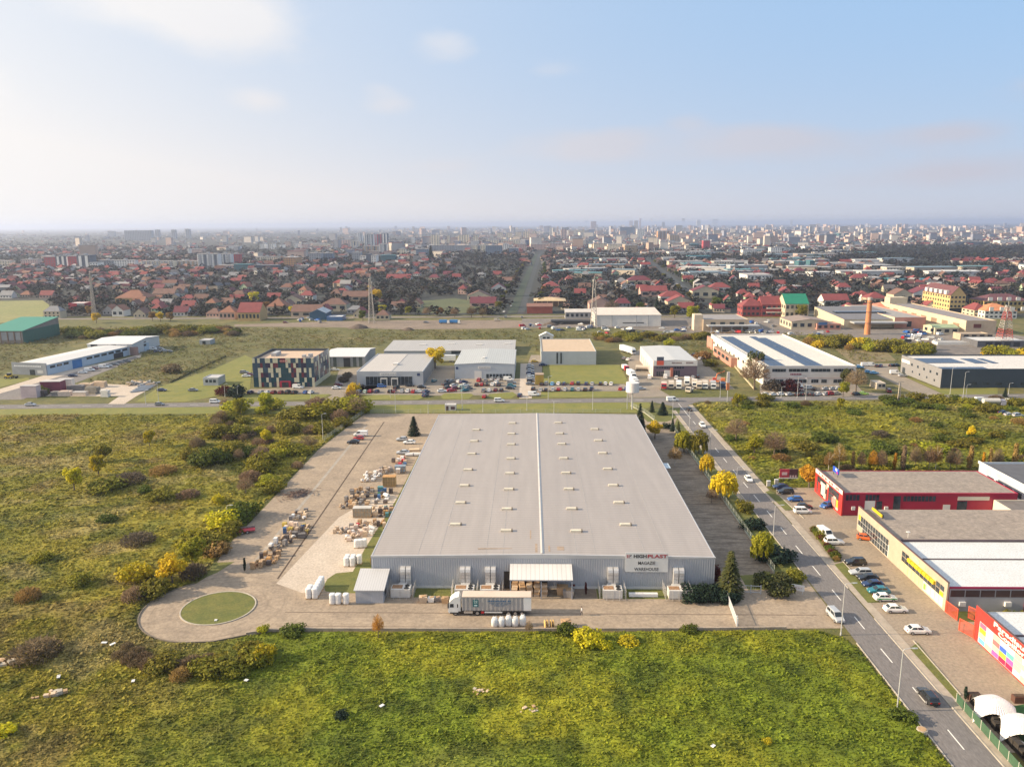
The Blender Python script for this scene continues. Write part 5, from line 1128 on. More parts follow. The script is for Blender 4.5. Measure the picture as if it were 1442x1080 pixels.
# beige shop: long left front in three roof strips
b=B('shop_building','long beige shop with yellow window posters and striped brown and white roofs',XF+.35,141.6,70,41.2,5.0,M('shop_grey_panel',(.37,.36,.37),.5,.06),WROOF,'flat',par=.05,cat='shop')
b.box('roof_brown',FELT,.05,22.3,5.06,70,41.1,5.3); b.box('roof_rib',M('rib_brown',(.10,.07,.075),.7),.05,21.9,5.04,70,22.28,5.5); b.box('roof_rib',MATS['rib_brown'],.05,12.6,5.04,70,12.9,5.2)
f = MB(); f.box(-.35, -.25, 0, 0, 41.5, 6.0); fc = f.build('front_wall', BEIGE, b.o)
m = MB(); m.box(-.37, -.27, 6.0, .05, 41.5, 6.1); m.build('parapet_cap', MATS['cap_dark'], fc)
for k in range(12):
    u = 24.6 + k * 1.36
    for z0, z1 in ((.3, 1.5), (1.6, 2.8), (2.9, 4.2)):
        if k<10 or z0>1: lface(fc,u+.05,u+1.28,z0,z1,M('shop_yellow',(.66,.42,.03),.5) if (k == 11 and z0>2) else WIN,'window')
    lface(fc, u - .02, u + .04, .25, 4.25, MUL, 'mullion', -.37, .03)
for z in (1.52, 2.83): lface(fc, 24.5, 41, z, z + .07, MUL, 'mullion', -.37, .03)
lface(fc, 24.4, 30, .25, 3.2, MUL, 'door_frame', -.35, .03)
YEL=M('poster_yellow',(.62,.55,.27),.5,.12,.8); YEL2=M('poster_strong_yellow',(.68,.47,.02),.5); PALE=M('poster_cream',(.70,.65,.50),.5,.1)
for k in range(11):
    u = .7 + k * 1.6
    if k > 0: lface(fc, u + .08, u + 1.5, 2.4, 3.45, WIN, 'window')
    if k in (0, 1, 9, 10): lface(fc, u + .08, u + 1.5, 3.6, 4.6, WIN, 'window')
    elif 2 <= k < 9: lface(fc, u + .08, u + 1.5, 3.6, 4.3, YEL2, 'awning', -.35, .5)
    lface(fc, u + .04, u + 1.54, .35, 2.3, PALE if k < 5 else YEL, 'poster', -.35, .045)
lface(fc,.9,2.2,2.45,3.3,YEL2,'poster',-.4,.03); lface(fc,7.4,8.3,.7,1.9,M('poster_green',(.2,.42,.08),.5),'poster',-.4,.03)
m=MB(); m.cyly(0,-.05,.05,0,.8,16); o=m.build('round_sign',M('sign_green',(.30,.55,.32),.5),fc); o.location=(-.42,12.2,5.1); o.rotation_euler=(0,0,math.pi/2); o.scale=(2.0,1,.8)
lface(fc,8.4,10.6,4.75,5.5,M('sign_pale_yellow',(.68,.60,.28),.5),'wall_sign'); lface(fc,13.6,15.0,5.0,5.6,MATS['sign_pale_yellow'],'wall_sign')
m=MB(); m.box(2.0,34.2,5.9,2.3,39.5,6.5); y_=m.build('roof_sign',YEL2,b.o); m=MB(); m.box(2.35,34.2,5.6,2.5,39.5,6.6); m.build('sign_frame',TRIM,y_)
m=MB(); m.tube([(3.2,23.5,5.3),(3.2,23.5,6.6)],.06,5); m.box(2.8,23.2,6.6,3.5,23.8,6.75); m.build('roof_lamp',MUL,b.o)
PNK = M('trim_crimson', (.36, .015, .07), .5); b.box('cornice', PNK, -.0, -.16, 4.75, 70, -.001, 5.15)
b.windows('f',5,.4,14.8,3.0,4.4,.07,M('window_brown_glass',(.07,.04,.04),.2)); b.part('f',14.9,17.3,.4,4.4,MATS['window_brown_glass'],'door')
for u in (.1, 14.75, 17.35, 19.6, 27): b.part('f', u, u + .14, 0, 4.74, PNK, 'trim', .07)
for k in range(6): b.part('f', 18.2 + k * 3, 20.6 + k * 3, 3.0, 4.3, WIN)
for u in (10.9, 17.9, 2.2): b.part('f', u, u + 1.2, 1.2, 2.1, ACW, 'air_conditioner', .5)
for k in range(10): plant('shrub','green' if k % 2 else 'olive',XF+11.2+k*1.5,140.2,rnd.uniform(.9,1.5),'low green shrub under the grey shop wall','shrubs under the grey shop wall',.9)
sheet('lawn', [(XF + 1, 137.5), (XF + 40, 137.5), (XF + 40, 141.5), (XF + 1, 141.5)], .04, LAWN)

# red children's shop
b=B('shop_building','red children shop with coloured tiles and white lettering on its front',XF+.35,101,60,30.2,5.3,M('shop_white_panel',(.5,.5,.5),.5),WROOF,'flat',par=.05,cat='shop')
f=MB(); f.box(-.35,-.25,0,0,30.6,6.45); fc=f.build('front_wall',M('shop_bright_red',(.56,.04,.03),.45,.07),b.o)
m = MB(); m.box(-.37, -.27, 6.45, .05, 30.6, 6.55); m.build('parapet_cap', MATS['cap_dark'], fc)
lface(fc, .2, 29.0, .25, 4.2, M('tile_white', (.68, .66, .60), .5), 'tile_field', -.35, .03)
TC=[(.68,.66,.6),(.62,.55,.15),(.15,.45,.65),(.62,.15,.15),(.05,.12,.5),(.12,.55,.38),(.55,.1,.35),(.3,.6,.05),(.55,.02,.08),(.42,.62,.66),(.65,.48,.03),(.36,.12,.22),(.6,.6,.35),(.68,.66,.6)]
order=[11,10,12,2,0,9,0,12,12,3,12,6,13,4,7,8,0,5,0,2,9,13,6,12,10,11,9,8,0,5,13,1,4,12,3,0]
k = 0
for c in range(14):
    for r_ in range(4):
        u=28.9-(c+1)*2.03; ci=order[(k*5+c) % len(order)] if c>3 else order[c*4+r_]; k+=1
        lface(fc,u+.05,u+1.98,3.25-r_*.97,4.15-r_*.97,M('tile_%d' % ci,TC[ci],.5,.05),'tile',-.38,.03)
TXT = M('letter_white', (.72, .68, .62), .5, .05)
def ftext(s,u,z,size,width): o=text(s,size,TXT,fc,(-.375,u,z),math.pi/2,-math.pi/2,'lettering',.035,width)
ftext('Paradisul', 20.6, 5.8, 1.2, 9.0); ftext('Copiilor', 20.0, 4.8, 1.1, 7.4)
b.box('roof_rib', MATS['rib_brown'], .05, 21.6, 5.31, 60, 22.0, 5.5)
# gates between the shops
GATE = M('gate_orange', (.58, .10, .05), .5, .1)
for (xa,ya,xb,yb,lb) in ((80.1,141.2,80.6,137.6,'orange red gate leaf hinged to the beige shop corner'),(83.2,138.9,86.0,134.0,'orange red gate leaf with a yellow plate standing open'),(79.0,134.2,80.2,131.2,'orange red gate leaf beside the red children shop')):
    gt=thing('gate',lb,'gate',(xa,ya,.03),math.atan2(yb-ya,xb-xa),'orange gates between the shops'); L=math.hypot(xb-xa,yb-ya)
    m=MB(); m.box(0,-.06,.1,.12,.06,2.5); m.box(L-.12,-.06,.1,L,.06,2.5); m.box(.12,-.05,2.36,L-.12,.05,2.5); m.box(.12,-.05,.1,L-.12,.05,.25); m.build('frame',GATE,gt)
    n = int(L / .22)
    for k in range(n): m=MB(); m.box(.18+k*(L-.3)/n,-.025,.26,.26+k*(L-.3)/n,.025,2.35); m.build('bar',GATE,gt)
    if 'plate' in lb: m = MB(); m.box(L * .35, -.09, 1.3, L * .7, -.06, 2.0); m.build('plate', YEL2, gt)
# two white play tents
TENT = M('tent_cloth', (.74, .71, .69), .6, .05)
def tent(cx, cy, R, Hh, rot, lb):
    t = thing('play_tent', lb, 'tent', (cx, cy, .03), rot, 'white arched play tents'); n = 12; m = MB()
    # four sails: ridges run from the crown to the four feet, edges arch up between the feet
    feet = [(math.cos(math.pi / 2 * k) * R, math.sin(math.pi / 2 * k) * R) for k in range(4)]
    for k in range(4):
        a, bb = feet[k], feet[(k + 1) % 4]; grid = []
        for i in range(n + 1):
            v = i / n; row = []
            for j in range(n + 1):
                u = j / n
                ex, ey = a[0] * (1 - u) + bb[0] * u, a[1] * (1 - u) + bb[1] * u; bow = 4 * u * (1 - u)
                q = 1 - v * (1 - .18 * bow)
                ez = bow * Hh * .66
                row.append((ex*(1-q)*1.0*(1+.1*bow*v),ey*(1-q)*(1+.1*bow*v),ez*v ** 2.0+Hh*(1-v ** 2.2)*(1 if True else 0)))
            grid.append(row)
        for i in range(n):
            for j in range(n): m.quad(grid[i][j], grid[i + 1][j], grid[i + 1][j + 1], grid[i][j + 1])
    cl = m.build('canopy_cloth', TENT, t, True)
    md = cl.modifiers.new('thickness', 'SOLIDIFY'); md.thickness = .03
    for x,y in feet: m=MB(); m.tube([(x*s_,y*s_,Hh*(1-s_ ** 2.2)-.05) for s_ in (.1,.3,.5,.7,.85,.95,1.0)],.05,5); m.build('arch_pole',MUL,t)
p=G(1399,1009); tent(p.x,p.y,4.2,3.1,.35,'white arched play tent nearer to the red children shop'); p=G(1437,1037); tent(p.x,p.y,4.2,3.1,.35,'white arched play tent at the right edge of the picture')
for k in range(6):
    p=G(1405+k*3.2,1013+(k % 3)*2); t=thing('play_chair','small coloured chair under the first play tent','chair',(p.x,p.y,.04),k,'small chairs under the play tent'); m=MB(); m.box(-.25,-.25,.35,.25,.25,.42); m.build('seat',[MUL,YEL2,BEIGE][k % 3],t); m=MB(); m.box(-.25,.2,.43,.25,.26,.85); m.build('backrest',[MUL,YEL2,BEIGE][k % 3],t); m=MB(); [m.box(x,y,0,x+.05,y+.05,.35) for x in (-.24,.19) for y in (-.24,.19)]; m.build('leg',DARK,t)
p=G(1434,1052); t=thing('garden_table','white table set on the green turf at the right edge','table',(p.x,p.y,.04)); m=MB(); m.cyl(0,0,.68,.74,.8,14); m.build('table_top',MUL,t); m=MB(); m.cyl(0,0,0,.68,.12,8); m.build('leg',MUL,t)
for a,b_ in ((1371,985),(1434,988)): p=G(a,b_); t=thing('planter_box','brown wooden planter box '+('beside the first play tent' if a<1400 else 'at the right edge behind the tents'),'planter',(p.x,p.y,.03)); m=MB(); m.box(-.9,-.5,0,.9,.5,1.1); m.build('box',M('brown_wood',(.10,.045,.03),.7),t); m=MB(); m.box(-.75,-.35,1.1,.75,.35,1.16); m.build('soil',MATS['drain_dirt'],t)

# --- plots behind the cross road
def px_b(name,label,flx,frx,basey,topy,depth,wall,roof,style='flat',rise=1.0,par=.4,cat='building',group=None,over=.3):
    a, c = G(flx, basey), G(frx, basey); h = hg(flx, topy, a.y) - (par if style == 'flat' else 0)
    return B(name, label, a.x, a.y, c.x - a.x, depth, h, wall, roof, style, rise, par, 0, group, cat, over)
# office with the coloured panels
OCR=M('panel_cream',(.56,.52,.37),.5,.06); OBL=M('panel_slate_blue',(.035,.07,.11),.3,.1); OTE=M('panel_teal_glass',(.02,.065,.085),.15,.15); ORD=M('panel_wine',(.13,.02,.035),.4,.1); OIN=M('panel_ink',(.03,.025,.06),.3,.1)
of=px_b('office_block','three storey office clad in cream blue and wine red panels',357.8,443.5,545.2,504.5,29,M('office_frame',(.05,.065,.085),.5),ground_mat('pink_terrace',((.58,.42,.30),(.53,.39,.28),(.5,.37,.27)),.05,.3,2,.1),'flat',par=1.2)
nC = 24; cw = of.w / nC; rows = 6; rh = (of.h + 1.2) / rows
pat=["CBCBBcCBCCTRRCCBBCBRcBBCB","BBBRBNNCRRTTTCBRCNBNNBBBC","BBcCBBCCTCCTTTCNRCCNCBCBC","BBCRNNBCBTCTTTTRNCTRNBCBR","TTCTTCBTTCTTTTTTCCTTCTTCT","TTCRBTCTNCRRRRRNRTTCTNTCT"]
for r_ in range(rows):
    for c in range(nC):
        ch = pat[r_][c]; mt = dict(C=OCR, c=OCR, B=OBL, T=OTE, R=ORD, N=OIN)[ch]
        of.part('f',c*cw+.03,(c+1)*cw-.03,of.h+1.2-(r_+1)*rh+.04,of.h+1.2-r_*rh-.04,mt,'panel',.07 if ch in 'Cc' else .04)
nD = 12; dw = of.d / nD
for r_ in range(rows):
    for c in range(nD): of.part('r',c*dw+.04,(c+1)*dw-.04,of.h+1.2-(r_+1)*rh+.04,of.h+1.2-r_*rh-.04,[OBL,OCR,OTE,OBL,ORD,OIN,M('panel_grey',(.3,.3,.31),.4),OBL][(c*3+r_*5+c*r_) % 8],'panel',.05)
of.part('f',of.w*.44,of.w*.61,0,2.9,M('entrance_red',(.36,.02,.05),.4),'entrance',.9); of.part('f',of.w*.47,of.w*.58,.1,2.5,WIN,'door',.95)
m=MB(); [m.box(of.w*.45+k*.75,-.12,of.h-.5,of.w*.45+k*.75+.5,-.075,of.h+.2) for k in range(5)]; m.build('sign_lettering',M('sign_red_white',(.6,.25,.22),.5),of.o)
for (x,y,sx,sy,sz) in ((5,12,2.4,8,1.6),(21,8,1.6,2,1.3),(23.5,10,1.8,1.8,1.5),(24,5,1.4,1.4,1.2)): of.box('roof_plant',GREYB,x,y,of.h,x+sx,y+sy,of.h+sz)
b=px_b('hall_building','grey hall with white gable roof beside the colourful office',458,513.6,517,502.6,30,M('hall_grey',(.26,.265,.27),.6),sheet_mat('white_ribbed_roof',(.66,.65,.64),1.0,0,.5,.04),'gable_x',1.6,cat='hall')
b.part('f',b.w*.47,b.w*.64,0,5,DARK,'gate'); b.part('f',b.w*.46,b.w*.65,5.1,5.8,M('sign_pinkish',(.55,.4,.38),.5),'sign')
for u in (.1,.25,.75,.9): b.part('f',b.w*u-.9,b.w*u+.9,.2,5.4,M('panel_dark_green',(.07,.085,.075),.6),'wall_panel')
# left dealer
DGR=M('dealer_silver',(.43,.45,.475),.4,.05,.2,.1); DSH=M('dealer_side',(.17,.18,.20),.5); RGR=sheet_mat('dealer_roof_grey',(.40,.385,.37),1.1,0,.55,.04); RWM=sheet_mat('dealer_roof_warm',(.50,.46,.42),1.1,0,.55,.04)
b=px_b('car_showroom','silver car dealer showroom with glazed front and two tone roof',503,596,543,523,52,DGR,RGR,'flat',par=.35,cat='showroom')
b.box('roof_left_half',RWM,.4,.4,b.h+.005,b.w*.52,b.d-.4,b.h+.12); b.box('rooflight',MUL,b.w*.45,18,b.h+.13,b.w*.53,21,b.h+.9)
b.windows('f',12,4.2,b.w*.84,.2,4.3,.06); b.part('f',b.w*.35,b.w*.60,4.7,6.2,MUL,'sign',.12); b.part('f',b.w*.91,b.w*.955,4.6,5.9,M('sign_navy',(.03,.05,.12),.5),'sign')
m=MB(); [m.box(b.w*.375+k*.78,-.16,5.1,b.w*.375+k*.78+.5,-.121,5.8) for k in range(9)]; m.build('sign_lettering',GREYB,b.o)
for u in (.36,.52): b.part('f',b.w*u,b.w*u+3.2,0,3.6,MUL,'porch',.8); b.part('f',b.w*u+.4,b.w*u+2.8,.1,3.2,WIN,'door',.85)
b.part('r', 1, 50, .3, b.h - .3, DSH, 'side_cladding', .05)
# long rear hall
b=px_b('hall_building','long low grey hall at the back of both car dealers',541,724.5,501,494.5,34,DGR,RGR,'shed',1.2,cat='hall')
for k in range(4): b.box('rooflight',MUL,18+k*17,17+(k % 2)*3,b.h+.75,22+k*17,18.5+(k % 2)*3,b.h+1.3)
b.windows('f', 3, 38, 60, 1, 3)
# right dealer
b=px_b('car_showroom','pale grey dealer hall with a white sign and closed front',640.6,724.7,533.5,513.3,45,M('dealer_pale',(.42,.45,.48),.45,.05),sheet_mat('dealer_roof_pale',(.44,.45,.44),1.1,0,.55,.04),'gable_y',.7,cat='showroom',over=.15)
b.part('f',b.w*.39,b.w*.60,4.9,6.2,MUL,'sign',.12); m=MB(); [m.box(b.w*.41+k*.75,-.16,5.25,b.w*.41+k*.75+.48,-.121,5.9) for k in range(7)]; m.build('sign_lettering',GREYB,b.o)
b.part('f',b.w*.33,b.w*.45,0,3.9,MUL,'roller_door'); b.windows('f',8,b.w*.52,b.w*.96,.3,2.4,.2); b.part('f',b.w*.02,b.w*.06,4.7,6,MATS['sign_navy'],'sign'); b.part('l',4,12,1.0,3.0,WIN)
b.box('rooflight', MUL, b.w * .44, 12, b.h + .5, b.w * .48, 15, b.h + 1.4)
p=G(634,510); t=thing('box_trailer','white box trailer between the two dealer halls','trailer',(p.x-3,p.y,.03)); m=MB(); m.box(-5,-1.2,1,6,1.2,3.9); m.build('body',WHT,t); wheels(t,(3,4.3),1.0,.5)
# block with beige roof
b=px_b('hall_building','pale blue grey block with beige flat roof beside the mown field',762.3,839.5,513.8,495.0,47,M('block_pale_blue',(.385,.415,.44),.5,.05),ground_mat('tan_roof',((.56,.42,.29),(.52,.39,.27),(.5,.38,.27)),.03,.2,1.5,.05),'flat',par=.3,cat='hall')
for u in (.275, .345): b.part('f', b.w * u, b.w * u + .9, .6, b.h - .4, WIN)
b.windows('l', 9, 4, 44, 5, b.h - .6, .4)
p=G(766,480); t=B('round_roof_hut','small white hut with a round roof behind the beige roofed block',p.x-3,p.y,9,6,3,MUL,MUL,'gable_y',2.2,cat='hut'); t.windows('f',2,2,7,1,2.6)
p=G(759.5,541); t=thing('shipping_container','yellow and brown container upright box beside the car column','container',(p.x,p.y,.03)); m=MB(); m.box(-2,-1.5,0,2,3,4.6); m.build('body',M('container_ochre',(.42,.28,.05),.6,.2),t); m=MB(); m.box(-2.05,-1.55,4.6,2.05,3.05,4.9); m.build('roof',M('container_roof',(.35,.26,.18),.7),t)
# lorry dealer
b=px_b('lorry_dealer','purple grey lorry dealer building with white band and white pitched roof',919.6,981.2,530.5,508.8,47,M('brick_purple',(.145,.105,.13),.7,.08),sheet_mat('lorry_roof',(.52,.52,.51),1.2,0,.55,.04),'gable_y',.5,cat='showroom',over=.05)
b.box('white_band',MUL,-.08,-.1,b.h-2.3,b.w+.08,-.002,b.h+.3); b.box('side_band',M('pinkish_white',(.62,.55,.50),.6),-.1,0,0,-.01,46.9,b.h+.1)
for k in range(6): b.part('l',3+k*7,7+k*7,.3,4,M('side_gate_grey',(.38,.36,.36),.5),'gate',.14)
b.part('f',1.6,5,b.h-1.9,b.h+2.2,M('sign_slate',(.07,.085,.12),.5),'sign',.4); b.part('f',1.6,5,b.h-1.9,b.h+.3,M('sign_red_orange',(.6,.09,.05),.5),'sign',.44)
for k in range(11): b.part('f', 1.5 + k * 1.25, 2.5 + k * 1.25, 4.1, 4.9, WIN, 'window', .05)
b.windows('f',4,1.5,6,.4,2.6,.2); b.windows('f',3,9.8,13.2,.4,3,.2); b.part('f',5.5,9,.1,3.2,MUL,'porch',.6); b.part('f',8.4,9.6,.1,4.4,M('porch_brick',(.45,.15,.09),.7),'pillar',.9)
m=MB(); [m.box(9+k*.62,-.14,b.h-1.2,9.42+k*.62,-.101,b.h-.5) for k in range(8)]; [m.box(16+k*.6,-.14,b.h-1.2,16.4+k*.6,-.101,b.h-.4) for k in range(6)]; m.build('sign_lettering',M('letter_brown',(.2,.12,.1),.6),b.o)
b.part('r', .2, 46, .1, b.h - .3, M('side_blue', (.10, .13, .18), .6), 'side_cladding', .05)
# hall with the solar roof
b=px_b('industrial_hall','large white hall with blue solar fields on its roof',1074.5,1204.4,542.2,515.3,108,M('hall_white',(.55,.52,.49),.55,.05),ground_mat('hall_white_roof',((.63,.60,.54),(.60,.57,.52),(.57,.54,.49)),.03,.2,1.5,.05),'flat',par=.9,cat='hall')
b.box('white_side', M('side_white', (.66, .62, .55), .55, .05), -.08, .1, 0, -.005, 107.8, b.h + .85)
SOL = M('solar_blue', (.05, .075, .125), .38, .12, .6); 
HZ = b.h + .9
for xs in ((.045, .125), (.135, .215), (.44, .53), (.54, .63)):
    for (d0, d1) in ((.04, .30), (.315, .60), (.615, .93)):
        if xs[0] > .5 and d0 > .6: d1 = .88
        x0, x1, y0, y1 = b.w * xs[0] + 2.0, b.w * xs[1] + 2.0, b.d * d0, b.d * d1; n = int((y1 - y0) / 3.4)
        for k in range(n):
            a, c = y0 + (y1 - y0) * k / n + .05, y0 + (y1 - y0) * (k + 1) / n - .05
            m=MB(); m.add([(x0,a,b.h+.12),(x1,a,b.h+.12),(x1,c,b.h+.34),(x0,c,b.h+.34),(x0,a,b.h+.07),(x1,a,b.h+.07),(x1,c,b.h+.02),(x0,c,b.h+.02)],((0,1,2,3),(4,5,1,0),(6,7,3,2),(5,6,2,1),(7,4,0,3))); m.build('solar_panel',SOL,b.o)
for u0,u1 in ((.09,.24),(.27,.48),(.51,.72),(.755,.97)): b.windows('f',5,b.w*u0,b.w*u1,b.h-1.9,b.h-.5,.05)
for u0,u1 in ((.09,.22),(.33,.48),(.52,.60),(.63,.69),(.76,.9)): b.windows('f',3,b.w*u0,b.w*u1,1.0,2.6,.08)
b.part('f',.3,b.w-.3,3.1,3.5,M('band_pinkish',(.5,.4,.38),.5),'band',.06); m=MB(); [m.box(b.w*.29+k*.75,-.12,b.h-3.4,b.w*.29+k*.75+.5,-.041,b.h-2.7) for k in range(7)]; m.build('sign_lettering',M('letter_wine',(.2,.02,.06),.5),b.o)
for k in range(11): b.part('l', 6 + k * 9.2, 9 + k * 9.2, 4.2, 5.6, WIN, 'window', .12)
PKB = M('pink_brick', (.46, .22, .165), .7, .08)
a=G(1030.5,517); hb=B('brick_annex','pink brick annex with brown roof against the solar hall',a.x-.5,a.y,9.5,40,4.6,PKB,M('annex_brown',(.25,.19,.14),.8),'flat',par=.3,cat='annex'); hb.windows('l',4,4,40,2,4)
a=G(1002.5,493.5); hb=B('brick_annex','small pink brick block behind the solar hall corner',a.x,a.y,17,14,6.5,PKB,M('annex_pale',(.45,.36,.3),.8),'flat',par=.2,cat='annex'); hb.windows('f',2,3,14,2,4)
# dark hall
b=B('industrial_hall','dark slate hall with pale roof and roof solar fields at the right',186.2,351.8,95,39,8.2,M('slate_cladding',(.035,.05,.068),.45,.08),ground_mat('hall_grey_roof',((.60,.57,.54),(.57,.55,.52),(.55,.52,.49)),.03,.2,1.5,.05),'flat',par=.6,cat='hall')
b.box('grey_side', M('side_grey', (.22, .215, .22), .55, .06), -.1, 0, 0, -.005, 38.9, 8.75)
for k in range(6): b.part('l', 3 + k * 6, 4.6 + k * 6, 5.2, 6.4, WIN, 'window', .15)
for k in range(4): b.part('l', 5 + k * 7, 6.2 + k * 7, 2, 3, WIN, 'window', .15)
b.part('l',30,38.5,5.5,7,MUL,'sign',.16); b.part('l',34,37,0,3,WIN,'door',.15); b.windows('f',14,12,90,1.4,2.6,.5)
for (x0, x1, y0, y1, n) in ((1.5, 22, 2, 7, 6), (2, 20, 18, 31, 8), (24, 30, 17, 30, 3), (32, 35, 17, 30, 2)):
    for k in range(n): b.box('solar_panel',SOL,x0+(x1-x0)*k/n+.06,y0,8.22,x0+(x1-x0)*(k+1)/n-.06,y1,8.42)
# grey shed, white hall and green hall on the left
a=G(20,527); b=B('long_shed','long white shed with grey front and pale metal roof on the left',a.x,a.y,19.5,82,5.2,M('shed_pale_blue',(.40,.48,.56),.5,.06),sheet_mat('long_shed_roof',(.66,.64,.61),1.2,1,.5,.04),'gable_y',.8,rot=-.17,cat='shed')
b.box('grey_front',M('front_grey',(.20,.22,.25),.5),-.4,-.5,0,19.9,-.01,6.3); m=MB(); [m.box(1.2+k*1.0,-.56,4.2,2.0+k*1.0,-.501,4.9) for k in range(16)]; m.build('sign_lettering',M('letter_pale',(.55,.57,.6),.5),b.o)
b.part('f',10,13,0,2.8,WIN,'door',.55); b.part('f',14.5,18,1,2.6,M('frame_grey',(.4,.41,.42),.5),'window',.55); b.part('r',18,25,0,4.5,M('door_blue',(.03,.16,.38),.5),'door',.06); b.windows('r',9,28,80,3.2,4.4,.25); b.windows('r',3,2,16,3.2,4.4,.25); b.part('r',50,58,0,3,DARK,'gate',.06)
a=G(124,497); b2=px_b('hall_building','white gable hall behind the long shed on the left',124.5,187,500.5,485,34,M('hall_off_white',(.52,.52,.52),.55,.05),sheet_mat('white_hall_roof',(.66,.65,.64),1.2,0,.5,.04),'gable_x',1.4,cat='hall')
b2.part('f',25,30,0,5,M('gate_brown',(.28,.18,.16),.6),'gate'); b2.part('f',2,6,5,6.6,WIN); b2.part('f',14,17,5,6.6,WIN); b2.part('r',14,17,.2,6,WIN,'window'); [b2.part('f',u,u+.2,0,b2.h,DSH,'seam',.03) for u in (12,20,24)]
GRN = M('green_wall', (.03, .115, .085), .6, .1)
b=px_b('sports_hall','green hall with a green sloping roof cut by the left edge',-22,33,484.5,466.5,40,M('hall_brick',(.22,.19,.165),.7),sheet_mat('green_roof',(.04,.23,.16),1.4,0,.5,.05),'shed',4.5,cat='hall')
b.box('green_side',GRN,b.w+.005,0,0,b.w+.1,40,b.h); [b.part('f',b.w*(.45+k*.17),b.w*(.45+k*.17)+5,2.5,b.h-.8,M('hall_window',(.30,.31,.33),.3),'window') for k in range(3)]; [b.part('f',b.w*(.43+k*.17),b.w*(.43+k*.17)+.7,0,b.h,M('pier_brown',(.2,.14,.11),.7),'pier',.2) for k in range(4)]
b=px_b('small_hut','small pale grey flat roofed hut on the lawn left of the office',286.5,307.5,543,532,9,M('hut_grey',(.40,.41,.42),.6),M('hut_roof',(.44,.43,.43),.7),'flat',par=.25,cat='hut'); b.windows('f',3,.8,b.w-.8,1.5,2.8,.3)
b=px_b('small_hut','small grey hut far behind in the meadow',281,296,485.5,479,8,M('hut_grey2',(.34,.35,.35),.6),MATS['hut_roof'],'flat',par=.1,cat='hut'); b.part('f',2,4,.1,2.2,WIN,'door')
b=px_b('guard_booth','small white guard booth behind the warehouse at the cross road',626.5,642,578.3,570,3,M('booth_white',(.55,.52,.5),.6),M('booth_roof',(.5,.47,.44),.7),'flat',par=.1,cat='booth'); b.part('f',.5,1.5,0,1.9,M('booth_dark',(.08,.04,.05),.5),'door'); b.part('f',2.4,4.1,.4,1.7,MATS['booth_dark'],'window')
b=px_b('gate_lodge','small beige lodge with flat roof between the solar and the dark hall',1234,1247,548,539.5,7,M('lodge_beige',(.5,.43,.35),.6),M('lodge_roof',(.42,.36,.3),.7),'flat',par=.1,cat='hut'); b.windows('f',2,.6,4,1,2.2)
b=B('white_building','white building corner with blue base at the right edge',224.5,300,20,14,8,MUL,MUL,'flat',par=.3); b.part('l',0.5,13,.2,1.6,M('base_blue',(.05,.2,.5),.5),'base'); b.part('f',.5,6,.2,1.6,MATS['base_blue'],'base'); b.windows('f',3,2,18,3,6)
# ------------------------------------------------------------------ goods stacked in the yard
WOOD=M('pallet_wood',(.40,.26,.14),.8,.25,1.5); CART=M('cardboard',(.42,.27,.15),.8,.15,1.2); CART2=M('pale_cardboard',(.56,.42,.29),.8,.12,1.2); WRAP=M('white_wrap',(.72,.70,.68),.35,.06,1.0); CREAMW=M('cream_sacks',(.66,.52,.42),.6,.15,1.5)
GREYG=M('grey_goods',(.22,.20,.19),.6,.25,1.2); DKG=M('dark_scrap',(.09,.07,.065),.7,.3,1.5); BLUG=M('blue_plastic',(.06,.14,.30),.4,.1); TEALG=M('teal_plastic',(.08,.22,.23),.4,.1); ORG=M('orange_goods',(.48,.26,.09),.6,.15,1.5); REDG=M('red_goods',(.45,.03,.05),.5,.1); YELG=M('yellow_goods',(.50,.37,.08),.5,.1)
GM=dict(cardboard=CART,pale=CART2,white=WRAP,cream=CREAMW,grey=GREYG,dark=DKG,blue=BLUG,teal=TEALG,orange=ORG,red=REDG,yellow=YELG,wood=WOOD)
_GC = {}
def pallet_mesh():
    if 'p' not in _GC:
        m = MB()
        for y in (-.36, 0, .36): m.box(-.6, y - .06, 0, .6, y + .06, .09)
        for k in range(5): m.box(-.55 + k * .245, -.42, .09, -.4 + k * .245, .42, .12)
        _GC['p'] = m.mesh('pallet', WOOD)
    return _GC['p']
def load_mesh(col, v):
    k = (col, v)
    if k not in _GC:
        r = random.Random(v * 7 + len(col)); m = MB(); z = .125
        if v % 3 == 0:     # wrapped block, slightly bulging
            h=r.uniform(.7,1.3); m.loft([[(x*e,y*e,z_) for x,y in ((-.55,-.42),(.55,-.42),(.55,.42),(-.55,.42))] for z_,e in ((z,.95),(z+h*.4,1.03),(z+h*.85,1.0),(z+h,.86))])
        elif v % 3 == 1:   # tiers of cartons
            for t in range(r.randint(2, 4)):
                for i in range(2):
                    for j in range(2): m.cbox(-.28+i*.56+r.uniform(-.04,.04),-.21+j*.42+r.uniform(-.04,.04),z+t*.33,.52,.4,.32,r.uniform(-.1,.1))
        else:              # loose heap of sacks
            for i in range(9): m.cbox(r.uniform(-.35,.35),r.uniform(-.25,.25),z+r.uniform(0,.5),r.uniform(.3,.6),r.uniform(.25,.45),r.uniform(.15,.35),r.uniform(0,3),r.uniform(-.3,.3))
        _GC[k] = m.mesh('load', GM[col])
    return _GC[k]
NAMEG = {0: 'wrapped', 1: 'boxed', 2: 'heaped'}
def goods(px, py, col, v, label, group, s=1.25, z=.0):
    p=G(px,py); o=thing('pallet_load',label,'pallet load',(p.x,p.y,.03+z),rnd.uniform(-.3,.3)+(math.pi/2 if rnd.random()<.3 else 0),group)
    o.scale=(s,s,s*rnd.uniform(.85,1.15)); link('pallet',pallet_mesh(),o); link('load',load_mesh(col,v),o); return o
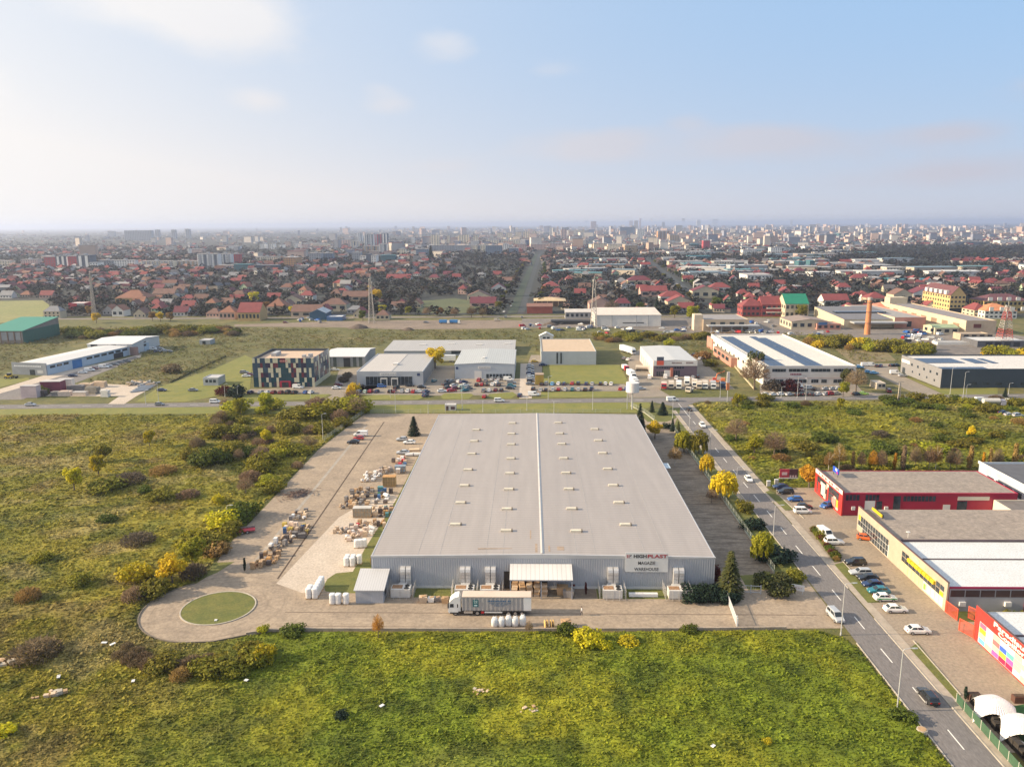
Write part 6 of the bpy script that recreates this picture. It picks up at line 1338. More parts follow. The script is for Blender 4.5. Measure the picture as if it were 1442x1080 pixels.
def cluster(corners, n, cols, where, group, s=1.05):
    """scatter pallets in a quadrilateral of the picture's ground, without overlap"""
    P = [G(*c) for c in corners]; pts = []; tries = 0
    while len(pts) < n and tries < 3000:
        tries+=1; u,v=rnd.random(),rnd.random(); q=(P[0]*(1-u)+P[1]*u)*(1-v)+(P[3]*(1-u)+P[2]*u)*v
        if any((q - a).length < 1.45 * s for a in pts): continue
        pts.append(q); c = rnd.choice(cols); k = rnd.randrange(9); px, py = to_px(q)
        goods(px,py,c,k,f'{NAMEG[k % 3]} {"pale cardboard" if c == "pale" else "white" if c == "white" else c} pallet load {where}',group,s)
z1 = lambda x, y: (400 + x / 7.2, 590 + y / 7.2); z2 = lambda x, y: (340 + x / 6.545, 690 + y / 6.545)
LR = 'goods row left of the drain'
cluster([z2(90,740),z2(330,670),z2(360,560),z2(200,600)],24,['wood','cardboard','grey','dark','pale','cardboard','orange'],'at the near end of the goods row',LR,.95)
cluster([z2(250,560),z2(460,500),z2(490,430),z2(320,460)],18,['grey','dark','pale','teal','white','cardboard','dark'],'in the middle of the goods row',LR,1.0)
cluster([z2(370,400),z2(610,400),z2(620,330),z2(380,340)],17,['grey','pale','cream','dark','blue','cardboard','yellow'],'by the steel cages of the goods row',LR,1.0)
cluster([z2(430,290),z2(600,270),z2(610,190),z2(480,210)],17,['grey','pale','cardboard','dark','white','grey'],'at the far end of the goods row',LR,1.0)
BR = 'mixed goods beside the warehouse'
cluster([z2(840,410),z2(1010,400),z2(1030,340),z2(840,370)],13,['pale','cardboard','cream','cream','grey'],'at the left of the cream sack field',BR,.95)
cluster([z2(1010,450),z2(1200,420),z2(1230,330),z2(1030,350)],23,['cream','cream','white','cream','pale'],'in the field of cream sacks',BR,.95)
cluster([z2(960,480),z2(1030,480),z2(1030,440),z2(960,440)],6,['cream','white'],'in front of the field of cream sacks',BR,1.0)
cluster([z2(1070,340),z2(1330,345),z2(1340,290),z2(1100,300)],15,['pale','dark','cardboard','red','grey','orange','pale'],'between cream sacks and the long crate',BR,.95)
cluster([z1(560,920),z1(860,880),z1(850,790),z1(640,800)],27,['dark','grey','cardboard','dark','wood','pale'],'in the dark scrap heap',BR,1.0)
cluster([z1(650,780),z1(900,760),z1(910,720),z1(680,735)],13,['cardboard','wood','grey','pale','dark'],'behind the dark scrap heap',BR,.95)
cluster([z1(870,1000),z1(1090,990),z1(1100,900),z1(900,900)],17,['orange','pale','cardboard','teal','dark','pale','cream'],'right of the long wooden crate',BR,1.0)
cluster([z1(880,880),z1(1060,860),z1(1100,740),z1(950,740)],13,['dark','grey','cardboard','white','blue','wood'],'near the blue and green pallet boxes',BR,.95)
cluster([z1(790,640),z1(920,630),z1(1000,560),z1(830,560)],15,['white','white','grey','white','pale','white'],'in the white sack pile',BR,.95)
cluster([z1(940,560),z1(1090,550),z1(1100,500),z1(1000,500)],12,['pale','grey','cream','grey'],'right of the white sack pile',BR,.95)
cluster([z1(1090,470),z1(1230,470),z1(1230,390),z1(1120,400)],10,['white','blue','dark','pale','red'],'below the silver saloon',BR,.95)
def crate(px, py, wx, wy, h, mat, label, name='wooden_crate', cat='crate', bars=None, top=None):
    p = G(px, py); t = thing(name, label, cat, (p.x, p.y + wy / 2, .03), rnd.uniform(-.05, .05), BR)
    m = MB(); m.box(-wx / 2, -wy / 2, .12, wx / 2, wy / 2, h); m.build('body', mat, t)
    m=MB(); m.box(-wx/2-.05,-wy/2-.05,h+.002,wx/2+.05,wy/2+.05,h+.12); m.build('lid',top or mat,t)
    n = bars or max(3, int(wx / .7))
    for k in range(n+1): m=MB(); x=-wx/2+wx*k/n; m.box(x-.05,-wy/2-.05,.0,x+.05,-wy/2-.001,h-.01); m.build('slat',WOOD,t)
    for z in (.3,h*.6): m=MB(); m.box(-wx/2,-wy/2-.08,z,wx/2,-wy/2-.052,z+.1); m.build('rail',WOOD,t)
    return t
x,y=z1(790,1003); crate(x,y,4.6,2.0,2.5,M('grey_green_planks',(.30,.27,.21),.8,.2,1.5),'long grey planked crate with a white lid beside the dark scrap heap',top=M('crate_lid',(.50,.47,.43),.6))
x,y=z1(1065,690); crate(x,y,3.6,2.2,2.9,M('brown_planks',(.26,.19,.09),.8,.2,1.5),'tall brown slatted crate stack near the warehouse lawn',top=ORG)
x,y=z1(1175,548); crate(x,y,3.2,2.0,2.0,M('blue_grey_box',(.20,.25,.31),.6,.2),'blue grey steel box next to the warehouse lawn','steel_box')
x,y=z1(1155,560); crate(x,y,1.2,1.2,1.5,WRAP,'small white box in front of the blue grey steel box','white_box')
for a,b_,lb in ((560,440,'right hand steel mesh cage of the goods row'),(510,425,'left hand steel mesh cage of the goods row')):
    x, y = z2(a, b_); p = G(x, y); t = thing('mesh_cage', lb, 'cage', (p.x, p.y, .03), .1, LR); m = MB()
    for q in (-1, 1):
        for w_ in (-1, 1): m.box(q * 1.0 - .05, w_ * .7 - .05, 0, q * 1.0 + .05, w_ * .7 + .05, 2.0)
    m.build('frame', DKG, t); m = MB()
    for k in range(6): m.box(-1,-.73,.2+k*.33,1,-.7,.26+k*.33); m.box(-1,.7,.2+k*.33,1,.73,.26+k*.33)
    m.build('bars', DKG, t); m = MB(); m.box(-.9, -.6, .1, .9, .6, 1.2); m.build('contents', GREYG, t)
x, y = z1(980, 760)
for k,(dz,mt,nm) in enumerate(((0,M('green_plastic',(.15,.42,.20),.5),'green'),(.75,BLUG,'blue'),(1.5,TEALG,'teal'))):
    p=G(x,y); t=thing('pallet_box',nm+' plastic box in the stack of three by the warehouse lawn','box',(p.x,p.y,.03+dz),0,BR); m=MB(); m.loft([[(a*e,b_*e,z) for a,b_ in ((-.75,-.6),(.75,-.6),(.75,.6),(-.75,.6))] for z,e in ((0,.9),(.68,1.0))]); m.build('box',mt,t); m=MB(); m.box(-.76,-.61,.68,.76,.61,.74); m.build('rim',mt,t)
x,y=z1(1040,795); p=G(x,y); t=thing('plastic_barrel','white barrel lying on the lawn by the warehouse','barrel',(p.x,p.y,.03),.8,BR); m=MB(); m.cyly(0,-.9,.9,.6,.6,14); m.build('body',WRAP,t); m=MB(); m.cyly(0,-.93,-.9,.6,.35,12); m.build('lid',BLUG,t)
x,y=z1(1310,375); p=G(x,y); t=thing('tarpaulin_roll','long white tarpaulin roll beside the warehouse wall','tarpaulin',(p.x,p.y,.03),.15,BR); m=MB(); m.tube([(-2.6,0,.5),(0,.1,.55),(2.8,0,.5)],[.45,.6,.5],10); m.build('cloth',WRAP,t); m=MB(); m.tube([(-.1,0,.5),(.1,.01,.5)],.63,10); m.build('strap',DKG,t)
x,y=z1(1320,320); p=G(x,y); t=thing('flat_board_stack','pale board stack lying beside the warehouse wall','boards',(p.x,p.y,.03),.05,BR); [MB().cbox(0,0,.05+k*.13,3.4,2.0,.11,.02*k).build('board',CART2,t) for k in range(4)]
# white bales and big bags
def bale(x, y, h, label, group, wd=1.15, z=0.03, cloth=WRAP):
    t = thing('white_bale', label, 'bale', (x, y, z), rnd.uniform(-.08, .08), group); r = wd / 2; m = MB()
    sec=lambda e: [(math.copysign(abs(math.cos(a)) ** .45,math.cos(a))*r*e,math.copysign(abs(math.sin(a)) ** .45,math.sin(a))*r*e) for a in [i*math.pi/8 for i in range(16)]]
    m.loft([[(a,b_,zz) for a,b_ in sec(e)] for zz,e in ((.12,.93),(.3,1.0),(h*.48,.97),(h*.52,.97),(h-.18,1.0),(h-.04,.93),(h,.7))]); m.build('wrapping',cloth,t,True)
    m=MB(); m.box(-r,-r*.9,0,r,r*.9,.115); m.build('pallet',WOOD,t); m=MB(); m.loft([[(a*1.012,b_*1.012,zz) for a,b_ in sec(.975)] for zz in (h*.485,h*.515)],False); m.build('band',M('bale_band',(.55,.55,.58),.4),t); return t
WB = 'white wrapped bales on the yard'
for k, (i, j) in enumerate(((0, 0), (1, 0), (0, 1), (1, 1), (1, 2), (1, 3), (1, 4))):
    p=G(434,844); bale(p.x+i*1.25,p.y+.6+j*1.3,2.2,['front left white bale of the block beside the apron corner','front right white bale of the block beside the apron corner','rear left white bale of the block beside the apron corner','second white bale back along the right side of the block','third white bale back along the right side of the block','fourth white bale back along the right side of the block','rearmost white bale of the block by the rounded lawn'][k],WB)
for px,lb in ((467.6,'left bale of the pair standing before the rounded lawn'),(475.7,'right bale of the pair standing before the rounded lawn'),(486.7,'single white bale between the pair and the grey shed')): p=G(px,852); bale(p.x,p.y+.6,2.2,lb,WB)
for j in range(2):
    for i in range(3 if j else 2): p=G(487.5,798.5); bale(p.x+i*1.28+(0 if j == 0 else -.0),p.y+.6+j*1.3,2.1,f'white bale in the {"front" if j == 0 else "back"} row of the block on the concrete apron',WB)
for i in range(3): p=G(502.5+i*5.5,771-i*.5); bale(p.x,p.y,2.0,'tall white bale before the cream sack field',WB)
for px,py,hh in ((696.5,883.5,1.75),(706,883.5,1.75),(716,882.5,1.95),(725.5,883,1.8),(736,882,1.95)):
    p=G(px,py); t=thing('big_bag','white big bag in the row of five before the lorry','bag',(p.x,p.y+.6,.03),rnd.uniform(-.2,.2),'five white big bags before the lorry'); m=MB(); r=.62
    sec=lambda e,a0=0: [(math.copysign(abs(math.cos(a)) ** .6,math.cos(a))*r*e,math.copysign(abs(math.sin(a)) ** .6,math.sin(a))*r*e) for a in [i*math.pi/8 for i in range(16)]]
    m.loft([[(a,b_,zz) for a,b_ in sec(e)] for zz,e in ((0,.85),(.2,1.0),(hh*.5,1.03),(hh*.75,.95),(hh*.9,.75),(hh,.45))]); m.build('cloth',WRAP,t,True)
    m=MB(); [m.tube([(a*.4,b_*.4,hh*.86),(a*.3,b_*.3,hh+.16),(a*.1,b_*.1,hh+.1)],.04,4) for a in (-1,1) for b_ in (-1,1)]; m.build('loop',WRAP,t)
for px,py,lb in ((769,884,'left yellow cable drum standing on edge by the yard wall'),(777.5,884,'right yellow cable drum standing on edge by the yard wall')):
    p=G(px,py); t=thing('cable_drum',lb,'drum',(p.x,p.y,.03),1.75,'two cable drums by the yard wall')
    for y0 in (-.28,.2): m=MB(); m.cyly(0,y0,y0+.08,.8,.8,18); m.build('flange',M('drum_yellow',(.55,.36,.12),.7,.15,2),t)
    m = MB(); m.cyly(0, -.2, .2, .8, .4, 12); m.build('core', WOOD, t)
for k in range(14):      # cartons under the canopy
    x = c0 + 1.0 + (k % 5) * 1.5; yy = 147.0 + (k // 5) * 1.12
    t=thing('carton_stack',('high' if k % 3 else 'low')+' stack of brown cartons under the loading canopy','cartons',(x,yy,.03),rnd.uniform(-.1,.1),'carton stacks under the loading canopy')
    for q in range(rnd.randint(3,5)): m=MB(); m.cbox(rnd.uniform(-.1,.1),rnd.uniform(-.1,.1),.0+q*.52,1.15,.95,.5,rnd.uniform(-.15,.15)); m.build('carton',CART if q % 2 else CART2,t)
for px,py,mt,nm,s in ((595.5,849,CART2,'open round cardboard bin',1.1),(607,849,WRAP,'small white box',.9),(627,850,CART,'brown carton box partly behind the lorry cab',1.0),(616,848,GREYG,'grey scrap bin',.8),(801,842,GREYG,'grey goods pile under the right half of the canopy',1.5),(792,838,CART,'brown goods pile under the right half of the canopy',1.6),(797,884,WOOD,'broken pallet heap by the yard wall',1.2)):
    p=G(px,py); t=thing('goods_box',nm+(' on the yard left of the lorry' if px<640 and 'lorry' not in nm else ''),'box',(p.x,p.y+.5,.03),rnd.uniform(-.2,.2)); m=MB(); m.loft([[(math.cos(a)*s*e,math.sin(a)*s*e*.8,z) for a in [math.pi/4+i*math.pi/2 for i in range(4)]] for z,e in ((.1,.9),(1.1*s,1.05))]); m.build('body',mt,t); m=MB(); m.cbox(.1,0,1.1*s,s*.9,s*.7,.12,.4); m.build('top',CART if mt is not CART else WOOD,t); m=MB(); m.box(-s*.6,-s*.5,0,s*.6,s*.5,.1); m.build('pallet',WOOD,t)
p=G(906,841); t=thing('wrapped_beam','long white wrapped beam on the strip between two air units','beam',(p.x,p.y+.3,.03)); m=MB(); m.box(-2.9,-.4,.12,2.9,.4,.75); m.build('wrapping',WRAP,t); m=MB(); [m.box(x-.1,-.45,0,x+.1,.45,.115) for x in (-2,0,2)]; m.build('bearer',WOOD,t)
p=G(345,750); t=thing('flat_trailer','red flat trailer half hidden by the yard hedge','trailer',(p.x,p.y,.03),.35); m=MB(); m.box(-2.4,-1,.6,2.4,1,.78); m.build('bed',REDG,t); m=MB(); m.box(-2.4,.9,.79,2.4,1,1.2); m.build('side_board',GREYG,t); wheels(t,(-.6,.6),.95,.4)
p=G(420,697); t=thing('brushwood_pile','long heap of dark brown brushwood on the yard edge','brushwood',(p.x,p.y,.03),.7); m=MB()
for k in range(130): a=rnd.uniform(0,3.14); x,y,z=rnd.gauss(0,2.4),rnd.gauss(0,1.2),rnd.uniform(.1,.9); l=rnd.uniform(.5,1.2); m.tube([(x-math.cos(a)*l,y-math.sin(a)*l,z),(x+math.cos(a)*l,y+math.sin(a)*l,z+rnd.uniform(-.2,.3))],.06,3)
tag(m.build('branches',M('dry_branches',(.16,.10,.075),.9,.3,2),t),kind='stuff'); m=MB(); m.cyl(0,0,0,.5,2.6,9,1.2); m.build('core',DKG,t)
for px,py,s,lb in ((4,936,1.6,'pale concrete block heap at the left edge of the field'),(72,984,1.3,'rubble heap in the weeds of the left foreground'),(675,975,.7,'small brick rubble patch in the front meadow'),(748,1003,.9,'pale rubble patch in the front meadow'),(1298,1032,.5,'round concrete manhole ring beside the road')):
    p = G(px, py); t = thing('rubble_heap', lb, 'rubble', (p.x, p.y, .2))
    if 'manhole' in lb: m=MB(); m.cyl(0,0,-.2,.5,.75,16); m.build('ring',KERB,t); m=MB(); m.cyl(0,0,.5,.56,.6,16); m.build('cover',WOOD,t); continue
    for k in range(14): m=MB(); q=s*rnd.uniform(.25,.75); m.cbox(rnd.gauss(0,s*.9),rnd.gauss(0,s*.5),rnd.uniform(-.1,.25)*s,q,q*.8,q*.6,rnd.uniform(0,3),rnd.uniform(-.4,.4)); m.build('chunk',[KERB,CART2,WOOD][k % 3],t)
for k,(px,py) in enumerate(((147,908),(159,910),(83,956),(327,945),(538,997),(188,962),(347,961),(1004,1054),(304,874))):
    p=G(px,py); t=thing('litter_scrap','white scrap of litter lying in the grass' if k != 8 else 'white scrap lying on the roundabout lawn','litter',(p.x,p.y,.45 if k != 8 else .12),k,'litter in the meadow'); MB().cbox(0,0,0,1.0-k*.06,.5,.12,0,.3).build('sheet',WRAP,t)

# ------------------------------------------------------------------ walls, fences, lamps, signs
WALLC = M('yard_wall_concrete', (.36, .29, .225), .85, .22, .5)
wl = [(-52.5, 131.0), (-48.5, 132.3), (-40, 132.75), (-6, 133.15), (26, 133.6), (47.5, 134.3)]
t = thing('low_wall', 'long low concrete wall between yard and front meadow', 'wall', (0, 0, 0))
for (xa, ya), (xb, yb) in zip(wl[:-1], wl[1:]):
    L = math.hypot(xb - xa, yb - ya); n = max(1, int(L / 3.0))
    for k in range(n):
        a=(xa+(xb-xa)*k/n,ya+(yb-ya)*k/n); c=(xa+(xb-xa)*(k+1)/n-.03,ya+(yb-ya)*(k+1)/n)
        m=MB(); q=rnd.uniform(-.03,.03); m.prism([(a[0],a[1]-.15),(c[0],c[1]-.15),(c[0],c[1]+.15),(a[0],a[1]+.15)],-.4,.55+q); m.build('wall_panel',WALLC,t)
def fence(name, label, pts, h, step, post, infill, mesh_mat=None, pr=.05, base=None, group=None):
    t = thing(name, label, 'fence', (pts[0][0], pts[0][1], 0), 0, group); ox, oy = pts[0]
    key = MB(); key.cyl(0, 0, 0, h, pr, 5); pm = key.mesh('post', post)
    for (xa, ya), (xb, yb) in zip(pts[:-1], pts[1:]):
        L = math.hypot(xb - xa, yb - ya); n = max(1, int(L / step))
        for k in range(n+1): link('post',pm,t,(xa-ox+(xb-xa)*k/n,ya-oy+(yb-ya)*k/n,0))
        if base: m=MB(); d=Vector((xb-xa,yb-ya)).normalized(); nn=Vector((-d.y,d.x))*.1; A,C=Vector((xa-ox,ya-oy)),Vector((xb-ox,yb-oy)); m.prism([A-nn,C-nn,C+nn,A+nn],0,base[0]); m.build('base_wall',base[1],t)
        m = MB(); A, C = Vector((xa - ox, ya - oy, 0)), Vector((xb - ox, yb - oy, 0))
        if infill == 'wire':
            for z in np.linspace(.3,h-.08,7): m.tube([A+Vector((0,0,z)),C+Vector((0,0,z))],.014,3)
            q = int(L / .45)
            for k in range(q): p_=A.lerp(C,k/q); m.add([p_+Vector((-.012,-.012,.25)),p_+Vector((.012,.012,.25)),p_+Vector((.012,.012,h)),p_+Vector((-.012,-.012,h))],((0,1,2,3),))
            m.build('wire_mesh', mesh_mat or post, t)
        else:
            for k in range(n):
                m=MB(); P,Q=A.lerp(C,k/n),A.lerp(C,(k+1)/n); d=(Q-P).normalized(); nn=Vector((-d.y,d.x,0))*.02; P=P+d*.06; Q=Q-d*.06
                m.add([P-nn+Vector((0,0,.08)),Q-nn+Vector((0,0,.08)),Q+nn+Vector((0,0,.08)),P+nn+Vector((0,0,.08)),P-nn+Vector((0,0,h-.05)),Q-nn+Vector((0,0,h-.05)),Q+nn+Vector((0,0,h-.05)),P+nn+Vector((0,0,h-.05))],((0,3,2,1),(4,5,6,7),(0,1,5,4),(1,2,6,5),(2,3,7,6),(3,0,4,7))); m.build('fence_panel',mesh_mat,t)
    return t
FPOST = M('fence_post', (.40, .42, .36), .6, .1)
fence('wire_fence','long wire fence on a low base between side yard and willow strip',[(52.5,158.2),(52.3,282)],1.9,2.6,FPOST,'wire',None,.05,(.35,M('fence_base',(.36,.35,.28),.85)))
fence('wire_fence','wire fence with pale posts behind the scrub at the top of the yard',[(-72,262),(-66.6,303)],2.0,3.0,FPOST,'wire')
fence('wire_fence','short wire fence with base wall at the upper right yard gate',[(41.5,316),(45.5,304),(47.5,292)],1.8,2.5,FPOST,'wire',None,.05,(.3,MATS['fence_base']))
fence('wire_fence','wire fence along the back of the warehouse yard',[(-64,303.5),(36,304.3)],1.7,5.0,FPOST,'wire')
fence('wire_fence','old fence line between the lorry dealer and the solar hall',[(G(1012,491).x,G(1012,491).y),(G(1062,549).x,G(1062,549).y)],1.5,3.0,M('fence_cream',(.45,.38,.25),.7),'wire',None,.06,(.7,MATS['fence_cream']))
fence('wire_fence','dark fence line between the weedy plot and the mown lawn on the left',[(G(240,539).x,G(240,539).y),(G(318,502).x,G(318,502).y)],1.0,4.0,M('fence_dark',(.07,.06,.045),.8),'wire',None,.06,(.5,M('hedge_dark',(.05,.05,.02),.9)))
GMESH = M('green_screen', (.045, .10, .055), .6, .15, 1.2)
fence('garden_fence','green screened fence with pale posts along the road at the bottom right',[(66.9,112.0),(66.6,82)],1.6,2.15,M('fence_post_pale',(.55,.52,.44),.6),'panel',GMESH,.055)
t=thing('screen_hedge','dark brown screen behind the green fence at the bottom right','hedge',(69.5,82,0)); m=MB()
for k in range(30): m.cbox(rnd.uniform(-.25,.25),k*1.0+.3,0,rnd.uniform(.7,1.1),1.05,rnd.uniform(.9,1.5),rnd.uniform(-.1,.1))
m.build('foliage',M('dark_hedge_brown',(.035,.028,.022),.9,.4,2),t); m=MB(); m.box(-.6,0,-.02,.6,30,.06); m.build('bed',MATS['drain_dirt'],t)
plant('column','dark',68.6,112.6,2.4,'dark clipped cypress at the start of the green fence','plants in and above the front meadow',.7)
# sliding gate, gate frame, horse figure, board
WG = M('gate_white', (.68, .67, .66), .45, .06)
a,c=G(1024,846),G(1037,881); t=thing('sliding_gate','white slatted sliding gate across the yard entrance','gate',(a.x,a.y,.03),math.atan2(c.y-a.y,c.x-a.x)); L=(c-a).length
for k in range(28): m=MB(); m.box(L*k/28+.04,-.03,.15,L*k/28+.2,.03,1.75); m.build('slat',WG,t)
m=MB(); m.box(0,-.05,.1,L,-.031,.2); m.box(0,-.05,1.5,L,-.031,1.6); m.build('rail',WG,t); m=MB(); m.box(L,-.12,0,L+.2,.12,2.1); m.box(L+.6,-.12,0,L+.75,.12,1.9); m.build('post',WG,t)
a,c=G(1043,835),G(1071,836.5); t=thing('yard_gate','grey steel frame gate between the fence end and the conifer','gate',(a.x,a.y,.03),math.atan2(c.y-a.y,c.x-a.x)); L=(c-a).length; SG=M('gate_steel',(.42,.43,.45),.45)
m=MB(); [m.box(x-.08,-.08,0,x+.08,.08,1.9) for x in (0,L/2,L)]; m.build('post',SG,t); m=MB(); [m.box(.09,-.04,z,L/2-.09,.04,z+.1) for z in (.3,1.65)]+[m.box(L/2+.09,-.04,z,L-.09,.04,z+.1) for z in (.3,1.65)]; m.build('rail',SG,t)
m=MB(); [m.box(.2+k*.45,-.015,.4,.23+k*.45,.015,1.65) for k in range(int(L/.45)-1)]; m.build('bar',SG,t)
p=G(1102,836); t=thing('horse_figure','cream life size horse figure among the dark bushes near the gate','statue',(p.x,p.y,.03),math.pi)
# one continuous body grown from a skeleton
def skin(name, verts, edges, radii, root, mat, parent, mats=None, sub=1):
    me = bpy.data.meshes.new(name); me.from_pydata(verts, edges, []); o = link(name, me, parent)
    o.modifiers.new('skin', 'SKIN'); sv = me.skin_vertices[0].data
    for i,r in enumerate(radii): sv[i].radius=(r,r) if isinstance(r,(int,float)) else r; sv[i].use_root=(i == root)
    s = o.modifiers.new('sub', 'SUBSURF'); s.levels = s.render_levels = sub
    bpy.context.view_layer.update(); m2=bpy.data.meshes.new_from_object(o.evaluated_get(bpy.context.evaluated_depsgraph_get()))
    o.modifiers.clear(); o.data = m2; m2.materials.clear()
    for q in (mats or [mat]): m2.materials.append(q)
    m2.polygons.foreach_set('use_smooth', [True] * len(m2.polygons)); return o
HV=[(0,0,1.25),(.55,0,1.28),(-.6,0,1.3),(.85,0,1.65),(1.0,0,2.0),(1.35,0,1.85),(1.5,0,1.72)]
HE = [(0, 1), (0, 2), (1, 3), (3, 4), (4, 5), (5, 6)]; HR = [.32, .32, .33, .2, .15, .11, .09]
for sx, s in ((1, 1), (1, -1), (2, 1), (2, -1)):
    x=.5 if sx == 1 else -.65; i=len(HV); HV+=[(x,s*.2,.95),(x+(.04 if sx == 1 else .08),s*.19,.55),(x+(-.02 if sx == 1 else -.1),s*.19,.25),(x+.02,s*.19,.04)]; HR+=[.15,.075,.05,.065]; HE+=[(sx,i),(i,i+1),(i+1,i+2),(i+2,i+3)]
i = len(HV); HV += [(-.95, 0, 1.2), (-1.05, 0, .75)]; HR += [.06, .05]; HE += [(2, i), (i, i + 1)]
skin('body',HV,HE,HR,0,M('figure_cream',(.62,.52,.30),.5,.05),t); m=MB(); m.box(-.9,-.45,0,.9,.45,.04); m.build('base',KERB,t)
m=MB(); [m.tube([(.92,s*.1,2.08),(.9,s*.12,2.26)],[.05,.015],5) for s in (-1,1)]; m.build('ear',MATS['figure_cream'],t)
p=G(1123,836); t=thing('info_board','white board on two legs on the entrance lawn','sign',(p.x,p.y,.03),-.35); m=MB(); m.box(-1.25,-.04,.7,1.25,.04,1.95); m.build('panel',WG,t); m=MB(); m.box(-1.0,-.03,0,-.9,.03,.7); m.box(.9,-.03,0,1.0,.03,.7); m.build('leg',SG,t); m=MB(); [m.box(-1.0+k*.5,-.055,1.2,-.65+k*.5,-.041,1.4) for k in range(4)]; m.build('lettering',M('faded_pink_print',(.55,.42,.42),.6),t)
# person on the yard
PR=[(0,0,.95),(0,0,1.2),(0,.0,1.42),(0,.02,1.55),(0,.03,1.68),(0,.02,1.76)]; PE=[(0,1),(1,2),(2,3),(3,4),(4,5)]; PRr=[(.16,.12),(.15,.11),(.17,.11),.055,.095,.07]
for s in (-1, 1):
    i=len(PR); PR+=[(s*.10,0,.88),(s*.11,s*.12,.5),(s*.11,s*.16-.04,.08),(s*.12,s*.16+.12,.04)]; PRr+=[.095,.065,.045,.045]; PE+=[(0,i),(i,i+1),(i+1,i+2),(i+2,i+3)]
    i=len(PR); PR+=[(s*.21,0,1.40),(s*.25,-s*.05,1.13),(s*.25,-s*.02+.08,.9),(s*.25,-s*.02+.12,.82)]; PRr+=[.06,.045,.033,.04]; PE+=[(2,i),(i,i+1),(i+1,i+2),(i+2,i+3)]
    for k,(dx,ln) in enumerate(((-.03,.07),(-.01,.085),(.01,.08),(.03,.065))): j=len(PR); PR+=[(s*.25+dx,-s*.02+.14,.80-ln*.5),(s*.25+dx,-s*.02+.15,.80-ln)]; PRr+=[.010,.008]; PE+=[(i+3,j),(j,j+1)]
    j=len(PR); PR+=[(s*.25-s*.045,-s*.02+.15,.80),(s*.25-s*.055,-s*.02+.17,.76)]; PRr+=[.012,.009]; PE+=[(i+3,j),(j,j+1)]
p=G(819,866); t=thing('person','person in a white top and dark trousers walking on the yard right of the lorry','person',(p.x,p.y,.02),math.pi/2)
SKIN=M('skin_tone',(.45,.28,.20),.6,.05); SHIRT=M('shirt_white',(.70,.70,.70),.7,.05); TROU=M('trousers_dark',(.03,.035,.06),.8,.1)
o = skin('body', PR, PE, PRr, 0, SKIN, t, [SKIN, SHIRT, TROU])
for f in o.data.polygons:
    z=f.center.z; f.material_index=2 if z<.98 and abs(f.center.x)<.21 else (1 if .98 <= z<1.49 else 0)
m=MB(); m.loft([[(math.cos(a)*.105*e,math.sin(a)*.115*e+.015,z) for a in [i*math.pi/6 for i in range(12)]] for z,e in ((1.7,1.0),(1.78,.95),(1.84,.5))]); m.build('hair',M('dark_hair',(.02,.015,.012),.7),t)

LAMPM = M('lamp_post_grey', (.50, .50, .50), .45, .06, .5, .3)
def lamp(x, y, h, label, group, arm=0.0, adir=0.0, r=.11):
    t=thing('street_lamp',label,'street lamp',(x,y,0),adir,group); m=MB(); m.tube([(0,0,0),(0,0,h*.5),(0,0,h-.3)],[r,r*.8,r*.55],7); m.build('pole',LAMPM,t)
    if arm: m=MB(); m.tube([(0,0,h-.35),(.15,0,h),(arm,0,h+.25)],.05,6); m.build('arm',LAMPM,t)
    m=MB(); m.loft([[(arm+x_ ,y_,h+.15+z_) for y_,z_ in ((-.14*e,0),(.14*e,0),(.09*e,.12),(-.09*e,.12))] for x_,e in ((-.1,.7),(.25,1),(.75,.6))]); m.build('lamp_head',M('lamp_head_grey',(.45,.46,.48),.4),t)
    m = MB(); m.cyl(0, 0, 0, .5, r * 1.5, 7); m.build('base', LAMPM, t)
def lamp_px(px, py, tx, ty, label, group, arm=1.4, ad=0.0):
    p = G(px, py); lamp(p.x, p.y, max(4.0, hg(tx, ty, p.y)), label, group, arm, ad)
RL = 'street lamps along the near road'
lamp_px(1184,894,1191,822,'tall street lamp beside the silver minivan at the entrance',RL); lamp_px(1263,1001,1272,914,'nearest tall street lamp at the meadow edge',RL)
lamp_px(1089,754,1090,712,'street lamp left of the leaning willow near the fence end',RL); lamp_px(1037,684,1038,658,'street lamp beside the golden willow',RL); lamp_px(999.5,641,1000,606,'street lamp beside the dark willow',RL); lamp_px(970.5,604,971,577,'street lamp beside the small fir at the fence top',RL)
CL = 'lamps and poles along the cross road'
for px,py,tx,ty in ((557,578.5,557,552),(651,577,652,543),(742,578,742,561),(772,563,772,530),(834.5,577,835,549),(947,590,948,563),(1014,560,1014,538),(1122.5,560.5,1123,531),(1134.5,563,1135,534),(1337.8,555,1341,518),(1356,560,1358,524),(1360,560,1361,542),(1420,555,1421,540),(205.5,569,205.5,550),(224,570,224,538),(317,559,317,541),(335,561,335,545),(550,560,550,548),(1100,560,1100,545),(438,567,438,556),(603,582,603,572),(680,580,680,570),(780,582,780,569),(455,620,456,583),(321,736,323,712)):
    lamp_px(px,py,tx,ty,'slim grey lamp pole along the cross road' if py<590 else 'slim grey lamp pole in the yard scrub',CL,.9,rnd.choice((0,math.pi/2)))
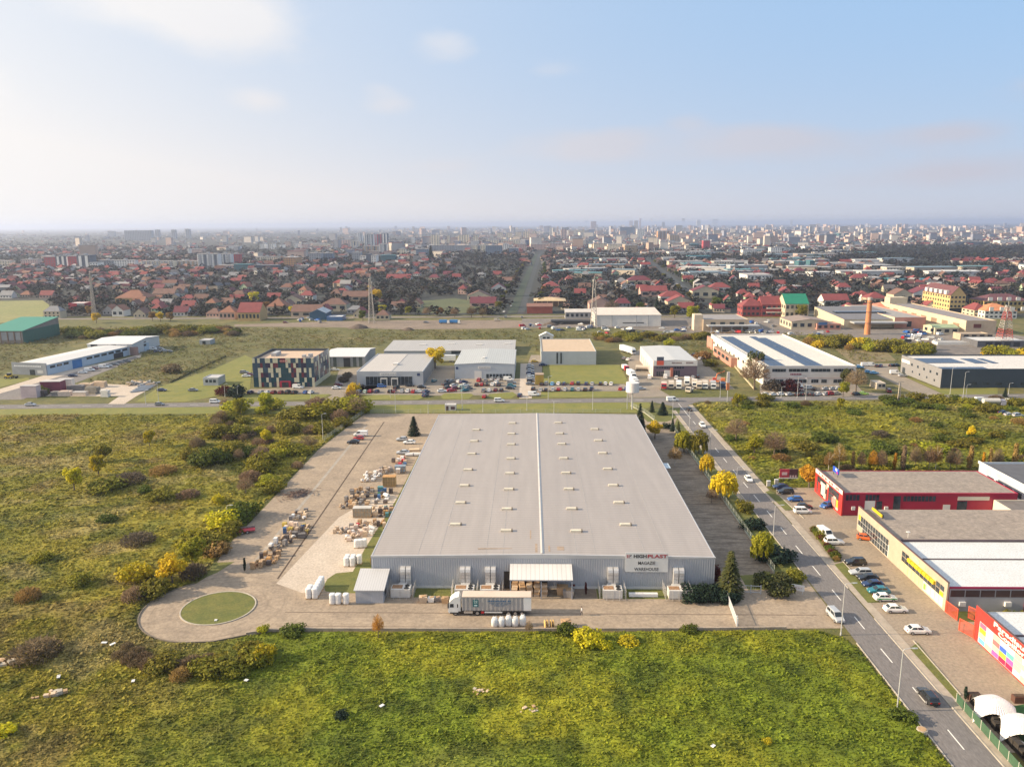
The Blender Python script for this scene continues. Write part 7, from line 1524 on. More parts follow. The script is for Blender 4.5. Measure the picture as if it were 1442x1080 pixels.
# drum sign, totem, billboard, concrete lattice pole, sheds' flags
p=G(890,576.5); z0,z1_=hg(890,551.5,p.y),hg(890,538.5,p.y); t=thing('drum_sign','large white drum shaped sign on two poles by the cross road','sign',(p.x,p.y,0)); m=MB(); m.cyl(0,0,z0,z1_,2.65,28); m.build('drum',M('drum_white',(.66,.63,.61),.5,.05),t); m=MB(); m.cyl(0,0,0,z0,.3,8); m.build('pole',LAMPM,t); m=MB(); m.cyl(-2.0,0,0,z0,.15,6); m.build('stay_pole',LAMPM,t); m=MB(); m.cyl(0,0,z0-.08,z0,2.7,28); m.build('rim',SEAM,t)
p=G(1024,566); zt,zm,zb=hg(1025,524,p.y),hg(1025,539,p.y),hg(1025,549,p.y); t=thing('totem_sign','slim white and orange totem sign on a pole by the cross road','sign',(p.x,p.y,0)); m=MB(); m.box(-.6,-.3,zm,.6,.3,zt); m.build('upper_panel',M('totem_white',(.62,.55,.52),.5),t); m=MB(); m.box(-.6,-.3,zb,.6,.3,zm-.01); m.build('lower_panel',M('totem_orange',(.58,.20,.08),.5),t); m=MB(); m.cyl(0,0,0,zb,.14,7); m.build('pole',LAMPM,t)
p=G(1110,678); t=thing('billboard','red and dark billboard on posts between the road and the orange tree','billboard',(p.x,p.y,0)); zb,zt=hg(1110,675,p.y)+.6,hg(1110,664,p.y); L=G(1123,678).x-G(1097.5,678).x
m=MB(); m.box(-L/2,-.1,1.3,L*.02,.1,3.8); m.build('left_panel',M('board_red',(.42,.04,.07),.5,.2,1.5),t); m=MB(); m.box(L*.02+.01,-.1,1.3,L/2,.1,3.8); m.build('right_panel',M('board_dark',(.09,.035,.05),.5,.3,1.2),t); m=MB(); m.box(-L/2-.1,-.13,.95,L/2+.1,.13,1.28); m.build('lower_strip',WG,t)
m=MB(); [m.box(.3+k*.75,-.13,1.35,.75+k*.75,-.105,1.95) for k in range(3)]; m.box(-2.0,-.13,2.0,-.5,-.105,2.9); m.build('print',M('board_print',(.62,.45,.47),.5),t); m=MB(); [m.box(x-.08,-.08,0,x+.08,.08,1.0) for x in (-1.4,1.4)]; m.build('post',DARK,t)
for a,b_ in ((1082,685),(1093,683)): p=G(a,b_); t=thing('electric_cabinet','grey electric cabinet by the road, '+('nearer the kerb' if a<1090 else 'nearer the billboard'),'cabinet',(p.x,p.y,.06)); m=MB(); m.box(-.5,-.3,.2,.5,.3,1.6); m.build('body',M('cabinet_grey',(.50,.48,.44),.5),t); m=MB(); m.box(-.55,-.35,1.6,.55,.35,1.7); m.build('cap',WG,t); m=MB(); m.box(-.5,-.3,0,.5,.3,.2); m.build('plinth',KERB,t)
STEEL = M('mast_steel', (.36, .33, .30), .6, .15, .5); REDS = M('mast_red', (.42, .08, .06), .6, .1)
def mast(px, py, topy, wbase, label, red=False):
    p=G(px,py); H=hg(px,topy,p.y); t=thing('lattice_mast',label,'mast',(p.x,p.y,0)); n=14; wt=wbase*.28
    for s0 in range(2 if red else 1):
        pass
    m, m2 = MB(), MB()
    for k in range(n):
        za,zb=H*k/n,H*(k+1)/n; wa,wb=wbase+(wt-wbase)*k/n,wbase+(wt-wbase)*(k+1)/n; mm=m2 if red and (k // 3) % 2 else m
        A=[(x*wa/2,y*wa/2,za) for x,y in ((-1,-1),(1,-1),(1,1),(-1,1))]; Bq=[(x*wb/2,y*wb/2,zb) for x,y in ((-1,-1),(1,-1),(1,1),(-1,1))]
        for i in range(4): j=(i+1) % 4; mm.tube([A[i],Bq[i]],.16,4); mm.tube([A[i],Bq[j]],.08,3); mm.tube([A[j],Bq[i]],.08,3); mm.tube([Bq[i],Bq[j]],.08,3)
    m.build('lattice', STEEL, t)
    if red: m2.build('red_lattice', REDS, t)
    m = MB(); m.tube([(0, 0, H), (0, 0, H + 3)], .08, 4)
    for a in range(5): z=H*(.72+.06*a); m.cbox(.9*math.cos(a*2.1)*wt*.5+(.5 if a % 2 else -.5),.6*math.sin(a*2.1),z,.5,.4,1.6,a)
    m.build('antenna', M('antenna_pale', (.55, .53, .5), .5), t)
mast(133.5,449,386,2.6,'slender lattice mast on the far left near the meadow'); mast(523.5,455,393,4.2,'lattice power mast left of the middle by the railway road'); mast(836,462,394,4.6,'lattice radio mast with dishes beside the white shed'); mast(1413,487,431,7.5,'red and white lattice mast at the right',True)
p=G(1221,471); H=hg(1221,419,p.y); t=thing('brick_chimney','tall round orange brick chimney before the industrial halls','chimney',(p.x,p.y,0)); m=MB(); m.cyl(0,0,0,H*.93,2.0,18,1.45); m.build('shaft',M('chimney_brick',(.47,.19,.08),.8,.15,.3),t); m=MB(); m.cyl(0,0,H*.93,H,1.6,18,1.65); m.build('top_ring',M('chimney_top',(.42,.35,.3),.7),t)
for z in (.3,.6,.85): m=MB(); r_=2.0-.55*z; m.cyl(0,0,H*z,H*z+.4,r_+.12,18); m.build('band',DKG,t)
p=G(1265.5,564); t=thing('lattice_pole','concrete lattice power pole by the cross road on the right','power pole',(p.x,p.y,0)); H=hg(1266,538,p.y); m=MB()
for k in range(8): m.box(-.55+k*.03,-.2,H*k/8,-.35+k*.02,.2,H*(k+1)/8-.002); m.box(.35-k*.02,-.2,H*k/8,.55-k*.03,.2,H*(k+1)/8-.002); m.box(-.34,-.15,H*k/8+.2,.34,.15,H*k/8+.5)
m.build('shaft',M('pole_concrete',(.42,.36,.29),.8,.15),t); m=MB(); m.box(-1.4,-.1,H,1.4,.1,H+.2); m.build('cross_arm',STEEL,t)
# stone yard on the left: containers, sheds, slab stacks
SY = 'things in the stone yard on the left'; f6 = lambda x, y: (x / 6.555, 460 + y / 6.555)
for x,y,wx,wy,h,mt,lb in ((270,658,7,3.5,5.2,M('pinkish_container',(.55,.43,.43),.6),'pale pink container pair at the left corner of the stone yard'),(470,610,9,5,5.0,M('maroon_container',(.18,.03,.06),.6,.2),'dark maroon container in the stone yard'),(600,570,6.5,3,4.2,MUL,'white tank shaped container in the stone yard'),(690,590,8,3,2.2,GREYG,'grey slab stack in the stone yard'),(840,625,6,3,3.2,M('dark_tan',(.2,.18,.15),.7,.2),'dark block stack in the stone yard'),(780,575,6,3,2.4,CART2,'beige block stack in the stone yard'),(590,640,6,3,2.0,CREAMW,'cream block stack in the stone yard'),(910,560,6,2.6,2.6,CART2,'pallet row at the back of the stone yard'),(960,650,4,2,3.0,MUL,'white cabin by the stone yard drive'),(520,640,5,3,1.8,GREYG,'low grey stack in the stone yard'),(730,640,6,2.5,1.6,CREAMW,'low cream stack at the front of the stone yard'),(375,645,4,2.5,2.6,DKG,'dark stack beside the pink containers')):
    p=G(*f6(x,y)); t=thing('yard_container' if h>3 else 'slab_stack',lb,'container' if h>3 else 'stack',(p.x,p.y,.03),rnd.uniform(-.15,.1),SY); n=max(1,int(h/.9)) if h <= 3.3 else 1
    for k in range(n): m=MB(); m.cbox(rnd.uniform(-.2,.2) if n>1 else 0,wy/2,h*k/n,wx*(rnd.uniform(.75,1) if n>1 else 1),wy,h/n-.05); m.build('slab' if n>1 else 'body',mt,t)
    m=MB(); m.cbox(0,wy/2,h,wx*(1.02 if n == 1 else .5),wy*(1.02 if n == 1 else .5),.15); m.build('roof' if n == 1 else 'top_slab',M('container_roof_pale',(.45,.42,.4),.6) if n == 1 else mt,t)
for k in range(6):
    p=G(*f6(1290+k*22,600-k*14)); t=thing('pipe_stack','stack of pale pipes lying at the right side of the stone yard','pipes',(p.x,p.y,.03),.75,SY)
    for q in range(4): m=MB(); m.tube([(-4,q*.5,.3),(4,q*.5,.3)],.22,6); m.build('pipe',GREYB,t)
for k in range(14):
    p=G(*f6(1190+k*17,545-(k % 4)*9)); t=thing('timber_heap','heap of pale timber and stone behind the stone yard','timber',(p.x,p.y,.03),rnd.uniform(0,3),SY)
    for q in range(4): m=MB(); m.cbox(rnd.uniform(-1,1),rnd.uniform(-.8,.8),.1+q*.3,3.2,.5,.3,rnd.uniform(-.6,.6)); m.build('beam',[CART2,GREYG,GREYB][k % 3],t)
for px, py, rx_, h in ((775, 458, 6, 2.6), (505, 462, 8, 3.0), (575, 465, 5, 2.0), (1030, 470, 5, 2)):
    p=G(px,py); t=thing('earth_heap','dark heap of earth '+{775: 'by the scrapyard',505: 'below the power mast',575: 'on the bare track',1030: 'behind the solar hall'}[px],'earth heap',(p.x,p.y,0)); m=MB(); n=14
    m.loft([[(math.cos(a)*rx_*e*rnd.uniform(.85,1.15),math.sin(a)*rx_*.8*e,z) for a in [i*2*math.pi/n for i in range(n)]] for z,e in ((-.1,1),(h*.5,.66),(h*.85,.3),(h,.08))]); m.build('earth',M('dark_earth',(.10,.075,.06),.95,.3,.6),t)
# ------------------------------------------------------------------ industry behind the railway road
ROOFC=dict(red=(.195,.045,.045),brown=(.155,.085,.065),orange=(.235,.105,.065),wine=(.13,.03,.042),grey=(.20,.20,.21),dark=(.09,.085,.09))
WALLCOL=dict(white=(.58,.56,.52),cream=(.52,.44,.31),pink=(.50,.33,.27),grey=(.34,.33,.32),green=(.33,.42,.28),ochre=(.46,.31,.14),tan=(.42,.33,.24))
RM={k: M('tiles_'+k,c,.8,.16,.25) for k,c in ROOFC.items()}; WM={k: M('render_'+k,c,.75,.1,.3) for k,c in WALLCOL.items()}
def far_b(lb,x0,x1,yb,yt,dp,wall,roof,style='flat',rise=2.0,par=.4,nw=0,rows=1,name='building',cat='building',left=True,group=None):
    b = px_b(name, lb, x0, x1, yb, yt, dp, wall, roof, style, rise, par, cat, group)
    if nw:
        zh = b.h / rows
        for r_ in range(rows):
            st = b.w / nw
            for k in range(nw): b.part('f',k*st+st*.22,(k+1)*st-st*.22,r_*zh+zh*.32,r_*zh+zh*.78,WIN,'window',.06)
            if left:
                nl = max(2, int(dp / (b.w / nw) * .8))
                for k in range(nl): b.part('l',(k+.25)*dp/nl,(k+.72)*dp/nl,r_*zh+zh*.32,r_*zh+zh*.78,WIN,'window',.06)
    return b
b=far_b('long white shed with beige roof right of the radio mast',838,931,460,444,34,MUL,M('shed_beige_roof',(.62,.54,.46),.6),'shed',2.0,name='long_shed',cat='shed'); b.part('f',b.w*.42,b.w*.74,2.4,3.0,DARK,'window_band',.1)
for u in (.0, .25, .62, .8): b.part('f', b.w * u, b.w * u + .5, 0, b.h, GREYB, 'pier', .15)
b=far_b('tan two storey depot with small square windows',990,1054,466,450,34,WM['tan'],M('depot_roof',(.27,.25,.24),.8),'flat',par=.4,name='depot',cat='depot')
for k in range(4): b.part('f',b.w*(.16+k*.21),b.w*(.27+k*.21),b.h*.55,b.h*.8,WIN,'window',.1)
b.box('canopy',GREYB,2,-7,3.8,b.w+6,-.01,4.5); b.box('stair_tower',M('tower_cream',(.6,.5,.37),.7),-6,2,0,-.01,10,b.h+3.5)
for k in range(7): b.box('canopy_post', GREYB, 4 + k * 7, -6.8, 0, 4.5 + k * 7, -6.4, 3.79)
b=far_b('low cream workshop left of the industrial halls',1114,1166,464,453,26,WM['cream'],M('workshop_roof',(.26,.2,.17),.8),'gable_y',1.6,nw=5,name='workshop',cat='workshop')
b=far_b('pink brick house with blue patch before the industrial halls',1150,1184,464.5,456,14,PKB,M('pinkish_roof',(.4,.25,.2),.8),'flat',nw=4,name='workshop',cat='workshop'); b.part('f',1,7,3.4,5.4,BLUG,'sign',.2)
b=far_b('grey industrial hall with saw row of skylights behind the chimney',1188,1275,462,450,60,WM['cream'],M('hall_slate_roof',(.16,.155,.165),.8),'shed',3.0,name='industrial_hall',cat='hall')
for k in range(14): b.box('rooflight',WIN,b.w*.08+k*b.w*.062,26,b.h+1.4,b.w*.08+k*b.w*.062+2.6,32,b.h+2.6)
b.box('front_canopy', GREYB, 4, -8, 4, b.w - 2, -.01, 5)
b=far_b('cream hall with pink brick gable right of the skylight hall',1259,1303,462.5,447,90,PKB,M('hall_roof_grey2',(.30,.28,.26),.8),'flat',par=.5,name='industrial_hall',cat='hall'); b.box('cream_side',WM['cream'],-.1,0,0,-.005,90,b.h+.4); b.part('f',b.w*.4,b.w*.55,1,5,WIN,'door',.1)
b=far_b('biggest cream factory hall with square openings on the right',1359,1402,471,451.5,130,WM['tan'],M('factory_roof',(.235,.21,.205),.8),'flat',par=.6,name='factory_hall',cat='hall'); b.box('cream_side',WM['cream'],-.1,0,0,-.005,130,b.h+.5)
for k in range(8): b.part('l',8+k*15,16+k*15,b.h*.35,b.h*.72,M('opening_brown',(.25,.17,.11),.7),'window',.15)
b.part('f',b.w*.25,b.w*.5,b.h*.5,b.h*.8,M('opening_wine',(.12,.035,.03),.7),'door',.1); b.box('roof_tank',WM['cream'],2,118,b.h,16,128,b.h+5)
b=far_b('concrete loading frame in front of the biggest factory hall',1352,1392,479,470,9,WM['tan'],WM['tan'],'flat',name='loading_frame',cat='concrete_frame'); [b.part('f',u,u+3,0,3.4,DARK,'opening',.1) for u in (2,7,12,17)]  # a concrete frame with dark openings, not a ramp
b=far_b('small green roofed cream hut between the halls',1316,1350,471,462,16,WM['cream'],M('pale_green_roof',(.30,.36,.21),.7),'gable_x',1.5,nw=3,name='hut',cat='hut')
b=far_b('salmon tiled low house behind the cream hall',1228,1290,443,434,24,WM['pink'],M('salmon_tiles',(.5,.19,.12),.8),'hip',3.5,nw=6,name='house',cat='house')
b=far_b('white long wall shed at the right behind the dark hall',1320,1400,486,482,7,MUL,WM['grey'],'flat',par=.2,name='long_shed',cat='shed')
b=far_b('dark grey shed with pale roof under the red and white mast',1376,1448,489,480,18,M('shed_dark',(.10,.1,.11),.7),M('shed_pale_roof',(.55,.53,.5),.6),'flat',par=.3,name='long_shed',cat='shed'); b.windows('f',4,4,b.w-4,.4,3,.3,DARK,'opening')
b=far_b('red rendered house pair with steep red roofs left of the green roof',1045,1076,446,431,16,M('red_render',(.28,.06,.06),.8),RM['red'],'hip',6,nw=5,rows=2,name='house',cat='house')
b=far_b('red rendered house with white balconies beside the green roof',1072,1107,446,429,16,M('red_render',None),RM['red'],'gable_x',6,nw=5,rows=2,name='house',cat='house'); [b.part('f',b.w*.2,b.w*.9,z,z+.6,MUL,'balcony',1.1) for z in (b.h*.33,b.h*.66)]
b=far_b('cream house with a bright green roof',1105,1138,448,428,20,WM['cream'],M('green_tiles',(.01,.19,.11),.6),'gable_x',7,nw=5,rows=2,name='house',cat='house')
b=far_b('yellow mansard apartment house with dormers on the right',1336,1358,441,416,46,M('yellow_render',(.55,.40,.17),.7),M('mansard_wine',(.12,.045,.05),.7),'gable_y',7,nw=4,rows=4,name='apartment_house',cat='apartment house')
b.part('f',.1,b.w-.1,0,4,DARK,'arcade',.3); [b.box('dormer',MUL,-1.0,5+k*8,b.h+.3,1.5,9+k*8,b.h+3.5) for k in range(5)]
b=far_b('long yellow hotel with dark mansard roof at the right edge',1384,1450,441,424,22,M('hotel_yellow',(.42,.30,.11),.7),M('mansard_wine',None),'hip',5,nw=11,rows=2,name='hotel',cat='hotel'); [b.part('f',3+k*7.5,6.5+k*7.5,b.h+.2,b.h+3,MUL,'dormer',.6) for k in range(6)]
b=far_b('white and orange roofed villa group below the hotel',1386,1432,449,438,22,MUL,M('orange_tiles',(.5,.2,.09),.8),'hip',5,nw=7,rows=2,name='villa',cat='house'); [b.part('f',3+k*8,6+k*8,b.h,b.h+3,MUL,'dormer',.8) for k in range(5)]
b=far_b('red roofed white house left of the orange roofed villas',1371,1392,447,437,18,WM['cream'],RM['red'],'hip',5,nw=3,rows=2,name='house',cat='house')
b=far_b('brick red shed with timber canopy by the avenue mouth',742,778,441.5,432,16,M('brick_red_wall',(.33,.09,.06),.8),M('brown_shed_roof',(.22,.11,.08),.8),'gable_x',2,name='workshop',cat='workshop')
b=far_b('pale timber frame hall under construction behind the brick red shed',752,797,432,424,26,M('timber_dark',(.14,.08,.05),.8),M('timber_pale',(.52,.38,.22),.7),'hip',2.5,name='timber_hall',cat='hall'); [b.part('f',2+k*5,2.5+k*5,0,b.h,M('timber_pale',None),'post',.3) for k in range(7)]
b=far_b('brown tiled house right of the timber hall',830,862,441,428,22,WM['pink'],RM['brown'],'gable_y',5,name='house',cat='house')
b=far_b('long grey roofed store between timber hall and radio mast',796,836,449,440,14,WM['grey'],M('store_roof',(.5,.46,.42),.7),'shed',1.2,nw=6,name='store',cat='shed'); far_b('black container block beside the radio mast',776,832,457,452,10,DARK,DARK,'flat',par=.1,name='container_block',cat='container')
b=far_b('dark blue workshop with pale curved roof at the railway road',436,459,451,441,18,M('workshop_blue',(.03,.09,.15),.6),M('workshop_pale',(.42,.45,.47),.6),'gable_y',3,name='workshop',cat='workshop'); b=far_b('blue and white filling canopy beside the dark blue workshop',460,482,452,446,12,BLUG,MUL,'flat',par=.4,name='canopy_building',cat='canopy')
b=far_b('beige cottage with brown hip roof beside the power mast',529,548,450.5,444,10,WM['cream'],RM['brown'],'hip',4,nw=3,name='cottage',cat='house')
b=far_b('red box building with white roof at the left meadow',97,119,436,427,14,M('box_red',(.40,.03,.05),.6),MUL,'flat',par=.3,name='box_building'); b.box('grey_part',WM['grey'],b.w*.55,-.2,0,b.w+.1,-.01,b.h)
b=far_b('white garden wall house with orange roof left of the railway road',158,174,446,437,12,MUL,RM['orange'],'gable_y',4,nw=2,name='house',cat='house'); b=far_b('large red roofed barn house in front of the left suburb',335,366,452,440,18,WM['ochre'],RM['red'],'gable_x',7,nw=6,name='house',cat='house'); b=far_b('big orange roofed house behind the red barn house',376,402,441,432,18,WM['cream'],RM['orange'],'hip',7,nw=4,name='house',cat='house')
b=far_b('orange roofed farmhouse left of the red barn house',309,331,450,440,14,WM['pink'],RM['orange'],'hip',5,nw=4,name='house',cat='house'); b=far_b('wide orange roofed house behind the white garden house',163,205,430,420,22,WM['ochre'],RM['orange'],'hip',7,nw=6,rows=1,name='house',cat='house')
for i,(x0,x1,yb,yt,wl_,rf,st,lb) in enumerate(((410,452,447,436,'tan','brown','gable_x','long brown roofed barn behind the blue workshop'),(452,488,438,426,'cream','brown','hip','broad brown tiled barn above the blue workshop'),(398,425,430,420,'cream','brown','gable_y','brown gabled house left of the broad barn'),(482,520,424,415,'tan','brown','gable_x','long brown roof behind the broad barn'),(544,578,396,389,'white','red','gable_x','long bright red roof in the middle suburb'),(662,698,432,424,'pink','wine','gable_x','brown red house at the foot of the left avenue'),(658,690,423,414,'cream','brown','gable_y','gabled house second along the left avenue'),(692,712,411,403,'white','wine','gable_y','white gabled house third along the left avenue'),(765,788,409,400,'cream','red','hip','red hipped house right of the left avenue'),(884,918,404,392,'cream','wine','hip','wide wine roofed villa at the right avenue'),(902,940,418,407,'pink','red','gable_x','red roofed house below the wine roofed villa'),(930,965,426,415,'white','red','hip','red hipped house left of the right avenue'),(940,975,434,422,'cream','red','gable_y','red gabled house nearest the white shed'),(1160,1196,432,420,'white','red','gable_x','white house with a bright red roof behind the cream workshop'),(1285,1320,425,410,'white','wine','gable_y','tall white house with wine roof left of the yellow mansard house'),(1258,1286,425,412,'cream','brown','gable_y','cream house pair with brown gables'),(1222,1250,429,417,'tan','red','hip','red roofed house behind the chimney'),(975,1012,420,407,'cream','wine','gable_y','wine roofed house right of the right avenue'),(1000,1030,412,402,'white','red','hip','red hipped house behind the tan depot'),(215,245,421,411,'tan','brown','gable_x','brown long house in the left suburb'),(238,252,420,411,'cream','brown','gable_y','pale gabled house in the left suburb'))):
    far_b(lb, x0, x1, yb, yt + 3, 16, WM[wl_], RM[rf], st, 5, nw=3, name='house', cat='house', left=False)

# ------------------------------------------------------------------ the garden suburb: 260 houses of their own,the rest as one mass
HG = 'houses of the garden suburb'
_HC = {}
def house_meshes(v, wl_, rf):
    k = (v, wl_, rf)
    if k in _HC: return _HC[k]
    r=random.Random(v*31); w_,d_,h_,rise=r.uniform(9,14),r.uniform(8,11),r.choice((3.2,3.4,5.8)),r.uniform(3,4.6)
    m = MB(); m.box(-w_ / 2, -d_ / 2, -.2, w_ / 2, d_ / 2, h_); ro = MB(); e = .4
    if v % 3 == 0: ro.add([(-w_/2-e,-d_/2-e,h_-.1),(w_/2+e,-d_/2-e,h_-.1),(w_/2+e,d_/2+e,h_-.1),(-w_/2-e,d_/2+e,h_-.1),(-w_/2+d_*.4,0,h_+rise),(w_/2-d_*.4,0,h_+rise)],((0,1,5,4),(1,2,5),(2,3,4,5),(3,0,4),(3,2,1,0)))
    else:
        for x0 in (-w_/2,w_/2): m.add([(x0,-d_/2,h_),(x0,d_/2,h_),(x0,0,h_+rise-.15)],((0,1,2) if x0>0 else (2,1,0),))
        for s in (-1, 1):
            P=[(-w_/2-e,s*(d_/2+e),h_-.25),(w_/2+e,s*(d_/2+e),h_-.25),(w_/2+e,0,h_+rise),(-w_/2-e,0,h_+rise)]
            P=P if s<0 else P[::-1]; ro.add(P+[(p[0],p[1],p[2]+.2) for p in P],((3,2,1,0),(4,5,6,7),(0,1,5,4),(1,2,6,5),(2,3,7,6),(3,0,4,7)))
    if v % 4 == 1: m.box(w_/2,-d_*.3,-.2,w_/2+5,d_*.3,2.6); ro.box(w_/2,-d_*.35,2.62,w_/2+5.3,d_*.35,2.9)
    wi = MB(); n = 4
    for rr_ in range(1 if h_ < 5 else 2):
        for k_ in range(n): x=-w_/2+(k_+.3)*w_/n; wi.box(x,-d_/2-.05,1+rr_*2.7,x+1.3,-d_/2,2.4+rr_*2.7)
        for k_ in range(3): y=-d_/2+(k_+.3)*d_/3; wi.box(-w_/2-.05,y,1+rr_*2.7,-w_/2,y+1.2,2.4+rr_*2.7)
    ch = MB(); ch.box(w_ * .15, .6, h_ + rise * .4, w_ * .15 + .8, 1.4, h_ + rise + .9)
    _HC[k]=(m.mesh('wall',WM[wl_]),ro.mesh('roof',RM[rf]),wi.mesh('windows',WIN),ch.mesh('chimney',RM['brown'])); return _HC[k]
occ=[(o.location.x,o.location.y) for o in bpy.data.objects if o.parent is None and 'category' in o and o.location.y>560]
def free(x, y, lst, d):
    return all((x - a) ** 2 + (y - b) ** 2 > d * d for a, b in lst)
AVX = lambda y: -7 + (y - 641) * .0235; AVX2 = lambda y: 168 + (y - 760) * .0785
def blocked(x, y):
    if abs(x - AVX(y) + 3) < 15 or (y > 700 and abs(x - AVX2(y)) < 13): return True
    px, py = to_px((x, y, 0))
    if py > 452: return True
    if px < 78 and 422 < py: return True
    if 545 < px < 705 and 400 < py < 450 and rnd.random() < .85: return True
    if 985 < px and py > 440: return True
    if 1225 < px and 347 < py < 368: return True
    return False
pts = []; tries = 0; cand = []
while len(pts) < 250 and tries < 30000:
    tries += 1; y = 640 + 560 * rnd.random() ** 1.25; x = rnd.uniform(-.70, .70) * y
    if blocked(x, y) or not free(x, y, pts, 17) or not free(x + 0, y, occ, 22): continue
    # leave gardens: houses gather along streets
    if abs(((x + .15 * y) / 62.0) % 1 - .5) < .18 and rnd.random() < .8: continue
    pts.append((x, y))
pts.sort(key=lambda p: p[1])
for i, (x, y) in enumerate(pts):
    px,py=to_px((x,y,0)); rf=rnd.choice(['red','brown','wine','brown','orange','red','grey'] if px<850 else ['red','wine','red','brown','wine','dark','red']); wl_=rnd.choice(['white','cream','pink','tan','white','cream','grey','green'])
    v=rnd.randrange(12); row='nearest suburb row' if i<50 else 'second suburb row' if i<100 else 'third suburb row' if i<150 else 'fourth suburb row' if i<200 else 'furthest suburb row'
    side='left of the power mast' if px<523 else 'between the two masts' if px<836 else 'right of the radio mast'
    o=thing('suburb_house',f'{rf} roofed {wl_} house {side}, {row}','house',(x,y,.02),rnd.choice((0,math.pi/2))+rnd.uniform(-.12,.12)-.05,HG)
    a,b_,c_,d_=house_meshes(v,wl_,rf); link('wall',a,o); q=link('roof',b_,o); link('windows',c_,o); link('chimney',d_,q)

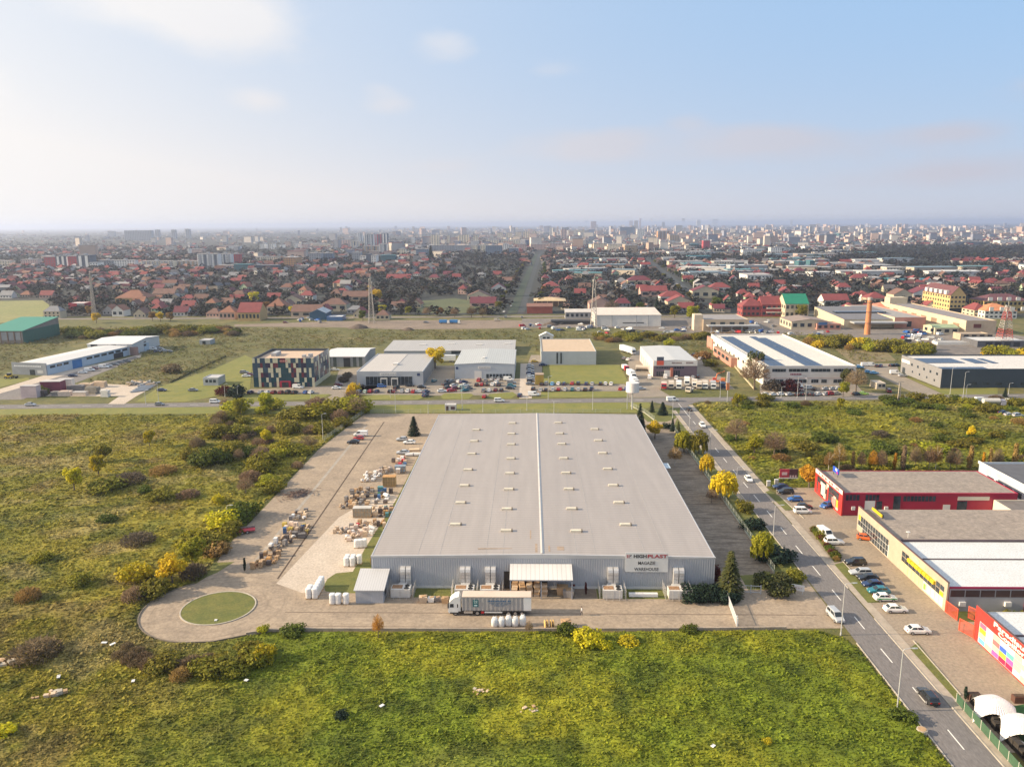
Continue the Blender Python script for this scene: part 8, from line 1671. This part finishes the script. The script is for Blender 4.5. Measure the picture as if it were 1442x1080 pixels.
# apartment blocks and halls picked out of the photograph: x0, x1, base row, top row, walls, depth, what it is
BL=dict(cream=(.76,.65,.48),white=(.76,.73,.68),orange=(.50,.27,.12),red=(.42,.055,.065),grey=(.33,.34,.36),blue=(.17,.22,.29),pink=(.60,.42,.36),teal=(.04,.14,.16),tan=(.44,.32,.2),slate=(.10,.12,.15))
BM={k: M('block_'+k,c,.7,.08,.1) for k,c in BL.items()}; BWIN=M('block_window',(.10,.11,.13),.3,.2,.2)
ROW=[(64,80,379,362,'red',26,'red gable end of the slab with dark balconies far left'),(80,99,379,361,'slate',22,'dark balcony slab between the two red gable ends'),(97,110,379,361,'red',26,'second red gable end far left'),(110,127,379,360,'slate',22,'dark balcony slab right of the red gable ends'),(127,138,379,370,'white',20,'small white block right of the dark slab'),(140,160,377,367,'grey',14,'grey low block far left'),(162,189,378,367,'white',14,'white four storey block far left'),(0,14,377,368,'cream',16,'cream block at the left edge'),(30,52,376,366,'pink',16,'pinkish block left of the red gables'),
       (176,209,339,325,'grey',30,'long hazy slab on the left horizon'),(219,224,337,324,'grey',20,'slim hazy tower left of three'),(242,247,337,324,'grey',20,'slim hazy tower in the middle of three'),(262,267,336,323,'grey',20,'slim hazy tower right of three'),(152,160,334,326,'grey',20,'small hazy tower on the left horizon'),
       (200,243,379,368,'cream',14,'long cream block row left of the white balcony tower'),(247,278,378,368,'tan',14,'tan block row touching the white balcony tower'),(279,307,379,358,'white',16,'white striped balcony tower block'),(308,325,374,358,'white',16,'second white striped block beside the red corner'),(325,337,373,358,'red',16,'deep red corner block'),(330,352,382,373,'teal',18,'low block with a teal roof'),(361,391,371,362,'cream',16,'cream block right of the teal roof'),(400,416,377,363,'orange',40,'plain orange tan block with a blank gable'),(306,330,381,374,'pink',14,'low pink block under the red corner'),(360,390,381,374,'slate',20,'low slate roofed building right of the teal roof'),
       (366,372,351,344,'white',40,'first white gable of the hazy terrace'),(380,385,351,344,'white',40,'second white gable of the hazy terrace'),(393,398,351,345,'white',40,'third white gable of the hazy terrace'),(414,420,351,344,'white',40,'fourth white gable of the hazy terrace'),(427,433,351,344,'pink',40,'fifth gable of the hazy terrace'),(441,462,350,344,'cream',24,'cream end of the hazy terrace'),(314,336,352,347,'white',20,'long white low block in the haze'),(265,268,358,350,'white',8,'white church tower in the left haze'),(268,284,357,351,'pink',20,'church nave behind the white tower'),
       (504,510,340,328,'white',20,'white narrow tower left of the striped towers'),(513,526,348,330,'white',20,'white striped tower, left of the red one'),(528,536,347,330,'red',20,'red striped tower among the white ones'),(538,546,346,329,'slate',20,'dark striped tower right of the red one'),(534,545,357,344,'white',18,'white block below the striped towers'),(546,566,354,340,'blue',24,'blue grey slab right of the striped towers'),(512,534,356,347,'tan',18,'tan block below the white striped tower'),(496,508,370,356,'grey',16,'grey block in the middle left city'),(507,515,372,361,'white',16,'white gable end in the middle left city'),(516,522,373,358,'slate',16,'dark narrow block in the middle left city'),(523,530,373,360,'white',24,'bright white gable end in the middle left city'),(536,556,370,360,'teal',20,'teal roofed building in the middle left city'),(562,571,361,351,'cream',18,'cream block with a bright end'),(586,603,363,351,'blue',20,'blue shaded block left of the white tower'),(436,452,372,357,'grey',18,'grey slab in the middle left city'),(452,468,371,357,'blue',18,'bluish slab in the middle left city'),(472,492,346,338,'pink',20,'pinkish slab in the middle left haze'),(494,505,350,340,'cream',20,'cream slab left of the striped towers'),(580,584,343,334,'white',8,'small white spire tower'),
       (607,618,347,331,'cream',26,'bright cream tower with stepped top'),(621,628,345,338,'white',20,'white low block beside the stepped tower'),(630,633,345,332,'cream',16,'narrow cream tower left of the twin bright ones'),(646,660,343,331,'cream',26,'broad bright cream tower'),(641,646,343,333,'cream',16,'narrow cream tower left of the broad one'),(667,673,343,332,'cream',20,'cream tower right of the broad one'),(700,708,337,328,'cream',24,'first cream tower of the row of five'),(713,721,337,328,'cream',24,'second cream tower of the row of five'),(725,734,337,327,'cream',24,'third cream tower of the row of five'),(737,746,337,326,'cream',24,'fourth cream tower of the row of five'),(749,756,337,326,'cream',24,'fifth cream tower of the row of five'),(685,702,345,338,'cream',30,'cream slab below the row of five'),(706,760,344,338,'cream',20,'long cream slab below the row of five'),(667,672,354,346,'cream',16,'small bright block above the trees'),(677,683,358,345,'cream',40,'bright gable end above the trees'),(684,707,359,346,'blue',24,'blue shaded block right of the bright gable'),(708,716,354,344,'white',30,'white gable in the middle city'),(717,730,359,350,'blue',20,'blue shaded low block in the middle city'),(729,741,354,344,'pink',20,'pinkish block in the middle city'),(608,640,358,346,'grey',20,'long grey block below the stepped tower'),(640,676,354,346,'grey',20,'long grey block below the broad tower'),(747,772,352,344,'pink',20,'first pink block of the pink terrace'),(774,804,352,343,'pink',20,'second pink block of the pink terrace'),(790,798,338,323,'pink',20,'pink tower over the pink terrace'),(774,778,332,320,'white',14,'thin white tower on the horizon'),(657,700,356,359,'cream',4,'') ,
       (800,824,333,324,'cream',30,'cream slab left of the city centre'),(836,855,353,343,'cream',24,'bright cream terrace block, left half'),(856,876,354,344,'cream',24,'bright cream terrace block, right half'),(880,898,356,346,'tan',30,'tan block descending right of the cream terrace'),(926,943,339,326,'orange',30,'orange striped tower block in the centre'),(943,957,341,331,'tan',24,'tan block right of the orange one'),(873,895,332,320,'blue',30,'bluish slab of the city centre'),(893,899,323,311,'tan',20,'tan high tower on the horizon'),(900,903,322,308,'pink',14,'thin pink high tower on the horizon'),(886,892,321,311,'pink',16,'pinkish tower left of the tan one'),(897,908,336,323,'white',24,'white block of the city centre'),(917,925,316,308,'cream',24,'cream tower on the horizon'),(932,937,322,313,'grey',20,'grey tower on the horizon'),(960,969,317,308,'cream',24,'cream slab on the horizon'),(981,988,321,310,'white',24,'white tower right of the cream slab'),(824,829,317,311,'grey',20,'grey tower at the left end of the centre'),(832,840,325,312,'pink',22,'pink tower at the left end of the centre'),(842,848,316,310,'cream',22,'cream tower at the left end of the centre'),(1003,1017,318,309,'white',24,'white group on the horizon'),(967,985,350,344,'teal',40,'dark teal hall in the middle'),(990,1000,352,339,'red',20,'red block in the middle right'),(942,996,361,355,'white',40,'long pale hall in the middle right'),(970,1002,366,361,'teal',30,'teal roofed hall in the middle right'),
       (1005,1035,377,369,'cream',24,'cream two storey school block'),(1046,1066,360,352,'white',24,'white modern house group'),(1085,1101,360,349,'white',20,'white house with a corner tower'),(1123,1182,365,358,'pink',30,'long pale factory wall on the right'),(1117,1124,379,369,'white',20,'white end of the teal glass building'),(1124,1133,381,369,'teal',20,'teal glass building on the right'),(1140,1147,379,368,'teal',20,'second teal glass block on the right'),(1147,1197,378,371,'white',24,'long white office wing right of the teal glass'),(1154,1181,335,330,'blue',60,'pale blue front of the blue roofed hall'),(1181,1197,335,329,'teal',60,'deep blue end of the blue roofed hall'),(1113,1118,319,310,'white',10,'thin white chimney tower'),(1162,1168,311,305,'cream',26,'cream tower high on the right horizon'),(1137,1144,326,319,'orange',20,'orange block on the right'),(1286,1294,313,304.5,'cream',30,'left half of the twin silo tower on the horizon'),(1295,1303,313,304,'cream',30,'right half of the twin silo tower on the horizon'),(1292,1297,313,300,'grey',16,'slim core of the twin silo tower'),(1052,1088,396,388,'white',40,'white warehouse with a gable left of the long sheds'),(1104,1137,391,387.5,'white',20,'long white low shed'),(1085,1105,402,404,'teal',10,''),(1345,1398,345,341,'slate',60,'long dark stadium roof on the right'),(1248,1276,385,377,'cream',20,'cream house with wine roof on the right'),(1265,1318,401,395,'teal',40,'long teal roofed warehouse on the right'),(1318,1342,407,401,'white',30,'white low warehouse on the right'),(1225,1245,396,392,'white',30,'white flat hall on the right'),(1408,1440,345,339,'white',40,'white hall on the far right'),(1095,1130,409,404,'blue',20,'blue roofed shed on the right')]
for x0, x1, yb, yt, c, dp, lb in ROW:
    if not lb: continue
    a,e=G(x0,yb),G(x1,yb); h=max(3.0,hg((x0+x1)/2,yt,a.y)); wd=e.x-a.x; dp=min(dp,max(wd*2.5,12))
    t=thing('apartment_block' if h>12 else 'city_building',lb,'apartment block' if h>12 else 'building',(a.x,a.y,0),0,'blocks of the city'); m=MB(); m.box(0,0,-.5,wd,dp,h); m.build('wall',BM[c],t)
    rc={'teal': M('roof_teal',(.03,.16,.19),.6),'slate': M('roof_slate',(.14,.15,.17),.7)}.get(c,M('roof_pale',(.36,.34,.33),.8)); m=MB(); m.box(-.3,-.3,h+.01,wd+.3,dp+.3,h+.8); m.build('roof',rc,t)
    if h>12 and wd>12: m=MB(); m.box(wd*.4,dp*.3,h+.81,wd*.4+5,dp*.3+5,h+3.4); m.build('lift_house',BM['grey'],t)
    ns=max(1,int(h/3.0)); cw_=4.2 if a.y<2600 else 9.0; nc=max(2,int(wd/cw_)); nl=max(2,int(dp/cw_)); m=MB()
    for s in range(ns):
        z0 = .9 + s * h / ns; z1 = z0 + h / ns * .5
        for k in range(nc): q=wd/nc; m.add([(k*q+q*.25,-.08,z0),(k*q+q*.75,-.08,z0),(k*q+q*.75,-.08,z1),(k*q+q*.25,-.08,z1)],((0,1,2,3),))
        if c not in ('red', 'orange') and 'gable' not in lb:
            for k in range(nl): q=dp/nl; m.add([(-.08,k*q+q*.25,z0),(-.08,k*q+q*.7,z0),(-.08,k*q+q*.7,z1),(-.08,k*q+q*.25,z1)],((3,2,1,0),))
    wn = m.build('windows', BWIN, t); wn['kind'] = 'stuff'
    if 'striped' in lb or 'balcony' in lb:
        n = max(2, int(wd / 8))
        for k in range(n): m=MB(); q=wd/n; m.box(k*q+q*.3,-.9,2,k*q+q*.72,-.09,h-.5); m.build('balcony_stack',BM['white' if c == 'slate' else 'slate' if 'striped' in lb and k % 2 else 'grey'],t)

# everything smaller and further away, one mesh each: houses, city blocks, trees
BX=np.array([(-1,-1,0),(1,-1,0),(1,1,0),(-1,1,0),(-1,-1,1),(1,-1,1),(1,1,1),(-1,1,1)],float); BF=np.array([(4,5,6,7),(0,1,5,4),(1,2,6,5),(2,3,7,6),(3,0,4,7)])
def boxes(P, S, ang, cw, cr, gable=None):
    """many boxes: walls coloured cw, roofs coloured cr; gable = ridge heights"""
    n = len(P); c, s = np.cos(ang), np.sin(ang)
    V = BX[None] * np.stack([S[:, 0] / 2, S[:, 1] / 2, S[:, 2]], 1)[:, None, :]
    def place(V): x=V[...,0]*c[:,None]-V[...,1]*s[:,None]+P[:,0,None]; y=V[...,0]*s[:,None]+V[...,1]*c[:,None]+P[:,1,None]; return np.stack([x,y,V[...,2]],-1)
    F = (BF[None] + (np.arange(n) * 8)[:, None, None]); k = 8
    Vw = place(V).reshape(-1, 3); Cw = np.repeat(cw, 8, 0); Fw = F.reshape(-1, 4)
    e = .5; z = S[:, 2]
    g_ = np.zeros(n) + .9 if gable is None else gable
    hx, hy = S[:, 0] / 2 + e, S[:, 1] / 2 + e; q = hx * (.0 if gable is None else 1.0)
    O = np.zeros(n)
    if gable is None: R=np.stack([np.stack([-hx,-hy,z+.05],1),np.stack([hx,-hy,z+.05],1),np.stack([hx,hy,z+.05],1),np.stack([-hx,hy,z+.05],1),np.stack([-hx,-hy,z+g_],1),np.stack([hx,-hy,z+g_],1),np.stack([hx,hy,z+g_],1),np.stack([-hx,hy,z+g_],1)],1); RF=BF
    else:
        ins = np.minimum(hx * .8, hy) * (rng.random(n) < .5)
        R=np.stack([np.stack([-hx,-hy,z-.1],1),np.stack([hx,-hy,z-.1],1),np.stack([hx,hy,z-.1],1),np.stack([-hx,hy,z-.1],1),np.stack([-hx+ins,O,z+g_],1),np.stack([hx-ins,O,z+g_],1)],1); RF=np.array([(0,1,5,4),(2,3,4,5),(1,2,5,5),(3,0,4,4)])
    k=R.shape[1]; Vr=place(R).reshape(-1,3); Fr=(RF[None]+(np.arange(n)*k)[:,None,None]).reshape(-1,4)+len(Vw)
    return np.concatenate([Vw, Vr]), np.concatenate([Fw, Fr]), np.concatenate([Cw, np.repeat(cr, k, 0)])
def pick(cols,n,j=.15): c=np.array(cols)[rng.integers(0,len(cols),n)]; return np.clip(c*rng.uniform(1-j,1+j,(n,1)),0,1)
CITYM = attr_mat('city_walls', .8, 0, .1, .02)
n = 7500; yy = 900 + (5200 - 900) * rng.random(n) ** 1.35; xx = rng.uniform(-.72, .74, n) * yy
den = fbm(xx, yy, 1 / 350., 3, 5); keep = den > np.where(xx / yy < -.25, .46, .40)
for (px0, px1, py0, py1) in ((545, 705, 398, 450), (1222, 1460, 346, 367), (640, 735, 362, 380)):
    pxs=np.array([to_px((a,b_,0)) for a,b_ in zip(xx,yy)]); keep &= ~((pxs[:,0]>px0) & (pxs[:,0]<px1) & (pxs[:,1]>py0) & (pxs[:,1]<py1))
keep &= (np.abs(xx-(-7+(yy-641)*.0235)+3)>14) & (np.abs(xx-(168+(yy-760)*.0785))>12) & (pxs[:,1]<440)
for a, b_ in pts: keep &= (xx - a) ** 2 + (yy - b_) ** 2 > 300
keep &= ~((xx / yy < -.12) & (yy > 2900) & (rng.random(n) < .8))
xx,yy=xx[keep],yy[keep]; n=len(xx); S=np.stack([rng.uniform(9,17,n),rng.uniform(8,12,n),rng.choice([3.2,3.4,5.6,6.2],n)],1)
V,F,C=boxes(np.stack([xx,yy],1),S,rng.choice([0,1.5708],n)+rng.normal(-.05,.15,n),pick([(.40,.37,.34),(.36,.3,.23),(.33,.25,.21),(.55,.53,.5),(.22,.22,.22)],n),pick([(.20,.05,.048),(.15,.08,.065),(.12,.04,.045),(.19,.10,.075),(.10,.10,.11),(.26,.25,.25)],n),rng.uniform(2.5,4.5,n))
np_mesh('distant_houses', V, F, CITYM, C)['kind'] = 'stuff'
n=2300; u=rng.random(n); yy=1700+(12500-1700)*u ** 1.5; cx=rng.normal(.17,.25,n); xx=np.where(rng.random(n)<.30,rng.uniform(-.72,.74,n),cx)*yy
k=(np.abs(xx)<.76*yy) & ((fbm(xx,yy,1/700.,3,55)>.44) | (yy>3500)) & (yy>np.where(xx/yy<-.1,1500,np.where(xx/yy>.2,2500,2100))); k &= ~((xx/yy<-.2) & (rng.random(n)<.62))
pxs = np.array([to_px((a, b_, 0)) for a, b_ in zip(xx, yy)]); k &= ~((pxs[:, 0] > 1222) & (pxs[:, 1] > 344))
xx,yy=xx[k],yy[k]; n=len(xx); hh=np.where(rng.random(n)<.75,rng.uniform(8,17,n),rng.uniform(17,34,n)); hh=np.where((yy>5000) & (rng.random(n)<.12),rng.uniform(30,58,n),hh); hh=np.where(yy>7000,np.minimum(hh,62),hh)
S = np.stack([rng.uniform(14, 48, n) * np.clip(yy / 4000, .8, 1.3), rng.uniform(12, 18, n), hh], 1)
V,F,C=boxes(np.stack([xx,yy],1),S,rng.choice([0,0,1.5708],n)+rng.normal(0,.2,n),pick([(.50,.43,.36),(.50,.46,.42),(.46,.33,.26),(.48,.36,.31),(.3,.3,.32),(.56,.5,.43),(.24,.25,.3)],n),pick([(.34,.32,.31),(.3,.12,.10),(.4,.39,.38),(.22,.2,.2)],n))
np_mesh('distant_city', V, F, CITYM, C)['kind'] = 'stuff'
# low halls between the houses
n=260; yy=1100+2600*rng.random(n) ** 1.2; xx=rng.uniform(.05,.74,n)*yy; px_=np.array([to_px((a,b_,0)) for a,b_ in zip(xx,yy)]); k=~((px_[:,0]>1222) & (px_[:,1]>344) & (px_[:,1]<368)); k &= np.abs(xx-(168+(yy-760)*.0785))>40; xx,yy=xx[k],yy[k]; n=len(xx)
V,F,C=boxes(np.stack([xx,yy],1),np.stack([rng.uniform(25,70,n),rng.uniform(14,26,n),rng.uniform(5,8,n)],1),rng.normal(0,.15,n),pick([(.6,.58,.55),(.45,.45,.46),(.5,.42,.33)],n),pick([(.5,.49,.48),(.2,.27,.32),(.36,.35,.35),(.12,.25,.27)],n))
np_mesh('distant_halls', V, F, CITYM, C)['kind'] = 'stuff'
# trees: a few crown shapes repeated thousands of times
def forest(name, P, H, wide, cols, nleaf, seed):
    r = np.random.default_rng(seed); base = []
    for k in range(5):
        lob=[(0,0,.55,.36,.36,.36)]+[(r.uniform(-.25,.25),r.uniform(-.25,.25),r.uniform(.35,.75),.24,.24,.24) for _ in range(4)]
        base.append(leaf_cloud(lob, nleaf, .17, r, shell=.5)[0])
    n=len(P); ki=r.integers(0,5,n); a=r.uniform(0,6.28,n); c,s=np.cos(a),np.sin(a); B_=np.stack(base)[ki]
    W=(H*wide)[:,None]; x=(B_[...,0]*c[:,None]-B_[...,1]*s[:,None])*W+P[:,0,None]; y=(B_[...,0]*s[:,None]+B_[...,1]*c[:,None])*W+P[:,1,None]; z=B_[...,2]*H[:,None]
    V=np.stack([x,y,np.maximum(z,.05)],-1).reshape(-1,3); C=np.repeat(cols,nleaf*4,0)*np.repeat(r.uniform(.7,1.3,(n*nleaf,1)),4,0)
    np_mesh(name,V,np.arange(len(V)).reshape(-1,4),attr_mat('far_foliage',.9,.2,.15,.3),C)['kind']='stuff'
TCOL=[(.022,.026,.022),(.03,.027,.027),(.042,.033,.031),(.019,.025,.02),(.034,.036,.02),(.05,.038,.031),(.021,.025,.024)]
n = 15000; yy = 645 + 1900 * rng.random(n) ** 1.25; xx = rng.uniform(-.72, .74, n) * yy
pxs=np.array([to_px((a,b_,0)) for a,b_ in zip(xx,yy)]); k=(np.abs(xx-(-7+(yy-641)*.0235)+3)>13) & (np.abs(xx-(168+(yy-760)*.0785))>9) & (pxs[:,1]<447) & ~((pxs[:,0]<75) & (pxs[:,1]>420)) & ~((pxs[:,0]>590) & (pxs[:,0]<700) & (pxs[:,1]>418) & (pxs[:,1]<442)) & ~((pxs[:,0]>990) & (pxs[:,1]>438))
HP = np.array(pts)
for a, b_ in pts: k &= (np.abs(xx - a) > 7.5) | (np.abs(yy - b_) > 7)
for a, b_ in occ: k &= ((xx - a) < -8) | ((xx - a) > 34) | (yy < b_ - 9) | (yy > b_ + 30)
xx,yy=xx[k],yy[k]; n=len(xx); forest('garden_trees',np.stack([xx,yy],1),rng.uniform(4,9.5,n),rng.uniform(1.1,2.1,n),pick(TCOL,n,.25),24,3)
n=8500; yy=1500+6500*rng.random(n) ** 1.5; xx=rng.uniform(-.74,.76,n)*yy; k=(fbm(xx,yy,1/400.,3,77)>.47) & (np.abs(xx-(-7+(yy-641)*.0235)+3)>13); xx,yy=xx[k],yy[k]; n=len(xx)
forest('distant_trees',np.stack([xx,yy],1),rng.uniform(8,15,n),rng.uniform(1.2,2.6,n),pick(TCOL,n,.25),12,4)
P_=[G(1222,367),G(1470,366),G(1470,347),G(1222,350)]; n=900; u,v=rng.random(n),rng.random(n); Q=np.array([((P_[0]*(1-a)+P_[1]*a)*(1-b_)+(P_[3]*(1-a)+P_[2]*a)*b_)[:2] for a,b_ in zip(u,v)]); forest('dark_wood',Q,rng.uniform(5,9,n),rng.uniform(1.2,2.0,n),pick([(.03,.04,.028),(.045,.04,.035)],n,.2),16,5)
# avenue trees, hedges along the railway and behind the plots: trees and bushes one can tell apart
ATG = 'trees in the suburb and along the avenues'
for k in range(26):
    y = 690 + k * 34; s = 1 if k % 2 else -1; x = AVX(y) + (16 if s > 0 else -24) + rnd.uniform(-2, 2)
    plant('tree',rnd.choice(['olive','green','purple','green']) if k != 5 else 'rust',x,y,rnd.uniform(6,9),('dark tree on the right side' if s>0 else 'dark tree on the left side')+' of the left avenue',ATG,1.1)
for k in range(16): y=790+k*48; plant('tree',rnd.choice(['green','green','olive','purple']),AVX2(y)+(11 if k % 2 else -11),y,rnd.uniform(6,9),'dark tree along the right avenue',ATG,1.2)
for px,py,c,h,lb in ((531,424,'gold',13,'golden tree right of the power mast'),(521,412,'gold',9,'golden tree left of the power mast'),(538,443,'yellow',9,'bright yellow tree behind the beige cottage'),(511,452,'green',9,'round green bush tree beside the power mast'),(359,428,'yellow',13,'tall yellow tree behind the red barn house'),(412,445,'yellow',9,'yellow tree left of the blue workshop'),(976,455,'lime',14,'large bright yellow green tree left of the tan depot'),(1128,449,'olive',12,'dull tree before the green roofed house'),(862,446,'purple',14,'dark bare tree above the white shed'),(900,444,'green',12,'dark green tree above the white shed'),(925,440,'conifer',14,'pointed fir above the right end of the white shed'),(950,448,'olive',11,'grey green tree right of the white shed'),(1010,437,'green',12,'dark green tree behind the depot'),(607,368,'dark',34,'very tall dark spruce before the stepped cream tower'),(247,374,'dark',20,'dark spruce before the cream block row'),(128,445,'rust',9,'rusty tree beside the left mast'),(136,455,'gold',9,'golden bush at the foot of the left mast'),(215,452,'rust',8,'orange tree row start before the left houses'),(226,453,'gold',8,'orange tree in the row before the left houses'),(240,453,'rust',8,'last orange tree in the row before the left houses'),(375,440,'rust',10,'rust tree beside the big orange roof'),(388,441,'dark',9,'dark fir beside the big orange roof'),(664,447,'brown',9,'brown bare tree near the avenue mouth'),(680,447,'brown',8,'brown bare tree at the avenue mouth'),(640,447,'tan',8,'tan bare tree in the middle suburb'),(620,445,'rust',8,'rusty bare tree in the middle suburb'),(600,446,'tan',8,'pale bare tree in the middle suburb'),(575,444,'olive',8,'olive tree right of the beige cottage')):
    kd = 'conifer' if c in ('dark', 'conifer') else 'bare' if c in ('brown', 'tan', 'purple') else 'tree'
    plant_px(kd, 'dark' if c == 'conifer' else c, px, py, h, lb, ATG, .9 if kd == 'conifer' else 1.1)
HB = 'hedgerow behind the plots of the cross road'
for k in range(64):
    t = k / 63; px = 95 + t * 240 + rnd.uniform(-4, 4); py = 474 + rnd.uniform(-5, 4) - t * 5
    c=rnd.choice(['olive','olive','green','brown','rust','olive','green','purple']); plant_px('thicket' if c in ('brown','rust','purple') else 'shrub',c,px,py,rnd.uniform(3.5,6.5),{'olive': 'olive','green': 'green','brown': 'brown','rust': 'rusty','gold': 'golden','purple': 'dark'}[c]+' bush in the hedgerow behind the white halls',HB,1.6)
for k in range(46):
    px=838+k*4.2+rnd.uniform(-2,2); py=477+rnd.uniform(-4,5); c=rnd.choice(['brown','rust','olive','tan','brown','olive']); plant_px('thicket' if c in ('brown','rust','tan') else 'shrub',c,px,py,rnd.uniform(2.8,4.8),{'olive': 'olive','brown': 'brown','rust': 'rusty','gold': 'golden','tan': 'straw coloured'}[c]+' bush in the hedge before the scrapyard',HB,1.6)
for k in range(44):
    px=1140+k*3.9+rnd.uniform(-2,2); py=483+(px-1140)*.085+rnd.uniform(-4,5); c=rnd.choice(['lime','olive','olive','brown','olive','gold','rust']); plant_px('thicket' if c in ('brown','rust') else 'shrub',c,px,py,rnd.uniform(4.5,8.0),{'olive': 'olive','brown': 'brown','gold': 'golden','lime': 'yellow green','rust': 'rusty'}[c]+' bush in the hedge behind the solar hall',HB,1.15)
for k in range(16): px=1392+k*5; c=rnd.choice(['lime','olive','gold']); plant_px('shrub',c,px,503+rnd.uniform(-3,3),rnd.uniform(4,7),{'olive': 'olive','gold': 'golden','lime': 'yellow green'}[c]+' bush in the hedge behind the dark hall',HB,1.3)
PB = 'trees and bushes among the plots'
for kd,c,px,py,h,lb,wd in (('tree','gold',613,519,12,'big bright golden tree between the two dealer halls',1.15),('bare','tan',1062,549,15,'large pinkish bare tree at the left corner of the solar hall',1.1),('bare','tan',1205,553,11,'round pinkish bare tree at the right corner of the solar hall',1.15),('tree','conifer',1192,546,9,'dark olive tree at the right corner of the solar hall',1),('tree','conifer',1064,530,14,'dark tree top behind the large bare tree',.8),('shrub','red',1112,550,6,'dark red bush before the solar hall',1.2),('shrub','purple',1088,550,6,'wine dark bush beside the large bare tree',1),('thicket','red',316,556,6.5,'wine red bush beside the grey hut',1.3),('shrub','dark',334,557,6,'dark round tree bush before the office',1),('shrub','dark',336,563,3,'low dark bush before the office',1),('shrub','gold',498,552,5,'tall golden ornamental hedge at the office drive',.9),('shrub','gold',494,557,4.4,'lower end of the golden ornamental hedge',.8),('tree','lime',1187,559,7.5,'yellow green tree at the right front of the solar hall lot',.9),('shrub','rust',991,505,5,'rusty bush right of the lorry dealer',1.4),('shrub','olive',1002,515,4,'olive bush right of the lorry dealer',1.5),('shrub','lime',942,487,5,'yellow green bush behind the lorry dealer',1),('shrub','purple',484,538,3,'dark hedge along the office drive',1.3),('shrub','purple',490,531,3,'dark hedge further up the office drive',1.3),('shrub','brown',243,525,5,'brown bush in the weedy plot on the left',1.4),('shrub','green',55,556,4,'green bush before the stone yard containers',1.6)):
    plant_px(kd, c, px, py, h, lb, PB, wd)
# rough grass clumps of the meadows behind the cross road
MD=[tuple(G(*q).xy) for q in ((-200,556),(-200,462),(330,462),(560,466),(720,465),(835,470),(1040,478),(1170,478),(1270,500),(1262,512),(1204,510),(1130,470),(1010,468),(1000,500),(1036,548),(990,500),(905,487),(840,476),(763,477),(756,497),(735,481),(550,481),(520,491),(355,493),(345,498),(300,519),(225,544),(120,540),(195,503),(214,477),(137,475),(30,510),(0,530))]
nM=30000; yy=rng.uniform(338,600,nM); xx=rng.uniform(-.74,.74,nM)*yy; k=inpoly(xx,yy,MD) & (fbm(xx,yy,1/18.,3,12)>.28); xx,yy=xx[k],yy[k]; n=len(xx)
forest('meadow_tussocks',np.stack([xx,yy],1),rng.uniform(.6,1.7,n),rng.uniform(1.2,2.8,n),pick([(.12,.12,.026),(.16,.15,.03),(.075,.09,.022),(.15,.115,.05),(.20,.16,.06)],n,.25),12,6)

# ------------------------------------------------------------------ the air: one even volume round camera and scene
m,t_,b_=new_mat('haze_air'); t_.nodes.remove(b_); pv_=N(t_,'ShaderNodeVolumePrincipled'); pv_.inputs['Density'].default_value=HAZE; pv_.inputs['Color'].default_value=(.68,.77,1.0,1); pv_.inputs['Anisotropy'].default_value=.38; t_.links.new(pv_.outputs[0],t_.nodes['Material Output'].inputs['Volume'])
mb = MB(); mb.box(-43000, -3200, -3, 43000, 60500, 135); tag(mb.build('haze', m), kind='stuff')

# ------------------------------------------------------------------ labels that still coincide get their place,counted from the left
ONES='first second third fourth fifth sixth seventh eighth ninth tenth eleventh twelfth thirteenth fourteenth fifteenth sixteenth seventeenth eighteenth nineteenth'.split(); TENS={2: 'twent',3: 'thirt',4: 'fort',5: 'fift',6: 'sixt',7: 'sevent',8: 'eight',9: 'ninet'}
def ordinal(n):
    if n < 20: return ONES[n - 1]
    t, u = divmod(n, 10); return TENS[t] + ('ieth' if u == 0 else 'y-' + ONES[u - 1])
by = {}
for o in scene.objects:
    if o.parent is None and 'label' in o: by.setdefault(o['label'], []).append(o)
for lb, L in by.items():
    if len(L) > 1:
        L.sort(key=lambda o: to_px(o.location)[0])
        for i,o in enumerate(L): o['label']=lb+', '+('rightmost' if i == len(L)-1 else 'leftmost' if i == 0 else ordinal(i+1)+' from left')
